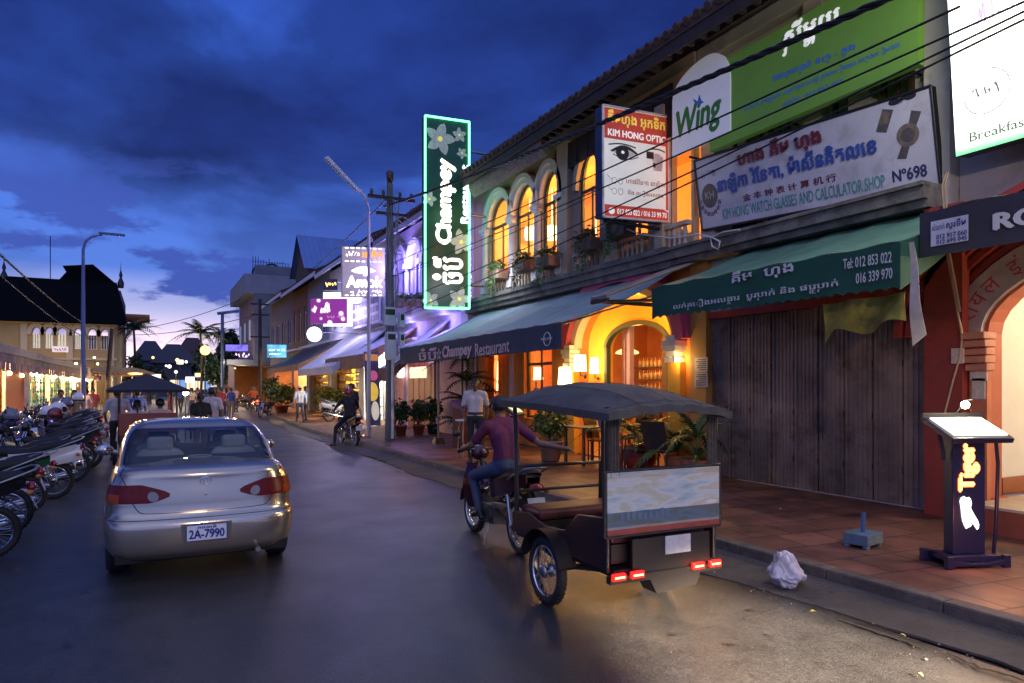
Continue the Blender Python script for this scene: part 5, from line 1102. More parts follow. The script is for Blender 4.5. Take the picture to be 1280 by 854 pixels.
# goods racks with lights
cols = [pmat('market goods %d' % i, c, .5, .3, 9) for i, c in enumerate(((.65,.45,.08),(.10,.42,.38),(.6,.12,.08),(.65,.62,.55),(.15,.3,.6),(.55,.3,.5)))]
rg = random.Random(11)
stall_specs = [(39,120,210,'teal framed stall rack packed with hanging goods at the left'), (121,0,0,''),]
for i, (x0, x1, lb) in enumerate(((40, 70, 'teal framed stall rack packed with hanging goods, next to the orange panel'), (71, 94, 'stall rack with a green box shelf in the market hall'), (96, 104, 'narrow rack of white packets in the market hall'), (105, 125, 'glowing golden stall of lamps and gilded goods in the market hall'))):
    a, b = sx(x0, -5.6), sx(x1, -5.6); t = thing('stall_rack', lb, 'stall rack', (-5.8, (a+b)/2, 0), 0, 'racks in the market hall'); mb = MB()
    for z in (.5, 1.0, 1.5, 2.0, 2.45): mb.box(-6.1, -5.6, a, b, z-.03, z)
    k = max(2, int((b-a)/1.2))
    for j in range(k+1): s = a+(b-a)*j/k; mb.box(-5.64, -5.58, s-.03, s+.03, 0, 2.6)
    mb.build('shelf', pmat('teal shelf', (.05,.22,.22), .5) if i < 2 else DKWOOD, t); mb = MB()
    for z in (.5, 1.0, 1.5, 2.0):
        s = a+.05
        while s < b-.25:
            w = rg.uniform(.25, .6); c_ = rg.randrange(6) if i < 3 else 0
            if rg.random() < .5: mb.box(-6.0, -5.62+rg.uniform(-.1,0), s, min(b, s+w*.9), z+.002, z+rg.uniform(.2,.44), c_)
            else: mb.sph((-5.75, s+w/2, z+.22), (.16,w*.42,.21), 10, c_)
            s += w
    o = mb.build('goods', cols if i < 3 else [pmat('gilded goods', (.8,.5,.15), .35, .3, 9)]*6, t); o['kind'] = 'stuff'
for i in range(9):
    s = 29 + i*5.6; lamp('stall_light', (HT-1.0, s, 2.3), 900 if i < 4 else 520, (1,.60,.24), .12)
mbulb = []
for i, (x, y) in enumerate(((118,447),(112,462),(122,455),(16,458),(60,458),(95,455))):
    p = onT(x, y, HT-.5); t = thing('hanging_bulb', ['bare bulb glowing at the far end of the market eave','bare bulb low in the golden stall','bare bulb in front of the golden stall','white hanging lamp by the orange panel','bulb over the teal rack','bulb over the green box shelf'][i], 'lamp', tuple(p), 0, 'bulbs in the market hall')
    mb = MB(); mb.sph(p, .10 if i != 3 else .12, 12); mb.build('bulb', emat('warm bulb', (1,.72,.35), 16) if i != 3 else emat('white bulb', (1,.93,.85), 3), t); mb = MB(); mb.cyl(p+Vector((0,0,.05)), (p.x,p.y,2.85), .015, None, 5); mb.build('cord', BLACK, t)
for i in range(16):
    q = Vector((HT-.45, 30+i*2.9, 2.28-.05*(i % 3))); t = thing('hanging_bulb', 'bare warm bulb in the string hanging along the market eave', 'lamp', tuple(q), 0, 'string of bulbs along the market eave'); mb = MB(); mb.sph(q, .085, 10); mb.build('bulb', MATS['warm bulb'], t); mb = MB(); mb.cyl(q+Vector((0,0,.06)), (q.x,q.y,2.6), .012, None, 5); mb.build('cord', BLACK, t)
# lit umbrellas and stalls where the market ends
def parasol(label, c, r, h, mat, tilt=0, n=10):
    t = thing('parasol', label, 'parasol', (c[0], c[1], 0)); mb = MB()
    mb.lathe([(0,h+.45),(r*.5,h+.28),(r,h),(r,h-.12)], (c[0],c[1],0), n=n, smooth=False); mb.build('canopy', mat, t)
    mb = MB(); mb.cyl((c[0],c[1],0),(c[0],c[1],h+.4),.03); mb.build('pole', STEEL, t)
for i, (x, y, lb) in enumerate(((140, 458, 'straw coloured parasol glowing from the stall lamps under it, left one'), (152, 462, 'wide straw parasol over the lit street stall beyond the market hall'), (165, 460, 'small orange parasol at the far end of the lit stalls'))):
    p = atD(x, y, 58 - 3*i); parasol(lb, (p.x, p.y), 2.2 - .3*i, max(2.4, p.z-.4), pmat('straw parasol', (.55,.30,.10), .8, .3)); lamp('parasol_light', (p.x+.3, p.y-1.6, 2.5), 160, (1,.7,.35), .15)
# ================================================================ yellow colonial building closing the left side
YB = 86.0; yc = onS(145, 400, YB).x
by = thing('colonial_building', 'long yellow two storey colonial building with dark steep roof at the left', 'building', (yc-12, YB, 0))
YW = pmat('colonial yellow', (.50,.34,.13), .75, .15, .4, dirt=(.42,.27,.10), dscale=.4); BLW = pmat('blue grey bay', (.18,.22,.36), .7)
zs = lambda y: onS(100, y, YB).z
z_e, z_w0, z_sp, z_ap, z_slab, z_ridge = zs(402), zs(434), zs(420), zs(411), zs(449), zs(340)
xs = lambda x: onS(x, 430, YB).x
mb = MB(); ops = [(xs(40),xs(51)),(xs(56),xs(67)),(xs(71),xs(84)),(xs(93),xs(102)),(xs(110),xs(121)),(xs(126),xs(137))]
ops3 = [(-b, -a) for a, b in ops]
# wall in X: use a rotated builder (wall_open works along Y, so swap axes)
tmp = MB(); wall_open(tmp, 0, .5, xs(-140), yc, 0, z_e, [(a, b, z_w0-.2, z_sp, z_ap) for a, b in ops])
mb = MB(); mb.add([(y, YB+x, z) for x, y, z in tmp.v], [tuple(reversed(f)) for f in tmp.f]); mb.box(yc-.4, yc, YB+.5, YB+34, 0, z_e); mb.build('wall', YW, by, fix=True)
mb = MB()
for a, b in ops:
    tmp = MB(); arc_band(tmp, -.25, -.01, (a+b)/2, (b-a)/2, z_sp, z_ap-z_sp, .05, .45); mb.add([(y, YB+x, z) for x, y, z in tmp.v], tmp.f)
mb.box(xs(-140), yc+.1, YB-.3, YB-.002, z_slab-.12, z_slab+.12); mb.box(xs(-140), yc+.15, YB-.25, YB-.003, z_e-.35, z_e-.02)
for x in (30, 87, 139): mb.box(xs(x)-.3, xs(x)+.3, YB-.15, YB-.004, 0, z_e-.4)
mb.build('mouldings', pmat('pale yellow moulding', (.62,.50,.30), .7, .15, .5), by)
for i, (a, b) in enumerate(ops):
    mb = MB(); mb.box(a+.05, b-.05, YB+.2, YB+.26, z_w0-.18, z_sp+.1); f = mb.build('window', pmat('dark shutters', (.05,.025,.02), .6) if i > 3 else emat('lit window', (1,.85,.55), .55), by)
    mb = MB()
    for k in range(4): s = a+.05+k*(b-a-.1)/3; mb.box(s-.05, s+.05, YB+.12, YB+.199, z_w0-.18, z_sp+.1)
    mb.build('frame', WHITEP, f)
mb = MB(); xl = xs(-140); e = 1.0
mb.add([(xl,YB-e,z_e-.1),(yc+e,YB-e,z_e-.1),(yc+e-1.2,YB+7,z_ridge),(xl,YB+7,z_ridge)], [(0,1,2,3)]); mb.add([(xl,YB-e,z_e-.3),(yc+e,YB-e,z_e-.3),(yc+e,YB-e,z_e-.1),(xl,YB-e,z_e-.1)], [(0,1,2,3)])
mb.add([(yc+e,YB-e,z_e-.1),(yc+e,YB+16,z_e-.1),(yc+e-1.2,YB+7,z_ridge)], [(0,1,2)]); mb.build('roof', pmat('black night tiles', (.004,.004,.005), .95, .3, 1, spec=.05), by)
for x in (5, 151):
    p = onS(x, 338, YB+7); mb = MB(); mb.lathe([(.3,-.6),(.35,0),(.12,.6),(.2,.9),(.05,1.5),(0,2.6)], (p.x,p.y,z_ridge), n=8); mb.build('finial', BLACK, by)
mb = MB(); a, b = xs(62), xs(88); mb.add([(a,YB+7,z_ridge-.2),(b+4,YB+7,z_ridge-.2),((a+b)/2+2.5,YB+7.2,z_ridge+2.0),((a+b)/2-.5,YB+7.2,z_ridge+1.6),((a)/1+.8,YB+7.1,z_ridge+.9)], [(0,1,2,3,4)]); mb.build('ridge_gable', MATS['black night tiles'], by)
mb = MB(); p = onS(63, 335, YB+8); mb.cyl((p.x,p.y,z_ridge),(p.x,p.y,z_ridge+5),.05,None,5); mb.build('antenna', BLACK, by)
mb = MB(); mb.box(yc+.01, yc+3.2, YB+16, YB+26, z_e+2.2, z_e+2.5); 
for i in range(5): mb.add([(yc,YB+16+2*i,z_e+1),(yc+3.0-.15*i,YB+16+2*i,z_e+2.2+.6*i*.4),(yc+3.0,YB+16.3+2*i,z_e+2.2),(yc,YB+16.3+2*i,z_e+1)], [(0,1,2,3)])
mb.build('side_gable', pmat('pinkish gable', (.32,.17,.13), .7, .3), by)
mb = MB(); mb.box(yc-.4, yc+.02, YB+12, YB+30, z_e-.1, z_e+5); mb.build('end_gable', pmat('brown side wall', (.14,.10,.11), .8, .3), by)
for x in (18, 60, 110): lamp('facade_glow', (xs(x), YB-5, 5.2), 80, (1,.72,.40), .3)
# ---- blue signboard on the building's ground floor, far house roofs beyond
t = thing('shop_sign', 'white shop board with red print on the yellow building', 'sign', (xs(72), YB-.6, zs(446))); mb = MB(); mb.box(xs(66), xs(86), YB-.6, YB-.4, zs(441), zs(434)); mb.build('board', lmat('lit white board', (.7,.6,.6), .6), t); scrawl((Vector((xs(68), YB-.61, zs(440))), Vector((1,0,0)), Vector((0,0,1)), Vector((0,-1,0))), (0,xs(84)-xs(68),0,zs(435)-zs(440)), REDP, t, 21, 5)
for k, (x0, x1, y0, y1, d, c, lb) in enumerate(((170,205,424,455,120,(.03,.03,.045),'dark hipped roof house at the end of the street, left'), (196,240,428,462,105,(.05,.045,.055),'low dark house with blue shop front at the end of the street'), (222,262,420,462,130,(.06,.025,.025),'dark red roofed house at the end of the street'))):
    a = atD(x0, y1, d); b = atD(x1, y1, d); z1 = atD(x0, y0, d).z; t = thing('far_house', lb, 'house', ((a.x+b.x)/2, a.y, 0), 0, 'houses closing the street')
    zm = z1*.62; mb = MB(); dy = 8; xm = (a.x+b.x)/2; q = (b.x-a.x)*.15
    mb.add([(a.x,a.y,0),(b.x,a.y,0),(b.x,a.y+dy,0),(a.x,a.y+dy,0),(a.x,a.y,zm),(b.x,a.y,zm),(b.x,a.y+dy,zm),(a.x,a.y+dy,zm)], [(0,1,5,4),(1,2,6,5),(2,3,7,6),(3,0,4,7)]); mb.build('wall', pmat('far wall %d' % k, (.10,.11,.16), .8), t)
    mb = MB(); mb.add([(a.x-1,a.y-1,zm),(b.x+1,a.y-1,zm),(b.x+1,a.y+dy+1,zm),(a.x-1,a.y+dy+1,zm),(a.x+q*2,a.y+dy/2,z1),(b.x-q*2,a.y+dy/2,z1)], [(0,1,5,4),(1,2,5),(2,3,4,5),(3,0,4)]); mb.build('roof', pmat('far roof %d' % k, c, .7, .3), t)
    for j in range(4): 
        mb = MB(); wx = a.x+(b.x-a.x)*(j+.3)/4; mb.box(wx, wx+1.4, a.y-.06, a.y-.01, 1.0, 2.6); mb.build('window', emat('far lit window', (1,.75,.45), 1.2) if (j+k) % 2 == 0 else emat('far blue window', (.3,.5,1), .6), t)
# bare glowing bulbs and lit panels of the far stalls
fl = [(256,438,3.4,'yellow globe lamp glowing over the far crossing',60,.45),(254,452,0,'',0,0),(232,490,2.2,'dazzling bare lamp beside the small tuk-tuk',22,.13)]
p = atD(256.5, 438, 60); t = thing('globe_lamp', 'yellow globe lamp glowing high over the far crossing', 'lamp', (p.x,p.y,0)); mb = MB(); mb.sph(p, .42, 18); mb.build('globe', emat('yellow globe', (1,.72,.22), 2.2), t); mb = MB(); mb.cyl((p.x,p.y,0),(p.x,p.y,p.z-.4),.05); mb.build('post', BLACK, t); lamp('globe_light', (p.x,p.y-.8,p.z), 60, (1,.75,.3), .3)
p = atD(232, 491, 21); t = thing('stall_lamp', 'dazzling bare bulb on a stand beside the small parked tuk-tuk', 'lamp', (p.x,p.y,0)); mb = MB(); mb.sph(p, .085, 14); mb.build('bulb', emat('dazzling bulb', (1,.80,.5), 40), t); mb = MB(); mb.cyl((p.x,p.y,0),(p.x,p.y,p.z-.07),.02); mb.build('stand', BLACK, t); lamp('stall_bulb_light', (p.x,p.y-.2,p.z), 60, (1,.8,.5), .1)
rg = random.Random(5)
for i in range(22):
    x = rg.uniform(176, 296); y = rg.uniform(447, 478); d = rg.uniform(60, 95); p = atD(x, y, d); w = rg.choice((.14,.18,.25,.4))
    if abs(x-256) < 5: continue
    t = thing('stall_light', 'small lit panel or bulb among the distant night stalls at the end of the street', 'lit panel', (p.x, p.y, 0), 0, 'lit panels of the distant night stalls')
    mb = MB(); mb.box(p.x-w, p.x+w, p.y, p.y+.1, p.z-w*.7, p.z+w*.7) if w > .2 else mb.sph(p, w, 10); mb.build('panel', emat('far white glow', (1,.93,.8), 2.0) if i % 3 else emat('far amber glow', (1,.6,.25), 2.2), t); mb = MB(); mb.cyl((p.x,p.y+.05,0),(p.x,p.y+.05,p.z),.04,None,5); mb.build('post', BLACK, t)
    if i % 4 == 0: lamp('far_glow', (p.x, p.y-1, p.z), 120, (1,.8,.5), .3)
# ================================================================ trees and plants
LEAFN = pmat('leaf dark', (.035,.065,.022), .5, .45, 3, spec=.3); LEAFM = pmat('leaf mid', (.07,.13,.03), .5, .4, 4); LEAFY = pmat('leaf yellow green', (.16,.20,.035), .5, .35, 4); BARK = pmat('bark', (.06,.045,.035), .9, .4, 10, .5, 30)
POT = pmat('terracotta pot', (.32,.10,.055), .6, .25, 6); POTG = pmat('dark green pot', (.02,.05,.04), .4); SOIL = pmat('soil', (.03,.02,.015), .9)
def leafcloud(mb, c, rad, n, size, rg, m=0, droop=.3, shell=.35):
    c = Vector(c); rad = Vector(rad)
    for _ in range(n):
        while True:
            d = Vector((rg.uniform(-1,1), rg.uniform(-1,1), rg.uniform(-1,1)))
            if shell < d.length < 1: break
        k = .75 + .25*math.sin(d.x*7+c.x) * math.cos(d.y*6+d.z*5)
        p = c + Vector((d.x*rad.x, d.y*rad.y, d.z*rad.z))*k
        a = Vector((rg.uniform(-1,1), rg.uniform(-1,1), rg.uniform(-.6,.4)-droop)).normalized(); b = a.cross(Vector((rg.uniform(-1,1), rg.uniform(-1,1), rg.uniform(-1,1)))).normalized()
        s = size*rg.uniform(.6,1.3); mid = p + a*s*.5 + Vector((0,0,.06*s))
        mb.add([p, mid+b*s*.28, p+a*s, mid-b*s*.28], [(0,1,2,3)], rg.randrange(m) if m else 0)
def bush(label, c, rad, n, size, mats=(0,), seed=1, pot=None, name='potted_plant', group=None, stems=5, cat='plant', shell=.2):
    rg = random.Random(seed); t = thing(name, label, cat, (c[0],c[1],c[2]), 0, group); zt = c[2]
    if pot:
        r, h, pm = pot; mb = MB(); mb.lathe([(0,0),(r*.72,0),(r*.95,h*.86),(r*1.06,h*.86),(r*1.06,h),(r*.9,h),(r*.88,h*.88),(0,h*.88)], c, n=20); mb.build('pot', pm, t); zt += h
    mb = MB(); lc = Vector((c[0], c[1], zt + rad[2]*.95))
    mb2 = MB()
    for i in range(stems):
        e = lc + Vector((rg.uniform(-.6,.6)*rad[0], rg.uniform(-.6,.6)*rad[1], rg.uniform(0,.7)*rad[2])); mb2.tube([(c[0],c[1],zt-.04), (Vector((c[0],c[1],zt))+e)/2+Vector((rg.uniform(-.05,.05),rg.uniform(-.05,.05),0)), e], [.02,.014,.005], 5)
    mb2.build('stems', BARK, t)
    leafcloud(mb, lc, rad, n, size, rg, len(mats), shell=shell); mb.build('foliage', [ (LEAFN,LEAFM,LEAFY)[k] for k in mats], t); return t
def fronds(mb, c, n, L, rg, w=.05, up=.9, m=0, split=14):
    for i in range(n):
        a = rg.uniform(0, 6.283); el = rg.uniform(.25, 1.0)*up; ln = L*rg.uniform(.7,1.1); d = Vector((math.cos(a), math.sin(a), 0)); prev = None; side = Vector((-d.y, d.x, 0))
        for k in range(split):
            f = k/(split-1); p = Vector(c) + d*(ln*f*math.cos(el*(1-f*.3))) + Vector((0,0, ln*(math.sin(el)*f - .75*f*f*(1.15-el*.5))))
            if prev is not None:
                ww = w*ln*math.sin(math.pi*min(1,.12+f*.88))
                for sg in (-1, 1):
                    tip = (prev+p)/2 + side*sg*ww*2.2 + (p-prev)*1.2 - Vector((0,0,ww*.7)); mb.add([prev, p, tip], [(0,1,2)], m)
                mb.add([prev-side*.006, p-side*.006, p+side*.006, prev+side*.006], [(0,1,2,3)], m)
            prev = p
def palm(label, c, h, L, n, seed, name='palm_tree', trunk=.16, group=None):
    rg = random.Random(seed); t = thing(name, label, 'tree', (c[0],c[1],0), 0, group); mb = MB(); mb.tube([(c[0]+.15*math.sin(k*.5),c[1],h*k/6) for k in range(7)], [trunk*(1.2-.5*k/6) for k in range(7)], 8); mb.build('trunk', BARK, t)
    mb = MB(); fronds(mb, (c[0]+.15*math.sin(3),c[1],h), n, L, rg, .07, 1.1); mb.build('crown', LEAFN, t)
p = atD(167, 425, 80); palm('feathery palm beside the dark colonial roof', (p.x, p.y), 8.2, 3.4, 32, 3)
p = atD(250, 425, 60); palm('taller palm standing against the pink sky over the street end', (p.x, p.y), 6.3, 2.8, 34, 4, trunk=.11)
p = atD(276, 418, 90); palm('slim palm close to the pale corner building', (p.x, p.y), 8.4, 3.0, 22, 6)
def tree(label, c, h, cr, n, size, seed, trunk=.2):
    rg = random.Random(seed); t = thing('leafy_tree', label, 'tree', (c[0],c[1],0)); mb = MB(); z0 = h-cr[2]*1.6
    mb.tube([(c[0],c[1],0),(c[0]+.1,c[1],z0*.6),(c[0],c[1],z0+.4)], [trunk*1.3,trunk,trunk*.7], 9)
    lobes = [(Vector((c[0]+rg.uniform(-.6,.6)*cr[0], c[1]+rg.uniform(-.6,.6)*cr[1], h-cr[2]+rg.uniform(-.6,.6)*cr[2])), rg.uniform(.4,.62)) for _ in range(9)]
    for q, k in lobes: mb.tube([(c[0],c[1],z0), (Vector((c[0],c[1],z0))+q)/2+Vector((0,0,.2)), q], [trunk*.6,trunk*.35,trunk*.12], 6)
    mb.build('trunk', BARK, t); mb = MB()
    for q, k in lobes: leafcloud(mb, q, Vector(cr)*k, n//9, size, rg, 2, shell=.3)
    mb.build('crown', [LEAFN, pmat('leaf night', (.02,.04,.018), .6, .4, 3)], t)
p = atD(186, 448, 75); tree('round dark tree beyond the market stalls', (p.x,p.y), 5.2, (2.6,2.6,2.0), 2200, .45, 8)
p = atD(272, 452, 66); tree('dense dark tree hung with lamps in front of the corner building', (p.x,p.y), 6.0, (2.2,2.2,2.2), 3000, .4, 9)
p = atD(292, 412, 84); tree('tall dark tree pressed against the pale corner building', (p.x,p.y), 9.6, (2.0,2.2,3.2), 2600, .5, 12)
p = atD(215, 462, 110); tree('low black tree far behind the small tuk-tuk', (p.x,p.y), 5.4, (5.0,3,2.2), 2200, .6, 14)
# bushes along the far kerb
def at0(x, y, z=.15): q = onZ(x, y, z); return (q.x, q.y, z)
q = at0(352, 516); bush('big bushy green plant in a clay tub by the far kerb', q, (1.0,1.0,.75), 900, .24, (1,2), 2, (.42,.45,POT), group='plants along the far kerb')
q = at0(338, 509); bush('loose red flowered shrub behind the big bushy plant', q, (.9,.9,1.1), 700, .22, (0,1), 5, (.4,.4,POT), group='plants along the far kerb')
q = at0(410, 520); bush('yellow green shrub beside the walking man in white', q, (1.0,1.0,.7), 700, .22, (2,), 6, (.35,.4,POTG), group='plants along the far kerb')
q = at0(428, 512); bush('tall leafy plant in front of the yellow souvenir rack', q, (.8,.8,1.0), 700, .2, (1,2), 7, (.35,.5,POT), group='plants along the far kerb')
q = at0(440, 520); bush('low yellow flowering plant behind the white scooter', q, (.9,.8,.45), 500, .18, (2,), 8, (.35,.35,POT), group='plants along the far kerb')
# pots beside the pole
for x, y, r, s, pm, lb in ((501,545,.20,41,POT,'green shrub in a red clay pot, nearest the concrete pole'), (523,544,.20,42,POT,'green shrub in a red clay pot, middle of the three by the pole'), (541,543,.22,43,POTG,'green shrub in a dark green tub beside the awning prop')):
    q = at0(x, y, .16); bush(lb, q, (.36,.36,.48), 340, .16, (0,1), s, (r,.34,pm), group='potted shrubs by the concrete pole')
# big broad leaved plant behind the waiter
q = at0(578, 548, .18); q = (7.4, onT(578,500,7.4).y, .18); t = thing('potted_palm', 'tall broad leaved palm in a pot behind the waiter', 'plant', q); mb = MB(); mb.lathe([(0,0),(.22,0),(.3,.45),(.27,.47),(0,.42)], q, n=18); mb.build('pot', POTG, t); mb = MB(); rg = random.Random(21)
for k in range(4): fronds(mb, (q[0]+rg.uniform(-.1,.1), q[1]+rg.uniform(-.1,.1), q[2]+.6+.55*k), 9, 1.25, rg, .10, 1.0)
mb.tube([(q[0],q[1],q[2]+.4),(q[0],q[1],q[2]+2.3)], .03, 6); mb.build('foliage', LEAFN, t)
# potted bush in front of the restaurant
q = (7.35, onT(688,540,7.35).y, .19); bush('bright round bush in a pale stone pot before the restaurant', q, (.46,.46,.42), 620, .15, (1,2), 31, (.26,.42,pmat('pale stone pot', (.42,.30,.22), .7, .2)), name='potted_bush')
q = (7.9, onT(800,500,7.9).y, .19); t = thing('potted_palm', 'spiky palm in a red pot inside the big arch', 'plant', q); mb = MB(); mb.lathe([(0,0),(.2,0),(.3,.2),(.3,.42),(.2,.5),(0,.46)], q, n=18); mb.build('pot', pmat('glossy red pot', (.4,.05,.03), .25), t); mb = MB(); rg = random.Random(24); fronds(mb, (q[0],q[1],q[2]+.55), 26, 1.15, rg, .05, 1.25); mb.build('foliage', [LEAFM], t)
q = (8.0, onT(845,520,8.0).y, .19); t = thing('potted_palm', 'arching palm at the right foot of the arch, lit from behind', 'plant', q); mb = MB(); mb.lathe([(0,0),(.16,0),(.22,.36),(0,.34)], q, n=18); mb.build('pot', POT, t); mb = MB(); rg = random.Random(27); fronds(mb, (q[0],q[1],q[2]+.45), 26, 1.1, rg, .05, 1.2); mb.build('foliage', [LEAFM], t)
for x_, T_, L_, h_, sd, lb in ((806,9.6,1.2,.95,91,'tall feathery palm deep inside the arch beside the timber post'), (768,8.0,1.0,.7,92,'bushy palm spreading over the table at the left of the arch'), (872,7.6,1.0,.75,93,'low spreading palm before the ochre pier')):
    q = (T_, onT(x_,500,T_).y, .19); t = thing('potted_palm', lb, 'plant', q); mb = MB(); mb.lathe([(0,0),(.17,0),(.24,.4),(0,.37)], q, n=18); mb.build('pot', POT, t); mb = MB(); rg = random.Random(sd); fronds(mb, (q[0],q[1],q[2]+.4), 10, L_*.8, rg, .05, 1.1); fronds(mb, (q[0],q[1],q[2]+h_), 16, L_, rg, .05, 1.25); mb.tube([(q[0],q[1],q[2]+.35),(q[0],q[1],q[2]+h_)], .025, 6); mb.build('foliage', [LEAFM], t)
# balcony planters
def planter(x, y, T, label, w, seed, hang=True, h=.26):
    p = onT(x, y, T); t = thing('balcony_planter', label, 'planter', tuple(p), 0, 'planters on the balcony ledges'); rg = random.Random(seed)
    mb = MB(); mb.box(p.x-.16, p.x+.16, p.y-w/2, p.y+w/2, p.z, p.z+h); mb.build('box', pmat('clay planter', (.20,.13,.09), .8, .35, 5), t, bevel=.015)
    mb = MB(); mb.box(p.x-.13, p.x+.13, p.y-w/2+.03, p.y+w/2-.03, p.z+h-.02, p.z+h+.004); mb.build('soil', SOIL, t)
    mb = MB(); 
    for k in range(4): fronds(mb, (p.x, p.y-w/2+w*(k+.5)/4, p.z+h), 9, .45, rg, .05, 1.3, 0, 8)
    leafcloud(mb, (p.x, p.y, p.z+h+.12), (.26,w*.6,.22), 90, .12, rg)
    if hang:
        for k in range(7): mb.tube([(p.x-.17, p.y+rg.uniform(-.5,.5)*w, p.z+h), (p.x-.22-rg.random()*.06, p.y+rg.uniform(-.5,.5)*w, p.z-rg.uniform(.2,.6))], .006, 4)
        leafcloud(mb, (p.x-.2, p.y, p.z-.12), (.08,w*.5,.4), 60, .09, rg)
    mb.build('foliage', [LEAFM], t)
for i, (x, y, w, lb) in enumerate(((622,350,.62,'clay planter with grassy plant under the first white arch from the green sign'), (654,340,.62,'clay planter under the middle white arch, vines trailing'), (684,335,.66,'clay planter overgrown with vines under the third white arch'), (735,315,.62,'clay planter beside the tall window left of the optician sign'), (772,298,.8,'large clay planter below the red optician sign'))): planter(x, y, TW-.38, lb, w, 60+i)
for i, x in enumerate((502, 512, 522)): planter(x, 384, TW-.36, ['left','middle','right'][i] + ' one of three small planters on the lilac balcony', .55, 70+i, False)
# ================================================================ poles, street lamps
p = onZ(487, 548, .15); px, py = 6.18, 19.4; topz = 7.7
t = thing('utility_pole', 'grey concrete utility pole carrying meter boxes and tangled wires', 'pole', (px,py,.15)); mb = MB(); mb.add([(px+a*.125*k+0, py+b*.11*k, z) for z, k in ((.15,1),(topz,.62)) for a, b in ((-1,-1),(1,-1),(1,1),(-1,1))], [(0,1,5,4),(1,2,6,5),(2,3,7,6),(3,0,4,7),(4,5,6,7)]); mb.build('shaft', pmat('old pole concrete', (.17,.165,.16), .85, .2, 2), t, bevel=.02)
mb = MB(); mb.box(px-.7, px+.7, py-.22, py-.12, 7.15, 7.25); mb.box(px-.45, px+.45, py-.22, py-.12, 6.7, 6.78)
mb.build('crossarm', EAVE, t); mb = MB()
for dx in (-.6,-.25,.25,.6): mb.lathe([(0,0),(.05,.0),(.03,.04),(.06,.07),(.03,.11),(.05,.14),(0,.18)], (px+dx,py-.17,7.25), n=10)
mb.lathe([(0,0),(.09,0),(.11,.3),(.06,.36),(0,.4)], (px,py,topz), n=10); mb.build('insulator', pmat('brown insulator', (.10,.05,.03), .3), t)
MET = pmat('pale grey meter box', (.48,.52,.56), .5, .1)
for (x0, x1, y0, y1, dx) in ((479,496,384,407,-.0),(482,496,415,450,0),(498,506,391,409,0),(498,506,416,432,0)):
    d = 19.2; a, b = atD(x0,y1,d), atD(x1,y0,d); mb = MB(); mb.box(a.x, b.x, a.y-.12, a.y+.1, a.z, b.z); o = mb.build('meter_box', MET, t, bevel=.012)
    mb = MB(); mb.box(a.x+.03, b.x-.03, a.y-.125, a.y-.121, b.z-.22, b.z-.06); mb.build('meter_glass', BLACK, o)
mb = MB(); rg = random.Random(3)
for k in range(7):
    x = px-.16+rg.uniform(-.04,.3); mb.tube([(x+rg.uniform(-.08,.08), py-.2-rg.uniform(0,.08), z) for z in [7.0-.55*i for i in range(9)]], .012, 5)
mb.build('wires', pmat('grey cable', (.25,.25,.26), .6), t)
mb = MB(); mb.tube([(px+.02,py-.19,.2),(px+.03,py-.17,3.2)], .045, 8); mb.build('conduit', WHITEP, t)
# right street lamp rising behind the pole
b0 = atD(461, 300, 21.5); t = thing('street_lamp', 'slim curved street lamp with long pale head above the taupe lightbox', 'street lamp', (b0.x,b0.y,.15)); LP = pmat('pale lamp post', (.5,.5,.5), .4, .03, .5)
c1 = [atD(461, y, 21.5) for y in (300, 275, 262)] + [atD(458,250,21.3), atD(452,240,21.1), atD(448,237,21)]
mb = MB(); mb.tube([(b0.x,b0.y,.15)]+c1, [.07,.05,.045,.042,.04,.04,.04], 10); mb.build('post', LP, t); mb = MB(); h0_, h1_ = atD(449,240,21), atD(407,197,20.2); d = (h1_-h0_).normalized(); u = d.cross(Vector((0,0,1))).normalized(); v = u.cross(d)
mb.add([h0_+u*.07+v*.04,h0_-u*.07+v*.04,h0_-u*.06-v*.05,h0_+u*.06-v*.05,h1_+u*.10+v*.05,h1_-u*.10+v*.05,h1_-u*.07-v*.05,h1_+u*.07-v*.05], [(0,1,2,3),(7,6,5,4),(0,4,5,1),(1,5,6,2),(2,6,7,3),(3,7,4,0)]); mb.build('head', pmat('lamp head', (.7,.72,.72), .4, .03, .5), t, bevel=.015)
# left street lamp
b0 = onS(104, 455, 27.0); t = thing('street_lamp', 'tall thin street lamp with short arm rising from the market eave at the left', 'street lamp', (b0.x,b0.y,0)); GB = pmat('blue grey post', (.10,.14,.26), .45, .03, .5)
P_ = [onS(104,y,27) for y in (470,400,330,312)] + [onS(107,302,27), onS(115,296,27), onS(128,293.5,27)]
mb = MB(); mb.tube([(b0.x,b0.y,0)]+P_, [.08,.075,.065,.05,.045,.04,.035,.03], 10); mb.build('post', GB, t); mb = MB(); mb.obox(onS(140,292.8,27), (.78,.16,.07), None); mb.build('head', GB, t, bevel=.02)
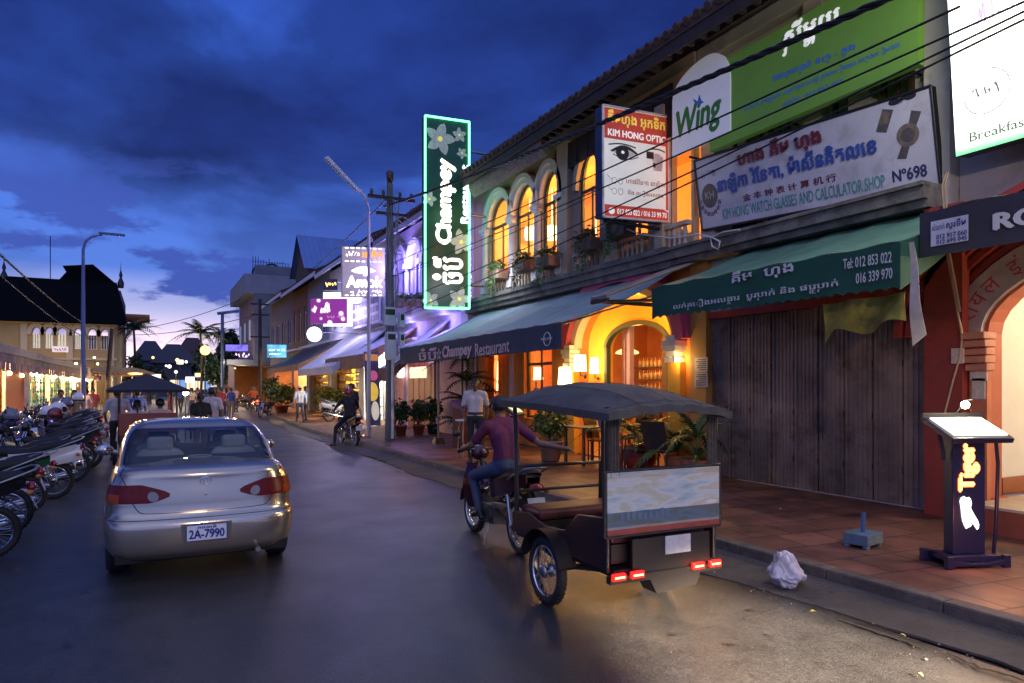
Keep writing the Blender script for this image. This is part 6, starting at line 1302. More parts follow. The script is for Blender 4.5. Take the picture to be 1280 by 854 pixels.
# far wooden poles
p = atD(325, 470, 46); t = thing('utility_pole', 'dark timber utility pole with stacked insulators before the corner building', 'pole', (p.x,p.y,0)); mb = MB(); zt = atD(325,374,46).z; mb.cyl((p.x,p.y,0),(p.x,p.y,zt),.14,.10,10); mb.build('shaft', EAVE, t); mb = MB()
for z in (zt-.4, zt-1.1, zt-2.6, zt-4.6): mb.box(p.x-.6, p.x+.6, p.y-.06, p.y+.06, z, z+.1)
mb.build('crossarm', EAVE, t)
p = atD(136, 455, 50); t = thing('utility_pole', 'leaning dark post beside the yellow building corner', 'pole', (p.x,p.y,0)); zt = atD(139,411,50).z; mb = MB(); mb.cyl((p.x-.2,p.y,0),(p.x+.2,p.y,zt),.17,.13,8); mb.build('shaft', EAVE, t)
a, b = atD(272,392,62), atD(298,389,62); t = thing('signal_gantry', 'grey T shaped steel post with a long arm against the pink sky', 'post', (atD(279,400,62).x, a.y, 0)); mb = MB(); q = atD(278,393,62); mb.cyl((q.x,q.y,0),q,.14); mb.tube([a,b],.14,6); mb.build('frame', GB, t)
# ================================================================ overhead cables
CAB = pmat('black cable', (.010,.010,.012), .5)
def cable(label, a, b, r, sag=.25, seg=24, m=CAB, twist=False):
    a, b = Vector(a), Vector(b); mb = MB(); 
    f = lambda t: a.lerp(b, t) - Vector((0,0,sag*4*t*(1-t)))
    if not twist: mb.tube([f(i/seg) for i in range(seg+1)], r, 6)
    else:
        for k in range(3): mb.tube([f(i/140) + Vector((math.cos(i*1.1+k*2.09)*r*.7, 0, math.sin(i*1.1+k*2.09)*r*.7)) for i in range(141)], r*.62, 5)
    tag(mb.build('overhead_cable', m, loc=tuple(a)), label, 'cable', 'cables along the shop fronts')
pole_top = Vector((px, py-.2, 7.1))
def pt(x, y, T): return onT(x, y, T)
cable('thick twisted black cable sweeping up across the green fascia sign', pt(480,258,px), pt(1160,-24,5.6), .030, .12, twist=True)
cable('thin black wire crossing the optician sign at eye level', pt(488,330,6.2), pt(1200,8,5.7), .011, .05)
cable('uppermost of the three wires running over the lower edge of the green fascia', pt(480,350,6.2), pt(1285,0,5.75), .010, .05)
cable('middle of the three wires running over the lower edge of the green fascia', pt(484,382,6.2), pt(1285,12,5.8), .010, .12)
cable('lowest of the three wires running over the lower edge of the green fascia', pt(484,400,6.2), pt(1285,22,5.85), .010, .10)
cable('thin wire dropping to the upper arches from the pole', pt(490,345,6.2), pt(760,235,7.4), .008, .15)
cable('long slack wire from the pole down to the round lamp sign', pt(484,248,6.2), (onT(380,345,7.2)), .022, .1)
cable('thin wire at the left edge running down to the leaning post', onS(-20,300,12), atD(139,413,50), .018, .5)
cable('second thin wire at the left edge, below the first', onS(-30,318,12), atD(139,420,50), .014, .7)
cable('thin wire across the pink sky from the corner building', atD(170,412,70), atD(300,375,66), .03, .35)
cable('lower wire across the pink sky over the palms', atD(150,418,70), atD(325,392,46), .025, .5)
WC = pmat('white cable', (.6,.6,.6), .5); rg = random.Random(9)
for k in range(6):
    a = (px+.05, py-.2, 7.0-.28*k*.8); b = (onT(535,265+rg.uniform(-20,20)+k*3,7.3)); cable('pale looping service wire between the pole and the green sign', a, b, .011, .25+rg.uniform(0,.3), m=WC)
mb = MB(); pts = [onT(x,y,TW-.45) for x,y in ((770,281),(800,293),(840,298),(872,293),(890,297),(900,302),(898,312),(890,308),(888,297),(905,290),(925,287))]; mb.tube(pts, .014, 6); tag(mb.build('loose_wire', WC, loc=tuple(pts[0])), 'loose looped white wire under the corner of the watch shop sign', 'wire')
mb = MB(); pts = [onT(x,y,TW-.30) for x,y in ((1183,215),(1178,232),(1180,262),(1184,320),(1190,350),(1197,390),(1203,420),(1200,445),(1190,480),(1180,520))]; mb.tube(pts, .012, 6); mb.tube([q+Vector((-.01,-.035,0)) for q in pts[:6]], .011, 6); tag(mb.build('loose_wire', pmat('tan cable', (.45,.33,.22), .6), loc=tuple(pts[0])), 'tan wires hanging down the dark red pier beside the shutters', 'wire')
# ================================================================ the parked silver saloon, seen from behind
def catmull(pts, sub):
    out = []; n = len(pts)
    for i in range(n-1):
        p0, p1, p2, p3 = [Vector(pts[max(0,min(n-1,i+k))]) for k in (-1,0,1,2)]
        for q in range(sub):
            t = q/sub; out.append(.5*((2*p1)+(-p0+p2)*t+(2*p0-5*p1+4*p2-p3)*t*t+(-p0+3*p1-3*p2+p3)*t**3))
    out.append(Vector(pts[-1])); return out
def interp(x, xs_, ys_): return float(np.interp(x, xs_, ys_))
CZ = [.22,.26,.31,.37,.43,.50,.545,.570,.582,.60,.64,.70,.76,.82,.88,.93,.96,.98]
CW = dict(z=[.2,.26,.31,.5,.57,.60,.75,.88,.95,.985], w=[.76,.80,.825,.845,.84,.828,.828,.80,.765,.735])
CY0 = dict(z=[.2,.26,.31,.42,.54,.565,.585,.62,.75,.88,.93,.96,.985], y=[.15,.07,.03,.0,.0,.012,.055,.075,.085,.105,.11,.108,.135])
CY1 = dict(z=[.2,.31,.45,.55,.62,.75,.985], y=[4.25,4.36,4.40,4.38,4.30,4.18,4.05])
def plan(z, n=64):
    """half outline at level z from rear centre to front centre: list of (x,y)"""
    w = interp(z, CW['z'], CW['w']); y0 = interp(z, CY0['z'], CY0['y']); y1 = interp(z, CY1['z'], CY1['y'])
    P = [(0,y0),(.25*w,y0+.008),(.55*w,y0+.035),(.78*w,y0+.085),(.92*w,y0+.18),(.985*w,y0+.36),(1.0*w,y0+.65),(w*1.005,1.4),(w*1.0,2.4),(w*.995,3.2),(w*.985,3.65),(w*.93,y1-.30),(w*.75,y1-.12),(w*.4,y1-.03),(0,y1)]
    return catmull([(x,y,0) for x, y in P], 7)
YWR, YWF, RW = .84, 3.32, .285
def ztop(y): return interp(y, [0,.5,.9,1.6,2.8,3.2,3.8,4.2,4.4], [.98,.99,.985,.96,.93,.915,.85,.76,.70])
def body_pt(i, z, half=1):
    q = plan(z)[i]; zz = z
    if z > .60: zz = .60 + (z-.60)*(ztop(q.y)-.60)/.38
    for yw in (YWR, YWF):
        d = abs(q.y-yw)
        if d < .335 and abs(q.x) > .6: zz = max(zz, .285 + math.sqrt(.335**2-d*d))
    return Vector((q.x*half, q.y, zz))
car = thing('parked_car', 'silver beige four door saloon car seen from behind with number plate 2A-7990', 'car')
PAINT = pmat('silver beige car paint', (.52,.44,.34), .2, .04, 30, metal=.82, coat=.5); 
UNDER = pmat('car underside', (.01,.01,.01), .8)
mb = MB(); NP = len(plan(.5)); rows = [[body_pt(i, z) for i in range(NP)] for z in CZ]
top = rows[-1]
for k, dz in ((.95,.016),(.86,.028),(.7,.038),(.45,.046),(.2,.05),(0,.05)):
    r_ = []
    for q in top:
        sh = (1-k)*.62*max(0, 1-q.y/.9) - (1-k)*.9*max(0, 1-(4.05-q.y)/.9 if q.y < 4.05 else 1); r_.append(Vector((q.x*k, q.y+sh, q.z+dz*(1 if q.y < 3.9 else .6))))
    rows.append(r_)
low = [Vector((q.x*.9, min(max(q.y,.25),4.1), .20)) for q in rows[0]]
for sg in (1,-1):
    vs = []; fs = []; mm = []
    allr = rows
    for r_ in allr: vs += [(q.x*sg, q.y, q.z) for q in r_]
    for a in range(len(allr)-1):
        for i in range(NP-1):
            f = (a*NP+i, a*NP+i+1, (a+1)*NP+i+1, (a+1)*NP+i); fs.append(f if sg > 0 else tuple(reversed(f)))
    mb.add(vs, fs, 0, True)
body = mb.build('body', [PAINT, UNDER], car, fix=True, w=False)
mb = MB(); mb.box(-.74,.74,.22,4.2,.19,.6); mb.build('underbody', UNDER, car, w=False)
# greenhouse
GB_ = [(0,.58),(.5,.59),(.65,.63),(.725,.78),(.755,1.15),(.768,1.7),(.765,2.3),(.74,2.8),(.66,3.1),(.42,3.24),(0,3.3)]
GR_ = [(0,1.36),(.44,1.37),(.555,1.40),(.610,1.50),(.63,1.75),(.635,2.0),(.63,2.2),(.62,2.35),(.57,2.44),(.36,2.52),(0,2.55)]
SUB = 6; gb_ = catmull([(x,y,0) for x,y in GB_], SUB); gr_ = catmull([(x,y,0) for x,y in GR_], SUB); NG = len(gb_)
def zb_(y): return interp(y, [.5,.8,1.3,2.6,3.3], [1.005,.985,.955,.92,.945])
VL = [0,.05,.10,.3,.5,.7,.84,.90,.95,1.0]
def gpt(i, v):
    a, b = gb_[i], gr_[i]; p = a.lerp(b, v); bow = .05*math.sin(math.pi*v); d = Vector((p.x*.5, (p.y-1.95)*.5, 0)); d = d.normalized() if d.length > 1e-6 else Vector((0,0,0))
    return Vector((p.x, p.y, zb_(a.y) + (1.318-zb_(a.y))*(math.sin(v*math.pi/2)*.35+v*.65))) + d*bow*.7
rows = [[gpt(i, v) for i in range(NG)] for v in VL]
for k, z in ((.94,1.340),(.82,1.360),(.6,1.376),(.3,1.385),(0,1.387)): rows.append([Vector((q.x*k, 1.95+(q.y-1.95)*(k*.85+.15*k*k if k > .0 else 0), z)) for q in rows[9]])
groups = {}
for a in range(len(rows)-1):
    for i in range(NG-1):
        seg = i/SUB; key = 'roof'
        if 1 <= a <= 6:
            if seg < 2.1: key = 'rear_window' if 2 <= a <= 6 else 'window_seal'
            elif 3.5 < seg < 7.3: key = 'side_window' if 2 <= a <= 6 and not (4.9 < seg < 5.15) else 'window_seal'
            elif seg > 8.2: key = 'windscreen' if 2 <= a <= 6 else 'window_seal'
            elif 2.1 <= seg < 2.34: key = 'window_seal'
        if a == 0 and (seg < 2.3): key = 'window_seal'
        if a == 7 and seg < 2.2: key = 'window_seal'
        groups.setdefault(key, []).append((a, i))
CGL = glass('car glass', (.62,.68,.70), .02, .0)
for key, fl_ in groups.items():
    mb = MB()
    for sg in (1,-1):
        for a, i in fl_:
            q = [rows[a][i], rows[a][i+1], rows[a+1][i+1], rows[a+1][i]]; q = [(p.x*sg, p.y, p.z) for p in q]; mb.add(q if sg > 0 else list(reversed(q)), [(0,1,2,3)], 0, True)
    mb.build(key, {'roof': PAINT, 'window_seal': pmat('black seal', (.012,.012,.013), .35)}.get(key, CGL), car, fix=True, w=False)
def rear_at(f, z, off=.006, half=1):
    """point on the body skin at plan fraction f (0 centre .. index/NP), height z"""
    x = f; k = int(x); fr_ = x-k; a, b = body_pt(k, z), body_pt(min(NP-1,k+1), z); p = a.lerp(b, fr_); t = (b-a); n = Vector((t.y, -t.x, 0)); n = n.normalized() if n.length > 1e-9 else Vector((0,-1,0))
    p = p + n*off; return Vector((p.x*half, p.y, p.z))
def f_of_x(x, z):
    best = 0
    for i in range(NP//2):
        a, b = plan(z)[i], plan(z)[i+1]
        if a.x <= x <= b.x and b.x > a.x: return i + (x-a.x)/(b.x-a.x)
        if a.x < x: best = i+1
    return best
TAILR = pmat('tail lamp red', (.13,.003,.003), .3, .3, 20, spec=.3); TAILO = pmat('tail lamp amber', (.34,.05,.003), .3, .3, 20, spec=.3); LENSW = pmat('reversing lens', (.22,.21,.21), .15, .1, coat=.5)
for sg in (1,-1):
    lt = thing('tail_light', None, None); lt.parent = car
    mb = MB(); nu, nv = 20, 6
    def tl(u, v):
        f0 = 13.5; f1 = 33.5; f0 = f_of_x(.30, .8); f = f0 + (f1-f0)*u
        zt_ = .80 + .085*min(1, u*3.2)**.7 - .012*u; zb2 = .722 + .05*max(0, 1-u*5)**1.5 + .0*u
        if u > .93: zt_ -= (u-.93)*.5; zb2 += (u-.93)*.4
        return rear_at(f, zb2 + (zt_-zb2)*v, .012*math.sin(math.pi*min(1,max(0,.12+u*.76)))**.4+.003, sg)
    for j in range(nv):
        for i in range(nu):
            q = [tl(i/nu,j/nv), tl((i+1)/nu,j/nv), tl((i+1)/nu,(j+1)/nv), tl(i/nu,(j+1)/nv)]
            mb.add(q if sg > 0 else list(reversed(q)), [(0,1,2,3)], 1 if (i > 11 and j < 3) else 0, True)
    o = mb.build('tail_light', [TAILR, TAILO], car, fix=True, w=False); bpy.data.objects.remove(lt)
    mb = MB()
    def rl(u, v): 
        f0 = f_of_x(.385, .8); f1 = f_of_x(.475, .8); return rear_at(f0+(f1-f0)*u, .735+.085*v + .02*(u-.5), .019, sg)
    P_ = [rl(.5+.5*math.cos(a)*min(1,1.25-.25*abs(math.cos(a))), .5+.5*math.sin(a)) for a in [i*math.pi/10 for i in range(20)]]; mb.add(P_ if sg > 0 else list(reversed(P_)), [tuple(range(20))]); mb.build('reversing_lens', LENSW, o, w=False)
GAP = pmat('panel gap', (.008,.008,.008), .7)
mb = MB(); pts = []
for x, z in ((-.70,.955),(-.665,.90),(-.63,.80),(-.585,.70),(-.54,.645),(-.48,.632),(-.3,.628),(0,.626),(.3,.628),(.48,.632),(.54,.645),(.585,.70),(.63,.80),(.665,.90),(.70,.955)): pts.append(rear_at(f_of_x(abs(x), z), z, .0005, 1 if x >= 0 else -1))
mb.tube([Vector((q.x,q.y,q.z)) for q in catmull([tuple(q) for q in pts], 6)], .0042, 5)
for sg in (1,-1): mb.tube([Vector((sg*.70,.27,.965))] + [Vector((sg*(.70-.02*k), .3+.08*k, 1.0+.004*k)) for k in range(1,5)], .0035, 5)
mb.tube([rear_at(f, .578, .0005, 1) for f in [i*.9 for i in range(34)]], .004, 5); mb.tube([rear_at(f, .578, .0005, -1) for f in [i*.9 for i in range(34)]], .004, 5)
mb.build('panel_gaps', GAP, car, w=False)
# bumper recess and number plate
mb = MB(); mb.add([(-.20,.0,.375),(.20,.0,.375),(.215,-.006,.535),(-.215,-.006,.535),(-.185,.03,.385),(.185,.03,.385),(.19,.03,.525),(-.19,.03,.525)], [(0,1,2,3)]); mb.build('plate_recess', pmat('recess shade', (.20,.19,.17), .4, metal=.6), car, w=False)
pp = MB(); pp.box(-.17,.17,-.022,-.012,.385,.525); plate = pp.build('number_plate', pmat('plate white', (.72,.74,.78), .35, .05), car, bevel=.004, w=False)
pl = (Vector((-.17,-.0225,.385)), Vector((1,0,0)), Vector((0,0,1)), Vector((0,-1,0))); PB = pmat('plate blue', (.015,.03,.22), .4)
lettering('2A-7990', pl, (.02,.32,.018,.098), PB, plate, .03, w=False, off=.002); lettering('រាជធានី', pl, (.09,.25,.105,.132), PB, plate, .02, w=False, off=.002)
mb = MB(); 
for a, b in (((0,0),(.34,0)),((.34,0),(.34,.14)),((.34,.14),(0,.14)),((0,.14),(0,0))): mb.tube([pl[0]+pl[1]*a[0]+pl[2]*a[1]-Vector((0,.002,0)), pl[0]+pl[1]*b[0]+pl[2]*b[1]-Vector((0,.002,0))], .003, 5)
mb.build('plate_border', PB, plate, w=False)
# badge, script, keyhole
mb = MB(); c = Vector((0, rear_at(0,.895,.008).y, .895)); 
def oval(mb, c, a, b, r): mb.tube([c+Vector((a*math.cos(t*.2618), 0, b*math.sin(t*.2618))) for t in range(24)], r, 6, closed=True)
oval(mb, c, .048, .033, .004); oval(mb, c, .018, .031, .003); oval(mb, c+Vector((0,0,.014)), .034, .014, .003); mb.build('badge', CHROME, car, w=False)
for txt, x0, x1, z0, z1 in (('COROLLA', -.14, .16, .800, .822), ('1.8', .60, .68, .905, .925), ('VE', -.62, -.55, .90, .92)):
    x_ = (x0+x1)/2; q = rear_at(f_of_x(abs(x_), z0), z0, 0, 1 if x_ >= 0 else -1); sl_ = .0 if abs(x_) < .2 else (.36 if x_ > 0 else -.36); U = Vector((math.cos(sl_), math.sin(sl_), 0))
    lettering(txt, (Vector((x_,q.y,0)), U, Vector((0,.12,1)).normalized(), Vector((math.sin(sl_),-math.cos(sl_),0))), (x0-x_, x1-x_, z0, z1), pmat('badge script', (.55,.54,.5), .2, metal=.8), car, .01, off=.006, w=False)
mb = MB(); mb.cyl((0,.07,.775),(0,.085,.775),.012); mb.build('lock', CHROME, car, w=False)
# wheels
def wheel_at(mbname, parent, x, y, R_, w, rimr, sg):
    wo = thing('wheel', None, None); wo.parent = parent
    mb = MB(); mb.lathe([(rimr,-w/2),(R_-.03,-w/2),(R_-.005,-w*.38),(R_,-w*.2),(R_,w*.2),(R_-.005,w*.38),(R_-.03,w/2),(rimr,w/2),(rimr,-w/2)], (x,y,R_), (1,0,0), 36)
    for k in (-.25,0,.25): mb.torus((x+k*w,y,R_), (1,0,0), R_-.002, .004, 36, 4)
    t = mb.build('tyre', RUBBER, parent, w=False)
    bpy.data.objects.remove(wo); t.name = 'wheel'
    mb = MB(); mb.lathe([(rimr+.004,-w*.45),(rimr-.02,-w*.3),(rimr-.02,w*.3),(rimr+.004,w*.45)], (x,y,R_), (1,0,0), 30); mb.lathe([(0,sg*w*.32),(.06,sg*w*.36),(rimr-.03,sg*w*.30),(rimr,sg*w*.42)], (x,y,R_), (1,0,0), 30)
    mb.build('rim', pmat('wheel cover', (.30,.30,.31), .35, metal=.8), t, w=False)
for sg in (1,-1):
    for y in (YWR, YWF): wheel_at('', car, sg*.735, y, RW, .19, .18, sg)
for sg in (1,-1):
    mb = MB(); mb.sph((sg*.93, 2.62, 1.0), (.10,.055,.065), 16); mb.tube([(sg*.78,2.64,.96),(sg*.88,2.63,.985)], .03, 8); o = mb.build('mirror', PAINT, car, w=False)
    mb = MB(); mb.lathe([(0,-.052),(.055,-.05),(.06,-.04)], (sg*.93,2.62,1.0), (0,1,0), 18); mb.build('mirror_glass', pmat('mirror glass', (.5,.55,.6), .03, metal=1), o, w=False)
mb = MB(); mb.tube([(.45,.02,.245),(.45,.5,.26)], .024, 10); mb.build('exhaust', STEEL, car, w=False)
# interior
BEIGE = pmat('beige seat', (.34,.33,.30), .7, .12); DKI = pmat('dark interior', (.025,.025,.028), .7)
mb = MB(); mb.add([(-.62,.70,1.032),(.62,.70,1.032),(.66,1.15,1.04),(-.66,1.15,1.04)], [(0,1,2,3)]); mb.box(-.66,.66,1.15,2.9,1.015,1.03); mb.build('parcel_shelf', DKI, car, w=False)
for y in (1.2, 2.02):
    for x in (-.36,.36):
        mb = MB(); mb.sph((x,y,1.03), (.24,.075,.10), 18); mb.obox((x,y,.95), (.46,.12,.16)); o = mb.build('seat', BEIGE, car, w=False, bevel=.04); mb = MB(); mb.obox((x,y-.01,1.155), (.25,.10,.15)); o2 = mb.build('headrest', BEIGE, o, w=False, bevel=.045, seg=4); mb = MB(); 
        for d in (-.06,.06): mb.cyl((x+d,y,1.03),(x+d,y,1.12),.008); 
        mb.build('headrest_posts', CHROME, o, w=False)
mb = MB(); mb.torus((-.36,2.62,1.03), Vector((0,-.8,.5)), .17, .014, 28, 6); mb.build('steering_wheel', BLACK, car, w=False)
mb = MB(); mb.obox((.30,2.66,1.19), (.20,.004,.11), Matrix.Rotation(R(-28),3,'X')); mb.obox((.52,2.70,1.14), (.12,.004,.09), Matrix.Rotation(R(-28),3,'X')); mb.build('windscreen_papers', pmat('white paper', (.7,.72,.75), .6), car, w=False)
mb = MB(); mb.sph((0,2.38,1.25), (.10,.02,.03), 12); mb.sph((0,2.36,1.16), (.012,.012,.06), 8); mb.build('rear_view_mirror', BLACK, car, w=False)
mb = MB(); mb.torus((0,.86,1.045), (0,0,1), .11, .01, 20, 5); mb.build('shelf_loop', BEIGE, car, w=False)
mb = MB()
for sg in (1,-1):
    mb.obox((sg*.60,4.19,.66), (.26,.1,.13))
mb.build('headlight', LENSW, car, w=False)
car.location = (.43, 6.62, 0); car.scale = (.965, 1, 1); car.rotation_euler = (0,0,R(.5))
# ================================================================ motorbikes
def rotx(p, c, a):
    return p
SPK = pmat('spokes', (.45,.45,.47), .3, metal=.9)
SEATM = pmat('black vinyl', (.012,.012,.013), .6, .15, spec=.3)
ENG = pmat('engine alloy', (.16,.16,.165), .45, .3, metal=.8)
REFL = pmat('red lens', (.28,.012,.012), .15, coat=.4); AMB = pmat('amber lens', (.5,.16,.01), .2, coat=.4)
def bike_wheel(parent, y, Rw=.285, w=.075, x=0.0, name='wheel'):
    mb = MB(); mb.torus((x,y,Rw), (1,0,0), Rw-.036, .036, 40, 10, 0, w/.072)
    for k in range(40): 
        a = 2*math.pi*k/40; mb.obox((x, y+(Rw-.002)*math.cos(a), Rw+(Rw-.002)*math.sin(a)), (.05,.018,.008), Matrix.Rotation(a-math.pi/2,3,'X'))
    t = mb.build(name, RUBBER, parent, w=False)
    mb = MB(); mb.lathe([(Rw-.072,-.03),(Rw-.062,-.028),(Rw-.078,0),(Rw-.062,.028),(Rw-.072,.03),(Rw-.086,.0),(Rw-.072,-.03)], (x,y,Rw), (1,0,0), 40); mb.build('rim', CHROME, t, w=False)
    mb = MB()
    for k in range(28):
        a = 2*math.pi*k/28; s = 1 if k % 2 else -1; b = a + .35*(1 if (k//2) % 2 else -1)
        mb.tube([(x+s*.03, y+.045*math.cos(b), Rw+.045*math.sin(b)), (x, y+(Rw-.075)*math.cos(a), Rw+(Rw-.075)*math.sin(a))], .0022, 4, caps=False)
    mb.lathe([(0,-.05),(.05,-.05),(.055,-.03),(.03,-.02),(.03,.02),(.055,.03),(.05,.05),(0,.05)], (x,y,Rw), (1,0,0), 18); mb.build('spokes', SPK, t, w=False)
    return t
def seat_mesh(prof, w_of, m=None):
    """lofted padded seat: prof = list of (y, ztop, zbottom)"""
    mb = MB(); n = 14; vs = []
    for y, zt, zb in prof:
        w = w_of(y)
        for j in range(n):
            a = 2*math.pi*j/n; ca, sa = math.cos(a), math.sin(a); sx_ = abs(ca)**.6*(1 if ca > 0 else -1); sz_ = abs(sa)**.7*(1 if sa > 0 else -1)
            vs.append((w*sx_, y, (zt+zb)/2 + (zt-zb)/2*sz_))
    k = len(prof); fs = [(i*n+j, i*n+(j+1)%n, (i+1)*n+(j+1)%n, (i+1)*n+j) for i in range(k-1) for j in range(n)] + [tuple(range(n)), tuple(reversed(range((k-1)*n, k*n)))]
    mb.add(vs, fs, 0, True); return mb
def make_bike(paint, root, scooter=False, mirrors=True, basket=False):
    yr, yf = -.60, .62
    bike_wheel(root, yr); fw = bike_wheel(root, yf)
    mb = MB()
    mb.tube([(0,.42,.90),(0,.25,.62),(0,.05,.47),(0,-.25,.50),(0,-.55,.66),(0,-.85,.74)], .028, 8)
    for s in (1,-1): mb.tube([(s*.06,-.15,.40),(s*.075,yr,.285),(s*.075,yr-.03,.285)], .018, 6); mb.tube([(s*.05,-.2,.5),(s*.09,-.55,.66),(s*.08,-.86,.72)], .014, 6)
    mb.build('frame', BLACK, root, w=False)
    mb = MB(); mb.obox((0,.02,.33), (.20,.34,.20)); mb.cyl((0,.15,.36),(0,.36,.42),.075,.07,14)
    for k in range(6): mb.lathe([(.07,0),(.095,0),(.095,.008),(.07,.008)], (0,.18+.03*k,.37+.0086*k), Vector((0,.21,.06)), 14)
    mb.cyl((-.13,-.02,.32),(.13,-.02,.32),.085,.085,16); mb.cyl((.10,.05,.33),(.14,.05,.33),.06,.06,14); mb.build('engine', ENG, root, w=False, bevel=.012)
    mb = MB(); mb.tube([(.06,.36,.38),(.09,.30,.24),(.12,.1,.19),(.13,-.2,.22),(.135,-.3,.24)], .018, 8); mb.tube([(.135,-.3,.24),(.135,-.42,.26),(.14,-.85,.36),(.14,-.92,.37)], [.03,.045,.042,.028], 12); mb.build('exhaust', CHROME, root, w=False)
    # body panels: tail fairing, centre spine, leg shield
    mb = MB()
    for s in (1,-1):
        mb.sheet(lambda u, v: (s*(.05+.085*math.sin(math.pi*min(1,.2+u*.7))*(1-.25*v)), -.05-.85*u, .74 + .11*u*u - (.22-.12*u)*v), 14, 5, .012)
        mb.sheet(lambda u, v: (s*(.17+.07*math.sin(math.pi*v) - .05*u), .38-.16*u*math.sin(math.pi*v*.5+.6), .86-.50*v), 8, 10, .012)
    mb.grid(lambda u, v: (.07*math.cos(math.pi*v), .36-.42*u, .70-.12*math.sin(u*3.1)+.055*math.sin(math.pi*v)), 10, 8)
    mb.build('fairing', paint, root, w=False)
    seat_mesh([(.12,.77,.71),(.04,.80,.69),(-.12,.79,.69),(-.30,.795,.69),(-.38,.83,.70),(-.46,.865,.72),(-.70,.90,.78),(-.84,.905,.81),(-.90,.88,.83)], lambda y: interp(y, [-.9,-.6,-.2,.0,.1], [.09,.125,.135,.10,.05])).build('seat', SEATM, root, w=False)
    mb = MB(); mb.tube([(.13,-.58,.78),(.145,-.78,.86),(.11,-.97,.93),(0,-1.01,.945),(-.11,-.97,.93),(-.145,-.78,.86),(-.13,-.58,.78)], .012, 8); mb.build('grab_rail', STEEL, root, w=False)
    if scooter:
        vs = lambda u, v: ((.155 - .05*u)*math.cos(math.pi*(v*1.3-.15)), -.12-.86*u, .52+.16*u + (.20-.05*u)*math.sin(math.pi*(v*1.3-.15)))
        mb = MB(); mb.grid(vs, 14, 14); mb.add([vs(1,i/14) for i in range(15)], [tuple(range(15))]); mb.build('rear_body', paint, root, w=False)
        mb = MB(); mb.box(-.14,.14,-.1,.36,.26,.34); mb.build('footboard', BLACK, root, w=False, bevel=.02)
        mb = MB(); mb.obox((0,-.97,.80), (.24,.03,.07)); mb.build('tail_lamp', REFL, root, w=False, bevel=.012)
    # rear fender, lamp, plate
    mb = MB(); mb.sheet(lambda u, v: ((v-.5)*.13*(1-.25*u), yr + .33*math.cos(R(60+105*u)), .30 + .35*math.sin(R(60+105*u)) + .012*math.cos((v-.5)*3)), 16, 6, .006); mb.build('rear_fender', BLACK, root, w=False)
    mb = MB(); mb.sph((0,-.955,.735), (.085,.045,.045), 14); o = mb.build('tail_light', REFL, root, w=False)
    for s in (1,-1): mb = MB(); mb.sph((s*.13,-.93,.70), (.032,.032,.028), 10); mb.tube([(s*.06,-.92,.70),(s*.11,-.93,.70)], .008, 5); mb.build('turn_signal', AMB, root, w=False)
    rt = Matrix.Rotation(R(-22),3,'X'); mb = MB(); mb.obox((0,-.975,.575), (.19,.006,.13), rt); mb.build('number_plate', pmat('bike plate', (.55,.57,.62), .4, .15, 20), root, w=False)
    for s in (1,-1):
        mb = MB(); mb.tube([(s*.10,yr+.02,.30),(s*.105,-.50,.66)], .016, 8)
        for k in range(9): mb.torus((s*(.10+.0005*k), yr+.02+.0078*k*1.0+.02, .38+.028*k), Vector((0,.1,.36)), .027, .006, 14, 5)
        mb.build('shock_absorber', CHROME, root, w=False)
    # fork, front fender, bars, lamp
    mb = MB()
    for s in (1,-1): mb.tube([(s*.065,yf,.285),(s*.065,.52,.60),(s*.05,.44,.86)], .02, 8)
    mb.build('fork', CHROME, root, w=False)
    mb = MB(); mb.sheet(lambda u, v: ((v-.5)*.13, yf + .32*math.cos(R(5+140*u)), .30+.32*math.sin(R(5+140*u))+.02*math.cos((v-.5)*3)), 14, 6, .006); mb.build('front_fender', paint, root, w=False)
    mb = MB(); mb.sph((0,.47,.96), (.12,.10,.09), 16); mb.build('cowl', paint, root, w=False)
    mb = MB(); mb.sph((0,.55,.955), (.075,.03,.06), 14); mb.build('headlight', LENSW, root, w=False)
    mb = MB(); mb.tube([(-.33,.30,1.0),(-.20,.40,1.02),(0,.44,.99),(.20,.40,1.02),(.33,.30,1.0)], .013, 8)
    for s in (1,-1): mb.tube([(s*.33,.30,1.0),(s*.23,.375,1.018)], .02, 8); mb.tube([(s*.31,.34,.995),(s*.22,.42,1.01)], .006, 5)
    mb.build('handlebar', BLACK, root, w=False)
    if mirrors:
        for s in (1,-1): mb = MB(); mb.tube([(s*.21,.40,1.02),(s*.26,.42,1.13),(s*.30,.41,1.18)], .006, 6); mb.sph((s*.32,.40,1.20), (.055,.018,.038), 12); mb.build('mirror', BLACK, root, w=False)
    mb = MB(); mb.tube([(-.08,-.02,.24),(-.20,-.10,.01)], .012, 6); mb.tube([(-.16,.12,.24),(.16,.12,.24)], .012, 6); mb.build('kickstand', STEEL, root, w=False)
    return root
BP = {'black': pmat('bike black', (.012,.012,.015), .2, .1, coat=.5), 'silver': pmat('bike silver', (.48,.48,.50), .25, .1, metal=.5, coat=.4), 'blue': pmat('bike blue', (.02,.05,.22), .22, .1, coat=.5), 'green': pmat('bike green', (.02,.10,.05), .22, .1, coat=.5), 'red': pmat('bike red', (.25,.015,.015), .22, .1, coat=.5), 'white': pmat('bike white', (.70,.70,.70), .25, .08, coat=.5)}
protos = {}; rgb_ = random.Random(77)
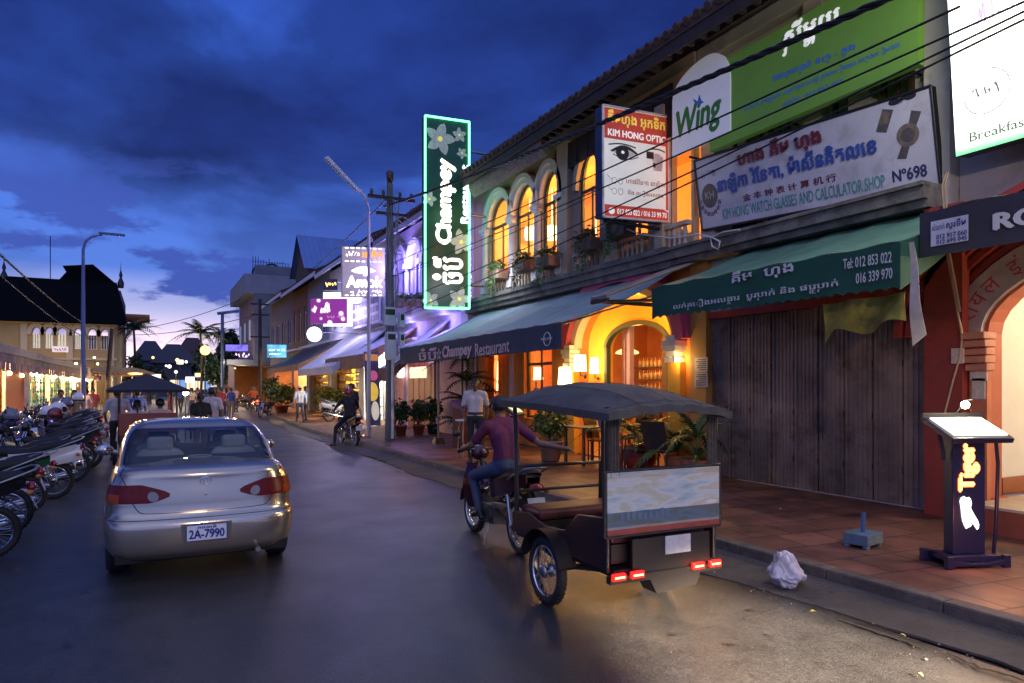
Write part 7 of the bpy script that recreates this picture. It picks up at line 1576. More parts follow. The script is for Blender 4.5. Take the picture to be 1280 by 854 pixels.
def bike(paint, label, x, y, rz, group=None, lean=-7):
    sc_ = paint in ('silver','red','white')
    if paint not in protos:
        r = thing('parked_motorbike', label, 'motorbike', (0,0,0), 0, group); make_bike(BP[paint], r, sc_); protos[paint] = r
    else: r = copy_tree(protos[paint]); tag(r, label, 'motorbike')
    if group: r['group'] = group
    k_ = rgb_.uniform(.92,1.05); r.location = (x, y, 0); r.scale = (k_, k_, k_*rgb_.uniform(.90,1.10)); r.rotation_euler = Euler((0, R(lean), rz), 'XYZ'); return r
GRP = 'motorbikes parked in the row at the left kerb'
rg = random.Random(17); H90 = R(90)
# tails towards the road (+X), noses to the market (-X)
first = [('black', 8.35, 'black motorbike cut off by the lower left edge, only its spoked rear wheel in view', -1.72), ('black', 9.75, 'black motorbike second in the row, with a long seat and pale plate on its tail', -1.80), ('green', 11.15, 'dark green motorbike third in the row with chrome grab rail', -1.78), ('white', 12.6, 'white and grey motorbike with pale tail panel, fourth in the row', -1.62), ('silver', 13.7, 'silver motorbike just left of the small tuk-tuk, behind the white one', -1.75), ('black', 14.6, 'black motorbike with long raised seat beside the parked silver car mirror', -1.55), ('blue', 15.5, 'dark blue motorbike in the middle of the left row, beyond the long black seat', -1.7)]
for c_, y, lb, x in first: bike(c_, lb, x-.35+rg.uniform(-.08,.08), y, H90 + R(rg.uniform(2, 16)), GRP)
y = 16.3; k = 0
while y < 31:
    c_ = ['black','silver','black','blue','black','red','black'][k % 7]
    bike(c_, {'black':'black','silver':'silver','blue':'dark blue','red':'dark red','white':'white'}[c_] + ' motorbike in the dense far part of the left row, below the market eave', -2.0 - .06*(y-16) + rg.uniform(-.3,.3), y, H90 + R(rg.uniform(-14, 26)), GRP); y += rg.uniform(.72,.95); k += 1
# second rank behind the first, nearer the market
y = 11.5; k = 0
while y < 27:
    c_ = ['black','silver','black','blue','black'][k % 5]; bike(c_, {'black':'black','silver':'silver','blue':'dark blue','white':'white'}[c_] + ' motorbike in the second rank, half hidden behind the row at the left kerb', -4.1+rg.uniform(-.2,.2), y, H90+R(rg.uniform(-15,15)+ (180 if k % 2 else 0)), 'motorbikes in the second rank by the market'); y += rg.uniform(1.0,1.5); k += 1
# helmets on the mirrors
def helmet(label, p, m, rz=0):
    t = thing('helmet', label, 'helmet', tuple(p), rz, 'helmets left on the parked motorbikes'); mb = MB()
    vs = lambda u, v: (.135*math.sin(math.pi*.62*v)*math.cos(2*math.pi*u), .155*math.sin(math.pi*.62*v)*math.sin(2*math.pi*u), .145*math.cos(math.pi*.62*v))
    mb.grid(vs, 22, 12); mb.grid(lambda u, v: tuple(.95*c for c in vs(u, 1-v)), 22, 12); mb.build('shell', m, t, w=False)
    mb = MB(); mb.sheet(lambda u, v: (.15*math.sin((u-.5)*2.4)*1.02, .165*math.cos((u-.5)*2.4)*1.02, .03-.12*v), 12, 4, .004); mb.build('visor', pmat('smoked visor', (.02,.02,.025), .08), t, w=False)
    mb = MB(); mb.tube([(-.12,.0,-.05),(-.07,.02,-.16),(.07,.02,-.16),(.12,0,-.05)], .006, 5); mb.build('chin_strap', BLACK, t, w=False)
HW = pmat('helmet white', (.72,.70,.66), .2, .05, coat=.5); HR = pmat('helmet dark red', (.16,.01,.015), .2, .1, coat=.5); HG = pmat('helmet grey', (.12,.13,.17), .25, .1, coat=.5)
for x, y, d, m, lb in ((60,518,14.6,HW,'white helmet on the leftmost handlebar of the helmets near the orange panel'), (73,513,15.2,HW,'second white helmet, set slightly higher beside the dark red one'), (69,521,14.2,HR,'dark red helmet with pattern among the white helmets'), (13,523,12.6,HG,'blue grey helmet at the left edge in front of the orange panel'), (98,500,18.0,HW,'small white helmet further along near the golden stall'), (83,507,16.8,HG,'grey helmet between the white ones further back')):
    helmet(lb, atD(x, y-3, d), m, rg.uniform(-2,2))
# bikes on the right side, further along
b_ = at0(436, 522, 0.1); 
q = onZ(425, 527, .15); o = bike('silver', 'silver and black scooter parked across the pavement beside the pole', q.x+.1, q.y, R(-78), 'motorbikes along the right pavement', -4); o.location.z = .15
q = onZ(336, 521, 0); bike('blue', 'blue motorbike with front wheel turned to the street, by the big bush', q.x-.2, q.y+.3, R(150), 'motorbikes along the right pavement')
q = onZ(318, 516, 0); bk = bike('red', 'red motorbike with glowing tail lamp ridden by the person in orange', q.x, q.y+.6, R(8), 'motorbikes along the right pavement', 0); 
tlp = MB(); tlp.sph((0,-1.005,.735), (.085,.02,.05), 12); tlp.build('brake_glow', emat('brake glow', (1,.05,.02), 8), bk, w=False)
for k, (x, y) in enumerate(((303,512),(296,508),(310,507))): q = onZ(x, y, 0); bike(['black','silver','black'][k], ['black','silver','black'][k] + ' motorbike parked in the far cluster under the corner building, ' + ['nearest','leftmost','rightmost'][k] + ' of three', q.x, q.y, R(40+30*k), 'motorbikes along the right pavement')
q = onZ(443, 560, 0); rider_bike = bike('black', 'dark motorbike seen from behind, carrying the rider in the red helmet', q.x+.02, q.y+.75, R(4), None, 0);
if 'group' in rider_bike.keys(): del rider_bike['group']
# ================================================================ the tuk-tuk crossing in front: motorbike plus open trailer, one vehicle
tuk = thing('tuk_tuk', 'motorbike drawn tuk-tuk trailer with dark cloth canopy and red tail lamps, passing in the foreground', 'tuk-tuk')
TKB = pmat('tuk black steel', (.015,.014,.015), .4, .2); TKR = pmat('tuk maroon panel', (.035,.010,.012), .4, .2, coat=.3); CUSH = pmat('maroon cushion', (.07,.015,.02), .5, .2)
make_bike(pmat('dark maroon bike', (.06,.01,.018), .22, .1, coat=.4), tuk)
for ch in list(tuk.children): ch.location = (0, 2.95, 0)
YR_ = .80
for s in (1,-1):
    w_ = bike_wheel(tuk, YR_, .27, .085, s*.53); 
    mb = MB(); mb.sheet(lambda u, v: (s*.53+(v-.5)*.16, YR_+.33*math.cos(R(15+150*u)), .28+.33*math.sin(R(15+150*u))), 16, 4, .006); mb.build('fender', TKB, tuk, w=False)
mb = MB(); mb.cyl((-.53,YR_,.27),(.53,YR_,.27),.02); mb.box(-.44,.44,.0,1.55,.40,.45); mb.tube([(0,1.5,.42),(0,1.9,.46),(0,2.15,.74),(0,2.42,.72)], .03, 8)
for s in (1,-1): mb.tube([(s*.36,YR_,.29),(s*.36,.1,.42)], .025, 6); mb.tube([(s*.36,YR_,.29),(s*.36,1.5,.42)], .025, 6)
mb.build('chassis', TKB, tuk, w=False)
# side walls, benches
mb = MB()
for s in (1,-1):
    mb.prism([(.02,.44),(1.55,.44),(1.55,.62),(1.25,.66),(.95,.60),(.62,.62),(.42,.78),(.02,.82)], lambda u, v, a: (s*(.46+a), u, v), 0, .02)
mb.each('side_wall', TKR, tuk, w=False, bevel=.006)
for y0, y1, zb in ((.06,.46,.62),(1.12,1.46,.60)):
    mb = MB(); mb.box(-.42,.42,y0,y1,zb-.14,zb-.005); mb.build('bench', TKB, tuk, w=False); mb = MB(); mb.box(-.43,.43,y0-.01,y1+.02,zb,zb+.09); mb.build('cushion', CUSH, tuk, w=False, bevel=.03)
mb = MB(); mb.box(-.43,.43,.04,.10,.72,1.10); mb.build('backrest', CUSH, tuk, w=False, bevel=.025)
mb = MB(); mb.tube([(-.44,1.52,.48),(-.44,1.52,1.02),(.44,1.52,1.02),(.44,1.52,.48)], .018, 8); mb.tube([(-.44,1.52,.8),(.44,1.52,.8)], .014, 6); mb.build('front_rail', TKB, tuk, w=False)
# advertising panel on the back (printed picture: pale sky, houses, green, red edge)
def ad_mat():
    m = bpy.data.materials.new('printed back panel'); m.use_nodes = True; nt = m.node_tree; N = nt.nodes; L = nt.links; b = N['Principled BSDF']; b.inputs['Roughness'].default_value = .35
    tc = N.new('ShaderNodeTexCoord'); sp = N.new('ShaderNodeSeparateXYZ'); L.new(tc.outputs['Object'], sp.inputs[0])
    mp = N.new('ShaderNodeMapping'); mp.inputs['Scale'].default_value = (2.2,1,9); L.new(tc.outputs['Object'], mp.inputs[0]); nz = N.new('ShaderNodeTexNoise'); nz.inputs['Scale'].default_value = 1.6; nz.inputs['Detail'].default_value = 5; L.new(mp.outputs[0], nz.inputs['Vector'])
    rp = N.new('ShaderNodeValToRGB'); L.new(nz.outputs[0], rp.inputs[0]); e = rp.color_ramp.elements
    cs = ((.30,(.30,.44,.46)),(.42,(.46,.58,.60)),(.50,(.60,.64,.62)),(.58,(.48,.52,.40)),(.66,(.60,.52,.46)),(.75,(.72,.72,.70)))
    while len(e) < len(cs): e.new(.5)
    for i, (p_, c_) in enumerate(cs): e[i].position = p_; e[i].color = (*c_,1)
    mr = N.new('ShaderNodeMapRange'); mr.inputs[1].default_value = .70; mr.inputs[2].default_value = 1.14; L.new(sp.outputs[2], mr.inputs[0])
    r2 = N.new('ShaderNodeValToRGB'); L.new(mr.outputs[0], r2.inputs[0]); e = r2.color_ramp.elements; r2.color_ramp.interpolation = 'CONSTANT'
    cs = ((0,(.60,.12,.10)),(.09,(.62,.52,.5)),(.13,(.22,.28,.36)),(.36,(1,1,1)),(.90,(.85,.8,.76)))
    while len(e) < len(cs): e.new(.5)
    for i, (p_, c_) in enumerate(cs): e[i].position = p_; e[i].color = (*c_,1)
    mx = N.new('ShaderNodeMix'); mx.data_type = 'RGBA'; mx.blend_type = 'MULTIPLY'; mx.inputs[0].default_value = 1; L.new(rp.outputs[0], mx.inputs[6]); L.new(r2.outputs[0], mx.inputs[7]); L.new(mx.outputs[2], b.inputs['Base Color']); return m
mb = MB(); mb.box(-.505,.505,-.02,.015,.70,1.14); bp_ = mb.build('back_panel', ad_mat(), tuk, w=False, bevel=.004)
mb = MB()
for a, b in (((-.52,.69),(.52,.69)),((-.52,1.15),(.52,1.15)),((-.52,.69),(-.52,1.15)),((.52,.69),(.52,1.15))): mb.tube([(a[0],-.005,a[1]),(b[0],-.005,b[1])], .015, 6)
mb.build('panel_frame', TKB, tuk, w=False)
mb = MB(); rgp = random.Random(12)
for i in range(9): x = -.40+.05*i; mb.box(x, x+.028, -.0235, -.0212, .80, .80+rgp.uniform(.03,.075))
mb.build('printed_bands', pmat('faded blue print', (.12,.2,.3), .4), bp_, w=False)
# lower tail, plate, lamps
mb = MB(); mb.box(-.30,.40,-.03,.0,.40,.66); mb.box(-.50,.50,-.05,-.0,.37,.42); mb.prism([(-.16,.37),(.30,.37),(.26,.28),(-.10,.26)], lambda u, v, a: (u, a, v), -.045, .12); mb.build('tail_board', TKB, tuk, w=False)
mb = MB(); mb.box(-.02,.21,-.042,-.034,.53,.66); mb.build('number_plate', pmat('tuk plate', (.6,.62,.66), .4, .25, 14), tuk, w=False)
for x in (-.50,-.345,.20,.36):
    mb = MB(); mb.box(x,x+.11,-.085,-.055,.40,.45); mb.build('tail_light', lmat('lit red lamp', (1,.012,.008), 2.2, .3, 10, .3), tuk, w=False, bevel=.008); mb = MB(); mb.box(x+.015,x+.095,-.089,-.0855,.419,.431); mb.build('lamp_filament', emat('hot lamp core', (1,.30,.12), 7), tuk, w=False)
# canopy
CAN = pmat('dark canopy cloth', (.05,.055,.06), .8, .3, 2.5, .7, 9, dirt=(.085,.08,.072), dscale=2)
def canf(u, v):
    x = -.60+1.17*u; y = -.12+1.75*v; ex = abs(2*u-1); ey = abs(2*v-1)
    z = 1.575 + .06*v + .165*(1-ex**2.2)*(1-.75*ey**3.0) - .015*ex*ey
    return (x*(1-.06*ey**2), y, z + .006*math.sin(u*31)*ey)
mb = MB(); mb.sheet(canf, 26, 26, .012)
for ed, n in ((lambda t: canf(t,0), 0), (lambda t: canf(t,1), 1), (lambda t: canf(0,t), 2), (lambda t: canf(1,t), 3)):
    mb.sheet(lambda u, v: tuple(Vector(ed(u)) - Vector((0,0,.05*v + .008*abs(math.sin(u*24))*v))), 40, 2, .005)
mb.build('canopy', CAN, tuk, w=False)
mb = MB()
for u in (.25,.5,.75): mb.tube([Vector(canf(u,k/20))+Vector((0,0,.006)) for k in range(21)], .0022, 4)
for v in (.03,.97): mb.tube([Vector(canf(k/20,v))+Vector((0,0,.006)) for k in range(21)], .0022, 4)
mb.each('seam', CAN, tuk, w=False)
for x, y in ((-.48,.02),(.48,.02),(-.46,1.5),(.46,1.5)):
    mb = MB(); mb.tube([(x,y,.44),(x,y,1.15),(x*1.02,y-.02*(1 if y < 1 else -1),1.60)], .02, 8); mb.build('canopy_post', TKB, tuk, w=False)
mb = MB()
for v in (.2,.8): mb.tube([Vector(canf(u,v))-Vector((0,0,.03)) for u in (.05,.25,.5,.75,.95)], .013, 6)
for u in (.17,.83): mb.tube([Vector(canf(u,v))-Vector((0,0,.04)) for v in (.05,.3,.6,.95)], .013, 6)
mb.build('canopy_frame', TKB, tuk, w=False)
# rolled side curtain strips by the rear posts
for s in (1,-1): mb = MB(); mb.sheet(lambda u, v: (s*(.49-.09*u), -.01+.012*math.sin(u*20), 1.57-.46*v), 10, 4, .004); mb.build('side_curtain', pmat('striped curtain', (.05,.042,.04), .8, .5, 26), tuk, w=False)
TUKP = Vector((3.30, 3.88, 0)); tuk.location = TUKP; tuk.rotation_euler = (0,0,R(-2))
# ---------------------------------------------------------------- the small tuk-tuk waiting beyond the car
tk2 = thing('tuk_tuk', 'parked tuk-tuk trailer with small black pyramid canopy and brown back panel beyond the silver car', 'tuk-tuk')
mb = MB(); BRN = pmat('brown red panel', (.22,.05,.03), .5, .2); mb.box(-.56,.56,-.02,.02,.70,1.16); mb.build('back_panel', BRN, tk2, w=False, bevel=.01)
mb = MB(); mb.lathe([(1.10,1.60),(1.12,1.66),(.6,1.84),(.0,2.02)], (0,.75,0), n=4, smooth=False); mb.build('canopy', pmat('black canopy', (.022,.022,.028), .7), tk2, w=False)
for x in (-.54,.54):
    for y in (.0,1.5): mb = MB(); mb.cyl((x,y,.4),(x,y,1.66),.018); mb.build('canopy_post', TKB, tk2, w=False)
mb = MB(); mb.box(-.54,.54,.05,1.5,.42,.5); mb.box(-.5,.5,.1,.45,.5,.68); mb.box(-.5,.5,1.1,1.45,.5,.68); mb.build('chassis', TKB, tk2, w=False)
for s in (1,-1): bike_wheel(tk2, .75, .27, .085, s*.62)
mb = MB(); mb.box(-.5,.5,1.5,1.53,.6,.95); mb.build('front_panel', pmat('pink seat back', (.55,.18,.22), .6), tk2, w=False)
p = atD(186, 520, 14.6); tk2.location = (p.x, p.y, 0); tk2.rotation_euler = (0,0,R(3))
# ================================================================ people: one continuous skinned body each
SKIN = pmat('brown skin', (.20,.10,.06), .5, .1, 20, sss=.05); SKIND = pmat('dark brown skin', (.085,.045,.03), .5, .1, 20); HAIR = pmat('black hair', (.008,.007,.007), .45, .2, 40)
EYEW = pmat('eye white', (.6,.6,.58), .3); 
def base_pose():
    return dict(pelvis=(0,0,.93), waist=(0,.0,1.10), chest=(0,.0,1.28), neck=(0,-.01,1.44), head=(0,.02,1.585),
        shL=(-.18,0,1.40), shR=(.18,0,1.40), elL=(-.24,-.02,1.12), elR=(.24,-.02,1.12), wrL=(-.25,.06,.88), wrR=(.25,.06,.88),
        hipL=(-.09,0,.90), hipR=(.09,0,.90), knL=(-.10,.02,.49), knR=(.10,.02,.49), anL=(-.105,-.02,.09), anR=(.105,-.02,.09), toL=(-.12,.13,.03), toR=(.12,.13,.03))
def capsule(mb, a, b, r0, r1, n=12):
    a, b = Vector(a), Vector(b); d = b-a; L_ = d.length; t = d/L_ if L_ > 1e-6 else Vector((0,0,1)); pts = []; rs = []
    for k in (80,55,25): pts.append(a - t*r0*math.sin(R(k))); rs.append(max(.001, r0*math.cos(R(k))))
    pts.append(a); rs.append(r0); pts.append(b); rs.append(r1)
    for k in (25,55,80): pts.append(b + t*r1*math.sin(R(k))); rs.append(max(.001, r1*math.cos(R(k))))
    mb.tube(pts, rs, n)
def person(label, loc, rz, J, cols, vox=.014, hd=(0,1,0), hands=True, hat=None, hair='short', scale=1.0, name='person', sleeve='short', fem=False, curl=.5, group=None, face=True):
    """J joints; cols dict skin/shirt/pants/shoe materials"""
    t = thing(name, label, 'person', loc, rz, group); P_ = {k: Vector(v)*scale for k, v in {**base_pose(), **J}.items()}; s = scale
    caps = []  # (a,b,r0,r1,tag)
    def C(a, b, r0, r1, tg): caps.append((P_[a] if isinstance(a, str) else Vector(a), P_[b] if isinstance(b, str) else Vector(b), r0*s, r1*s, tg))
    up = (P_['neck']-P_['pelvis']).normalized(); rt_ = (P_['shR']-P_['shL']).normalized()
    for k in (-1,1):
        C(P_['pelvis']+rt_*.065*k*s, P_['waist']+rt_*.055*k*s, .105, .095, 'pants' if False else 'hipz')
        C(P_['waist']+rt_*.055*k*s, P_['chest']+rt_*.075*k*s, .095, .105, 'shirt'); C(P_['chest']+rt_*.075*k*s, P_['neck']+rt_*.09*k*s-up*.05*s, .10, .06, 'shirt')
    C('neck', P_['head']-up*.05*s, .052, .048, 'skin'); C(P_['neck']-up*.06*s, P_['neck']+up*.0*s, .075, .052, 'shirt')
    for S in 'LR':
        C('neck', 'sh'+S, .055, .06, 'shirt')
        a, b = P_['sh'+S], P_['el'+S]; m_ = a.lerp(b, .72)
        C(a, m_, .062, .055, 'shirt'); C(m_, b, .042, .038, 'skin' if sleeve == 'short' else 'shirt'); C(b, 'wr'+S, .038, .026, 'skin' if sleeve == 'short' else 'shirt')
        C('pelvis', 'hip'+S, .10, .098, 'pants'); C('hip'+S, 'kn'+S, .092, .062, 'pants'); C('kn'+S, P_['an'+S]+(P_['kn'+S]-P_['an'+S])*.12, .06, .046, 'pants'); C('an'+S, 'to'+S, .044, .034, 'shoe'); C('an'+S, P_['an'+S]+Vector((0,-.05*s,-.05*s)), .042, .036, 'shoe')
        w = P_['wr'+S]; fw = (w-P_['el'+S]).normalized(); side = fw.cross(Vector((0,1,0) if abs(fw.y) < .8 else (0,0,1))).normalized(); pn = fw.cross(side).normalized()
        sg = -1 if S == 'L' else 1
        if hands:
            C(w, w+fw*.045*s, .026, .030, 'skin'); C(w+fw*.04*s+pn*.018*s, w+fw*.085*s+pn*.022*s, .016, .014, 'skin'); C(w+fw*.04*s-pn*.018*s, w+fw*.085*s-pn*.022*s, .016, .014, 'skin')
            inw = side*(-sg)
            for q in range(4):
                o_ = pn*((q-1.5)*.019*s); ln = (.036,.041,.038,.030)[q]*s; k0 = w+fw*.085*s+o_; d1 = (fw+inw*curl*.5).normalized(); d2 = (fw*(1-curl)+inw*curl*1.2).normalized()
                C(k0, k0+d1*ln, .0095, .0088, 'skin'); C(k0+d1*ln, k0+d1*ln+d2*ln*.95, .0088, .0075, 'skin')
            th_ = w+fw*.025*s-pn*.024*s; C(th_, th_+(fw*.7-pn*.8+inw*.3).normalized()*.045*s, .0125, .0105, 'skin'); tt = th_+(fw*.7-pn*.8+inw*.3).normalized()*.045*s; C(tt, tt+(fw+inw*.4).normalized()*.03*s, .0105, .0085, 'skin')
        else: C(w, w+fw*.10*s, .030, .02, 'skin')
    h = P_['head']; f = Vector(hd).normalized(); hr = f.cross(Vector((0,0,1))).normalized(); hu = hr.cross(f).normalized(); M3 = Matrix((hr, f, hu)).transposed()
    mb = MB()
    for a, b, r0, r1, _ in caps: capsule(mb, a, b, max(r0, vox*.62), max(r1, vox*.6))
    mb.sph(h+hu*.012*s, (.074*s,.092*s,.098*s), 18, 0, M3); mb.sph(h-hu*.05*s+f*.022*s, (.052*s,.064*s,.062*s), 14, 0, M3)
    if face:
        mb.tube([h+f*.088*s+hu*.02*s, h+f*.108*s-hu*.022*s, h+f*.088*s-hu*.032*s], [.009*s,.014*s,.008*s], 8)
        for k in (-1,1): mb.sph(h+hr*.076*k*s-f*.008*s-hu*.005*s, (.011*s,.022*s,.032*s), 10, 0, M3); mb.sph(h+hr*.03*k*s+f*.08*s-hu*.02*s, (.02*s,.012*s,.016*s), 8, 0, M3)
        mb.sph(h+f*.084*s-hu*.062*s, (.024*s,.010*s,.008*s), 10, 0, M3); mb.sph(h+f*.078*s-hu*.095*s, (.022*s,.016*s,.016*s), 10, 0, M3)
    tmp = mb.build('tmp', SKIN)
    rm = tmp.modifiers.new('r', 'REMESH'); rm.mode = 'VOXEL'; rm.voxel_size = vox*s; sm = tmp.modifiers.new('s', 'SMOOTH'); sm.iterations = 3; sm.factor = .5
    bpy.context.view_layer.update(); dg = bpy.context.evaluated_depsgraph_get(); me = bpy.data.meshes.new_from_object(tmp.evaluated_get(dg)); bpy.data.objects.remove(tmp)
    me.name = 'body'; me.materials.clear()
    ml = [cols.get('skin', SKIN), cols['shirt'], cols['pants'], cols.get('shoe', BLACK)]
    for m in ml: me.materials.append(m)
    n = len(me.polygons); cen = np.empty(n*3); me.polygons.foreach_get('center', cen); cen = cen.reshape(-1,3); best = np.full(n, 1e9); idx = np.zeros(n, dtype=np.int32); belt = (P_['pelvis']+up*.03*s)
    for a, b, r0, r1, tg in caps:
        a_, b_ = np.array(a), np.array(b); d = b_-a_; L2 = max(1e-9, d@d); tt = np.clip(((cen-a_)@d)/L2, 0, 1); dist = np.linalg.norm(cen-(a_+tt[:,None]*d), axis=1) - (r0+(r1-r0)*tt); 
        mi = {'skin':0,'shirt':1,'pants':2,'shoe':3,'hipz':1}[tg]; better = dist < best
        val = np.full(n, mi)
        if tg == 'hipz': val = np.where((cen-np.array(belt))@np.array(up) < 0, 2, 1)
        idx = np.where(better, val, idx); best = np.where(better, dist, best)
    dh = np.linalg.norm((cen-np.array(h)), axis=1); idx = np.where((dh < .115*s) & ((cen-np.array(P_['neck']))@np.array(hu) > .02*s), 0, idx)
    me.polygons.foreach_set('material_index', idx.astype(np.int32)); me.polygons.foreach_set('use_smooth', [True]*n); me.update()
    bo = bpy.data.objects.new('body', me); COL.objects.link(bo); bo.parent = t
    if face:
        mb = MB()
        for k in (-1,1): mb.sph(h+hr*.030*k*s+f*.081*s+hu*.004*s, (.013*s,.008*s,.007*s), 10, 0, M3); mb.sph(h+hr*.030*k*s+f*.0865*s+hu*.004*s, (.006*s,.004*s,.006*s), 8, 1, M3); mb.tube([h+hr*.015*k*s+f*.090*s+hu*.024*s, h+hr*.032*k*s+f*.089*s+hu*.029*s, h+hr*.05*k*s+f*.076*s+hu*.024*s], .004*s, 5, 1)
        mb.build('eyes', [EYEW, HAIR], t, w=False)
    if hair and hat != 'helmet':
        mb = MB(); rgx = random.Random(hash(label) % 999)
        def hf(u, v):
            a = 2*math.pi*u; lim = .60 + (.28 if math.sin(a) < .25 else -.10) - .03*abs(math.cos(a)); b = v*math.pi*lim*.78
            k = 1 + .02*math.sin(a*9+v*7); return tuple(h + hu*.02*s + hr*(.083*s*k*math.sin(b)*math.cos(a)) + f*(.101*s*k*math.sin(b)*math.sin(a) - .006*s) + hu*(.100*s*k*math.cos(b)))
        mb.sheet(hf, 26, 12, .008*s)
        if hair == 'long': mb.sheet(lambda u, v: tuple(h + hr*(.085*s*math.sin((u-.5)*3.0)) - f*(.095*s*math.cos((u-.5)*3.0)) + hu*(.03*s-.24*s*v)), 12, 8, .012*s)
        if hair == 'tail': mb.tube([h-f*.09*s+hu*.03*s, h-f*.14*s-hu*.03*s, h-f*.13*s-hu*.16*s], [.03*s,.035*s,.012*s], 10); mb.sph(h-f*.095*s+hu*.03*s, .035*s, 10)
        mb.build('hair', cols.get('hair', HAIR), t, w=False)
    if hat == 'cap':
        mb = MB(); mb.sheet(lambda u, v: tuple(h + hu*(.035*s+.10*s*math.cos(v*1.5)) + hr*(.092*s*math.sin(v*1.5)*math.cos(6.2832*u)) + f*(.108*s*math.sin(v*1.5)*math.sin(6.2832*u))), 22, 8, .006*s); mb.sheet(lambda u, v: tuple(h + hu*.045*s + hr*(.085*s*math.sin((u-.5)*2.4)) + f*((.09+.085*v)*s*math.cos((u-.5)*2.2))-hu*.02*s*v), 12, 4, .004*s); mb.build('cap', cols['hat'], t, w=False)
    if hat == 'helmet':
        mb = MB(); mb.sheet(lambda u, v: tuple(h + hu*(.02*s+.125*s*math.cos(v*1.9)) + hr*(.118*s*math.sin(v*1.9)*math.cos(6.2832*u)) + f*(.132*s*math.sin(v*1.9)*math.sin(6.2832*u)-.01*s)), 24, 12, .012*s); mb.build('helmet', cols['hat'], t, w=False)
    return t
def cloth(n, c, r=.8, v=.15): return pmat('cloth '+n, c, r, v, 5, .9, 13)
MAG = cloth('magenta shirt', (.12,.014,.05)); JEANS = cloth('jeans', (.05,.075,.13)); WHS = cloth('white shirt', (.55,.50,.47)); DKP_ = cloth('dark trousers', (.018,.018,.022)); BLK_ = cloth('black top', (.015,.014,.016)); KHK = cloth('khaki trousers', (.20,.15,.10)); BLU_ = cloth('blue tee', (.02,.05,.25)); ORG = cloth('orange shirt', (.55,.13,.03)); PNK = cloth('pale top', (.45,.33,.30)); REDC = cloth('red tee', (.3,.03,.03)); GRY = cloth('grey tee', (.2,.2,.22))
SHOE = pmat('dark shoes', (.012,.011,.010), .4)
# the tuk-tuk driver: riding, near arm stretched back to the trailer rail
drv = dict(pelvis=(0,-.10,.90), waist=(0,-.09,1.06), chest=(0,-.03,1.22), neck=(0,.03,1.37), head=(-.01,.07,1.505), shL=(-.185,-.01,1.31), shR=(.185,.05,1.32), elR=(.37,-.17,1.11), wrR=(.56,-.33,1.07), elL=(-.30,.16,1.10), wrL=(-.30,.37,1.05),
    hipL=(-.10,-.08,.86), hipR=(.10,-.08,.86), knL=(-.20,.36,.73), knR=(.20,.36,.73), anL=(-.17,.24,.34), anR=(.17,.24,.34), toL=(-.18,.40,.29), toR=(.18,.40,.29))
dp = tuk.matrix_basis
loc = Matrix.Translation(TUKP) @ Matrix.Rotation(R(-2),4,'Z') @ Vector((0, 2.78, .0))
person('tuk-tuk driver in a dark magenta shirt, jeans and dark cap, one arm stretched back', tuple(loc), R(-2), drv, dict(skin=SKIN, shirt=MAG, pants=JEANS, shoe=SHOE, hat=cloth('dark cap', (.03,.03,.032))), .011, (-.12,1,-.12), True, 'cap', 'short', 1.0)
# the waiter
wl = dict(elL=(-.25,-.06,1.13), wrL=(-.23,-.0,.87), elR=(.25,-.03,1.12), wrR=(.20,.16,.93), knL=(-.11,.02,.49), anL=(-.14,-.03,.09), toL=(-.20,.10,.03), anR=(.10,-.02,.09), toR=(.14,.13,.03), head=(.0,.03,1.585))
q = onZ(594, 580, .15); wt = person('waiter in a white short sleeved shirt and dark trousers standing before the restaurant', (q.x,q.y,.15), R(152), wl, dict(skin=SKIND, shirt=WHS, pants=DKP_, shoe=SHOE), .012, (.1,1,-.05), True, None, 'short', 1.02)
mb = MB(); mb.lathe([(.165,.985),(.168,1.0),(.168,1.03),(.165,1.04)], (0,0,0), n=24); mb.v = [(x*1.02,y*.72,z*1.02) for x,y,z in mb.v]; mb.build('belt', pmat('belt', (.05,.02,.012), .4), wt, w=False)
# man walking in white with a cap
q = onZ(375, 529, .1); wk = dict(knL=(-.10,.10,.50), anL=(-.10,.20,.10), toL=(-.11,.34,.05), knR=(.10,-.02,.49), anR=(.10,-.22,.13), toR=(.11,-.10,.04), elL=(-.26,-.06,1.13), wrL=(-.27,.10,.90), elR=(.26,-.06,1.13), wrR=(.27,-.10,.90))
person('man in white shirt and white cap walking away along the right pavement', (q.x,q.y,.1), R(6), wk, dict(skin=SKIN, shirt=cloth('bright white shirt', (.7,.68,.68)), pants=cloth('grey trousers', (.10,.11,.14)), shoe=SHOE, hat=WHS), .02, (0,1,0), False, 'cap', 'short', .95, face=False, sleeve='long')
q = onZ(385, 527, .15); person('woman in blue standing by the plants beside the walking man in white', (q.x,q.y+.5,.15), R(80), {}, dict(skin=SKIN, shirt=cloth('sky blue top', (.15,.3,.5)), pants=DKP_, shoe=SHOE), .02, (0,1,0), False, None, 'long', .92, face=False)
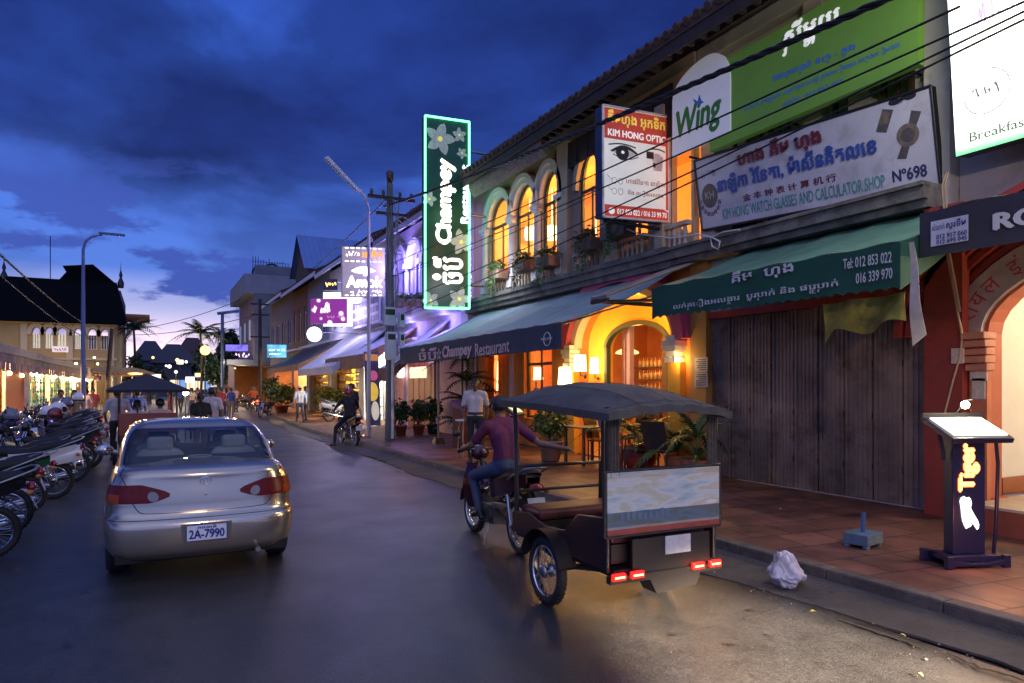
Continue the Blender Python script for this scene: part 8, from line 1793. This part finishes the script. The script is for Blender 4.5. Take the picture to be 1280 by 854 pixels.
# rider seen from behind, red helmet
def ride(dy=0): return dict(pelvis=(0,-.12,.90), waist=(0,-.10,1.06), chest=(0,-.06,1.23), neck=(0,-.02,1.38), head=(0,.02,1.52), shL=(-.19,-.03,1.33), shR=(.19,-.03,1.33), elL=(-.33,.10,1.12), elR=(.33,.10,1.12), wrL=(-.31,.32,1.03), wrR=(.31,.32,1.03), hipL=(-.10,-.1,.86), hipR=(.10,-.1,.86), knL=(-.22,.30,.70), knR=(.22,.30,.70), anL=(-.17,.18,.32), anR=(.17,.18,.32), toL=(-.18,.34,.28), toR=(.18,.34,.28))
j = ride(); j.update(anL=(-.40,.05,.08), knL=(-.30,.22,.52), toL=(-.48,.16,.03), anR=(.36,.05,.08), knR=(.28,.22,.52), toR=(.44,.16,.03))
person('rider in black jacket and red helmet seen from behind, both feet down', tuple(rider_bike.location), rider_bike.rotation_euler.z, j, dict(skin=SKIN, shirt=BLK_, pants=DKP_, shoe=SHOE, hat=HR), .016, (0,1,0), False, 'helmet', None, 1.0, sleeve='long', face=False)
rl = rider_bike.location; person('passenger in dark clothes standing just beyond the rider in the red helmet', (rl.x+.45, rl.y+1.3, .15), R(120), {}, dict(skin=SKIN, shirt=BLK_, pants=DKP_, shoe=SHOE), .018, (0,1,0), False, None, 'short', .98, face=True)
person('rider in an orange shirt on the red motorbike with glowing tail lamp', tuple(bk.location), bk.rotation_euler.z, ride(), dict(skin=SKIN, shirt=ORG, pants=DKP_, shoe=SHOE, hat=HG), .022, (0,1,0), False, 'helmet', None, 1.0, face=False)
# man in white and blue tee by the small tuk-tuk
q = atD(147, 510, 16.0); person('man in a white tee with blue sleeves seen from behind beside the small tuk-tuk', (q.x,q.y,0), R(10), dict(elL=(-.27,.0,1.12), wrL=(-.22,.16,.95), elR=(.27,0,1.12), wrR=(.22,.16,.95)), dict(skin=SKIN, shirt=cloth('white tee', (.50,.46,.45)), pants=DKP_, shoe=SHOE), .014, (0,1,0), True, None, 'short', .98)
# passengers in the small tuk-tuk
sit = dict(pelvis=(0,-.02,.70), waist=(0,-.03,.86), chest=(0,-.02,1.03), neck=(0,0,1.18), head=(0,.02,1.315), shL=(-.18,0,1.13), shR=(.18,0,1.13), elL=(-.22,.05,.88), elR=(.22,.05,.88), wrL=(-.14,.26,.78), wrR=(.14,.26,.78), hipL=(-.09,0,.68), hipR=(.09,0,.68), knL=(-.11,.40,.70), knR=(.11,.40,.70), anL=(-.11,.38,.56), anR=(.11,.38,.56), toL=(-.11,.48,.52), toR=(.11,.48,.52))
tb = tk2.location
person('passenger in a pale top sitting at the right in the small tuk-tuk', (tb.x+.22, tb.y+.22, .03), R(3), sit, dict(skin=SKIN, shirt=PNK, pants=DKP_, shoe=SHOE), .018, (0,1,0), False, None, 'short', 1.0, face=False)
person('passenger in a white vest sitting at the left in the small tuk-tuk', (tb.x-.22, tb.y+.24, .03), R(3), sit, dict(skin=SKIN, shirt=WHS, pants=DKP_, shoe=SHOE), .018, (0,1,0), False, None, 'tail', .98, face=False)
q = atD(251, 505, 15.5); person('woman in a black top seen from behind on the road beyond the silver car', (q.x,q.y,0), R(20), {}, dict(skin=SKIN, shirt=BLK_, pants=KHK, shoe=SHOE), .016, (.3,1,0), False, None, 'tail', .93)
q = atD(264, 505, 16.5); person('man in a white shirt walking beside the woman in black beyond the silver car', (q.x,q.y,0), R(-15), wk, dict(skin=SKIN, shirt=WHS, pants=DKP_, shoe=SHOE), .016, (-.5,1,0), False, None, 'short', 1.0)
# people at the stalls and on the far road (each its own)
rg = random.Random(23)
crowd = [(76,492,20.5,'stall customer in a pale grey tee beside the teal rack',GRY,200),(93,496,21.5,'stall customer in khaki leaning to the goods, next to the one in grey',KHK,160),(108,495,25,'person in a pink top by the golden stall',PNK,140),(116,492,28,'person in red by the golden stall',REDC,190),
 (213,500,24,'person in a red tee behind the small tuk-tuk canopy',REDC,90),(172,498,20,'person in blue in front of the market, seen under the small black canopy',BLU_,30)]
for x, y, d, lb, m, a in crowd:
    q = atD(x, y, d); person(lb, (q.x,q.y,0), R(a), wk if a % 3 else {}, dict(skin=SKIN, shirt=m, pants=[DKP_,JEANS,KHK][x % 3], shoe=SHOE), .022, (0,1,0), False, None, ['short','long'][x % 2], .95, face=False)
far = [(277,34,REDC,'red'),(283,38,WHS,'white'),(289,36,BLU_,'blue'),(271,42,BLK_,'black'),(295,44,PNK,'pale pink'),(286,50,ORG,'orange'),(276,52,GRY,'grey'),(240,40,WHS,'white'),(247,46,KHK,'khaki'),(226,44,BLU_,'blue')]
for i, (x, d, m, c_) in enumerate(far):
    q = atD(x, 490, d); person('%s clad pedestrian in the distant crowd, %s' % (c_, 'under the corner building' if x > 265 else 'in front of the far night stalls'), (q.x,q.y,0), R(rg.uniform(0,360)), wk if i % 2 else {}, dict(skin=SKIN, shirt=m, pants=[DKP_,JEANS,KHK][i % 3], shoe=SHOE), .03, (0,1,0), False, None, ['short','long'][i % 2], .95, face=False, group='pedestrians in the distant crowd')
# ================================================================ lit beer stand on the pavement
q = onZ(1208, 712, .15); bs = thing('menu_stand', 'dark blue menu stand with glowing red lettering and a tilted bright board on top', 'menu stand', (6.52, 3.46, .15), R(0))
NB = pmat('navy stand paint', (.012,.012,.05), .35, .15, coat=.3)
# local: x along the stand's width, y depth (front = -y), rotated to face the street corner
mb = MB(); mb.box(-.155,.155,-.06,.06,.10,1.13); mb.build('column', NB, bs, w=False, bevel=.008)
mb = MB(); mb.prism([(-.30,0),(-.30,.11),(-.24,.11),(-.23,.07),(-.08,.045),(.08,.045),(.23,.07),(.24,.11),(.30,.11),(.30,0),(.24,0),(.22,.02),(-.22,.02),(-.24,0)], lambda u, v, a: (u, a, v), -.18, -.13); mb.prism([(-.30,0),(-.30,.11),(-.24,.11),(-.23,.07),(.23,.07),(.24,.11),(.30,.11),(.30,0)], lambda u, v, a: (u, a, v), .13, .18); mb.box(-.24,.24,-.13,.13,.045,.10); mb.build('base', NB, bs, w=False, bevel=.006)
rt = Matrix.Rotation(R(24),3,'X'); mb = MB(); mb.obox((0,-.03,1.20), (.58,.42,.05), rt); mb.build('top_frame', NB, bs, w=False, bevel=.01)
mb = MB(); mb.obox((0,-.045,1.232), (.50,.33,.012), rt); tb_ = mb.build('menu_page', lmat('lit menu page', (1,.93,.75), 1.1, .5, 7, .12), bs, w=False)
mb = MB(); mb.obox((0,.155,1.30), (.58,.03,.09)); mb.tube([(.05,.16,1.34),(.10,.12,1.46),(.13,.06,1.47)], .008, 6); mb.tube([(.02,.16,1.33),(.17,.18,1.42),(.2,.16,1.36)], .005, 6); mb.build('lamp_arm', BLACK, bs, w=False)
mb = MB(); mb.sph((.06,.06,1.42), .035, 12); mb.build('bulb', emat('clip lamp bulb', (1,.85,.6), 60), bs, w=False)
for s in (1,-1): mb = MB(); mb.tube([(s*.255,-.02 if s < 0 else .02,1.16),(s*.20,0,1.0),(s*.20,0,.93)] if s < 0 else [(.22,-.1,1.12),(.26,-.08,.9),(.285,-.04,.6),(.29,-.02,.3),(.285,0,.08)], .016, 8); mb.build('side_arm', NB, bs, w=False)
plS = (Vector((-.155,-.0615,.10)), Vector((1,0,0)), Vector((0,0,1)), Vector((0,-1,0))); prS = rot_pl(plS); TRED = emat('glowing red letters', (1,.16,.03), 5); 
lettering('Tiger', prS, (.56,.98,-.245,-.055), emat('hot letter core', (1,.42,.12), 3.5), bs, .035, off=.006, w=False); lettering('Tiger', prS, (.548,.992,-.255,-.045), TRED, bs, .065, off=.002, w=False)
tg = [(.07,.50),(.10,.515),(.12,.50),(.15,.505),(.165,.485),(.175,.45),(.165,.41),(.185,.37),(.21,.33),(.235,.29),(.245,.26),(.24,.225),(.225,.215),(.21,.235),(.195,.26),(.175,.27),(.165,.245),(.15,.24),(.12,.225),(.105,.25),(.085,.30),(.075,.36),(.07,.42),(.06,.47)]
flat(plS, tg, emat('white lit emblem', (1,.93,.85), 3.0), bs, 'tiger_emblem', .004, w=False)
bs.location = (6.44, 3.52, .155); bs.rotation_euler = (0,0,R(-22)); bs.scale = (1.0, 1.0, 1.0)
lamp('clip_lamp', (6.5, 3.42, 1.62), 10, (1,.78,.5), .04)
lamp('stand_glow', (6.2, 3.1, .55), 5, (1,.35,.15), .15)
# blue parasol foot block
q = onZ(1086, 684, .15); t = thing('concrete_block', 'blue painted concrete block with a short upright pipe on the pavement', 'parasol base', (q.x,q.y+.06,.15), R(10)); BLK2 = pmat('blue grey block paint', (.10,.17,.25), .6, .25, 8, .4, 40, dirt=(.2,.2,.2)); mb = MB(); mb.box(-.165,.165,-.12,.12,.03,.14)
for x in (-.13,.13):
    for y in (-.09,.09): mb.box(x-.03,x+.03,y-.025,y+.025,.0,.031)
mb.build('block', BLK2, t, bevel=.008, w=False); mb = MB(); mb.cyl((-.0,0,.14),(-.0,0,.33),.022,.022,14); mb.build('pipe', pmat('blue pipe', (.04,.13,.32), .45), t, w=False)
# awning prop pole with its foot
q = onZ(548, 555, .155); t = thing('awning_prop', 'thin pale prop pole on a dark block under the blue grey awning', 'pole', (q.x,q.y,.155)); mb = MB(); mb.cyl((0,0,.1),(0,0,2.35),.028); mb.build('pole', pmat('bamboo prop', (.35,.28,.2), .6), t, w=False); mb = MB(); mb.lathe([(0,0),(.20,0),(.15,.17),(0,.17)], (0,0,0), n=4, smooth=False); mb.build('foot', BLACK, t, w=False)
# menu lectern next to the waiter and reception desk
q = onZ(622, 585, .15); t = thing('menu_lectern', 'dark menu lectern with a small lit page beside the waiter', 'menu stand', (q.x+.4,q.y+.1,.15), R(35)); mb = MB(); mb.box(-.05,.05,-.05,.05,.05,1.0); mb.lathe([(0,0),(.24,0),(.22,.05),(0,.06)], (0,0,0), n=20); mb.build('post', BLACK, t, w=False); mb = MB(); mb.obox((0,0,1.12), (.5,.36,.04), Matrix.Rotation(R(35),3,'X')); mb.build('top', BLACK, t, w=False); mb = MB(); mb.obox((0,-.02,1.15), (.36,.26,.01), Matrix.Rotation(R(35),3,'X')); mb.build('page', lmat('lit lectern page', (.8,.78,.5), .7, .5, 8, .5), t, w=False)
q = onZ(569, 562, .16); t = thing('reception_desk', 'narrow dark red reception desk with sloping violet lit top behind the prop pole', 'desk', (q.x+.35,q.y+.3,.16), R(20)); mb = MB(); mb.box(-.2,.2,-.18,.18,0,1.0); mb.build('body', pmat('dark red desk', (.10,.015,.015), .4), t, w=False); mb = MB(); mb.obox((0,0,1.1), (.5,.44,.05), Matrix.Rotation(R(30),3,'X')); mb.build('top', pmat('violet desk top', (.12,.08,.25), .3), t, w=False)
q = onZ(577, 572, .16); t = thing('stool_table', 'small high round table with white top beside the waiter', 'table', (q.x+.15,q.y+.1,.16)); mb = MB(); mb.lathe([(0,.80),(.24,.80),(.24,.83),(0,.83)], (0,0,0), n=24); mb.build('table_top', WHITEP, t, w=False)
for k in range(4): a = .8+k*1.5708; mb = MB(); mb.tube([(.15*math.cos(a),.15*math.sin(a),.8),(.2*math.cos(a),.2*math.sin(a),0)], .014, 6); mb.build('leg', STEEL, t, w=False)
# restaurant tables and chairs
def table(label, x, y, z=.19):
    t = thing('restaurant_table', label, 'table', (x,y,z), 0, 'tables before the restaurant'); mb = MB(); mb.box(-.38,.38,-.38,.38,.72,.75); mb.build('table_top', DKWOOD, t, w=False, bevel=.008)
    for a in (-.32,.32):
        for b in (-.32,.32): mb = MB(); mb.box(a-.025,a+.025,b-.025,b+.025,0,.719); mb.build('leg', DKWOOD, t, w=False)
    return t
def chair(label, x, y, rz, z=.19, m=None):
    t = thing('cane_chair', label, 'chair', (x,y,z), rz, 'chairs before the restaurant'); m = m or pmat('dark rattan', (.03,.022,.018), .6, .3, 20); mb = MB(); mb.box(-.21,.21,-.21,.21,.43,.46); mb.build('seat', m, t, w=False, bevel=.01)
    mb = MB(); mb.sheet(lambda u, v: ((u-.5)*.44, -.21-.12*v-.04*math.sin(math.pi*u), .48+.48*v), 10, 8, .02); mb.build('backrest', m, t, w=False)
    for s in (1,-1):
        for b in (-.19,.19): mb = MB(); mb.tube([(s*.19,b,0),(s*.19,b,.44)], .017, 6); mb.build('leg', m, t, w=False)
        mb = MB(); mb.tube([(s*.22,-.24,.70),(s*.25,.0,.68),(s*.23,.18,.64),(s*.2,.19,.45)], .016, 6); mb.build('armrest', m, t, w=False)
    return t
def on(x, T): return onT(x, 500, T).y
table('dark wooden table under the left foot of the big arch', 7.7, on(735,7.7)); table('dark wooden table at the middle of the big arch', 8.9, on(790,8.9)); table('dark wooden table far inside the restaurant', 11.0, on(780,11.0))
chair('dark cane chair turned sideways at the middle of the arch', 7.5, on(793,7.5), R(60)); chair('dark cane chair at the right side of the arch', 7.7, on(828,7.7), R(-70)); chair('dark cane chair by the left foot of the arch', 8.1, on(752,8.1), R(200)); chair('dark cane chair deep inside the arch', 9.6, on(800,9.6), R(120))
q = (7.6, on(762,7.6)); t = thing('folded_parasol_board', 'blue board with a white diagonal stripe leaning by the left foot of the arch', 'board', (q[0],q[1],.19)); mb = MB(); mb.lathe([(0,1.40-.75),(.28,.93),(0,1.21)], (0,0,0), n=4); mb = MB(); o_ = [( .23*math.cos(a), .98+.36*math.sin(a)) for a in [i*.2618 for i in range(24)]]; mb.prism(o_, lambda u, v, a: (u, a, v), -.02, .02); mb.build('panel', pmat('deep blue board', (.025,.07,.28), .4), t, w=False); mb = MB(); mb.prism([(-.10,.72),(-.02,.70),(.14,1.24),(.07,1.28)], lambda u, v, a: (u, a, v), -.026, -.021); mb.build('stripe', WHITEP, t, w=False); mb = MB(); mb.tube([(0,.02,.65),(0,.1,0)], .02, 6); mb.tube([(-.1,.0,.7),(-.18,-.1,0)], .02, 6); mb.tube([(.1,.0,.7),(.18,-.1,0)], .02, 6); mb.build('stand', BLACK, t, w=False); t.rotation_euler = (0,0,R(-28))
# tall printed banner beside the pole with ice cream glasses
c = [onS(456,440,21.4), onS(472,440,21.4), onS(476,532,21.4), onS(458,532,21.4)]
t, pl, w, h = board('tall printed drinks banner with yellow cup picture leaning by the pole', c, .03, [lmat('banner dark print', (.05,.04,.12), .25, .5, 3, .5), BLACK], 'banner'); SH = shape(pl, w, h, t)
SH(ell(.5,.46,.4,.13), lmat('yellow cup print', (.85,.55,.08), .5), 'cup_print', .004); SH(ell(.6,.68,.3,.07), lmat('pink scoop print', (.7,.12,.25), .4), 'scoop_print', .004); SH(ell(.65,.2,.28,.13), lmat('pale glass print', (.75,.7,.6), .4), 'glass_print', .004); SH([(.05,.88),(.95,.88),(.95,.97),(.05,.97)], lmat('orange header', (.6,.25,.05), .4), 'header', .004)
# unseen spot added behind the camera for the warm pool on the road by the gutter
hl = bpy.data.lights.new('road_pool_spot', 'SPOT'); hl.energy = 29000; hl.color = (1,.73,.49); hl.spot_size = R(19); hl.spot_blend = .6; hl.shadow_soft_size = .10
lamp('warm_fill', (.8, -3.6, 5.6), 520, (1,.72,.5), .1)  # unseen warm fill added behind the camera to light the car and shutters
ho = bpy.data.objects.new('road_pool_spot', hl); COL.objects.link(ho); ho.location = (2.8, -3.5, 3.2); ho.rotation_euler = (Vector((3.45, 2.2, 0)) - Vector((2.8,-3.5,3.2))).to_track_quat('-Z','Y').to_euler()
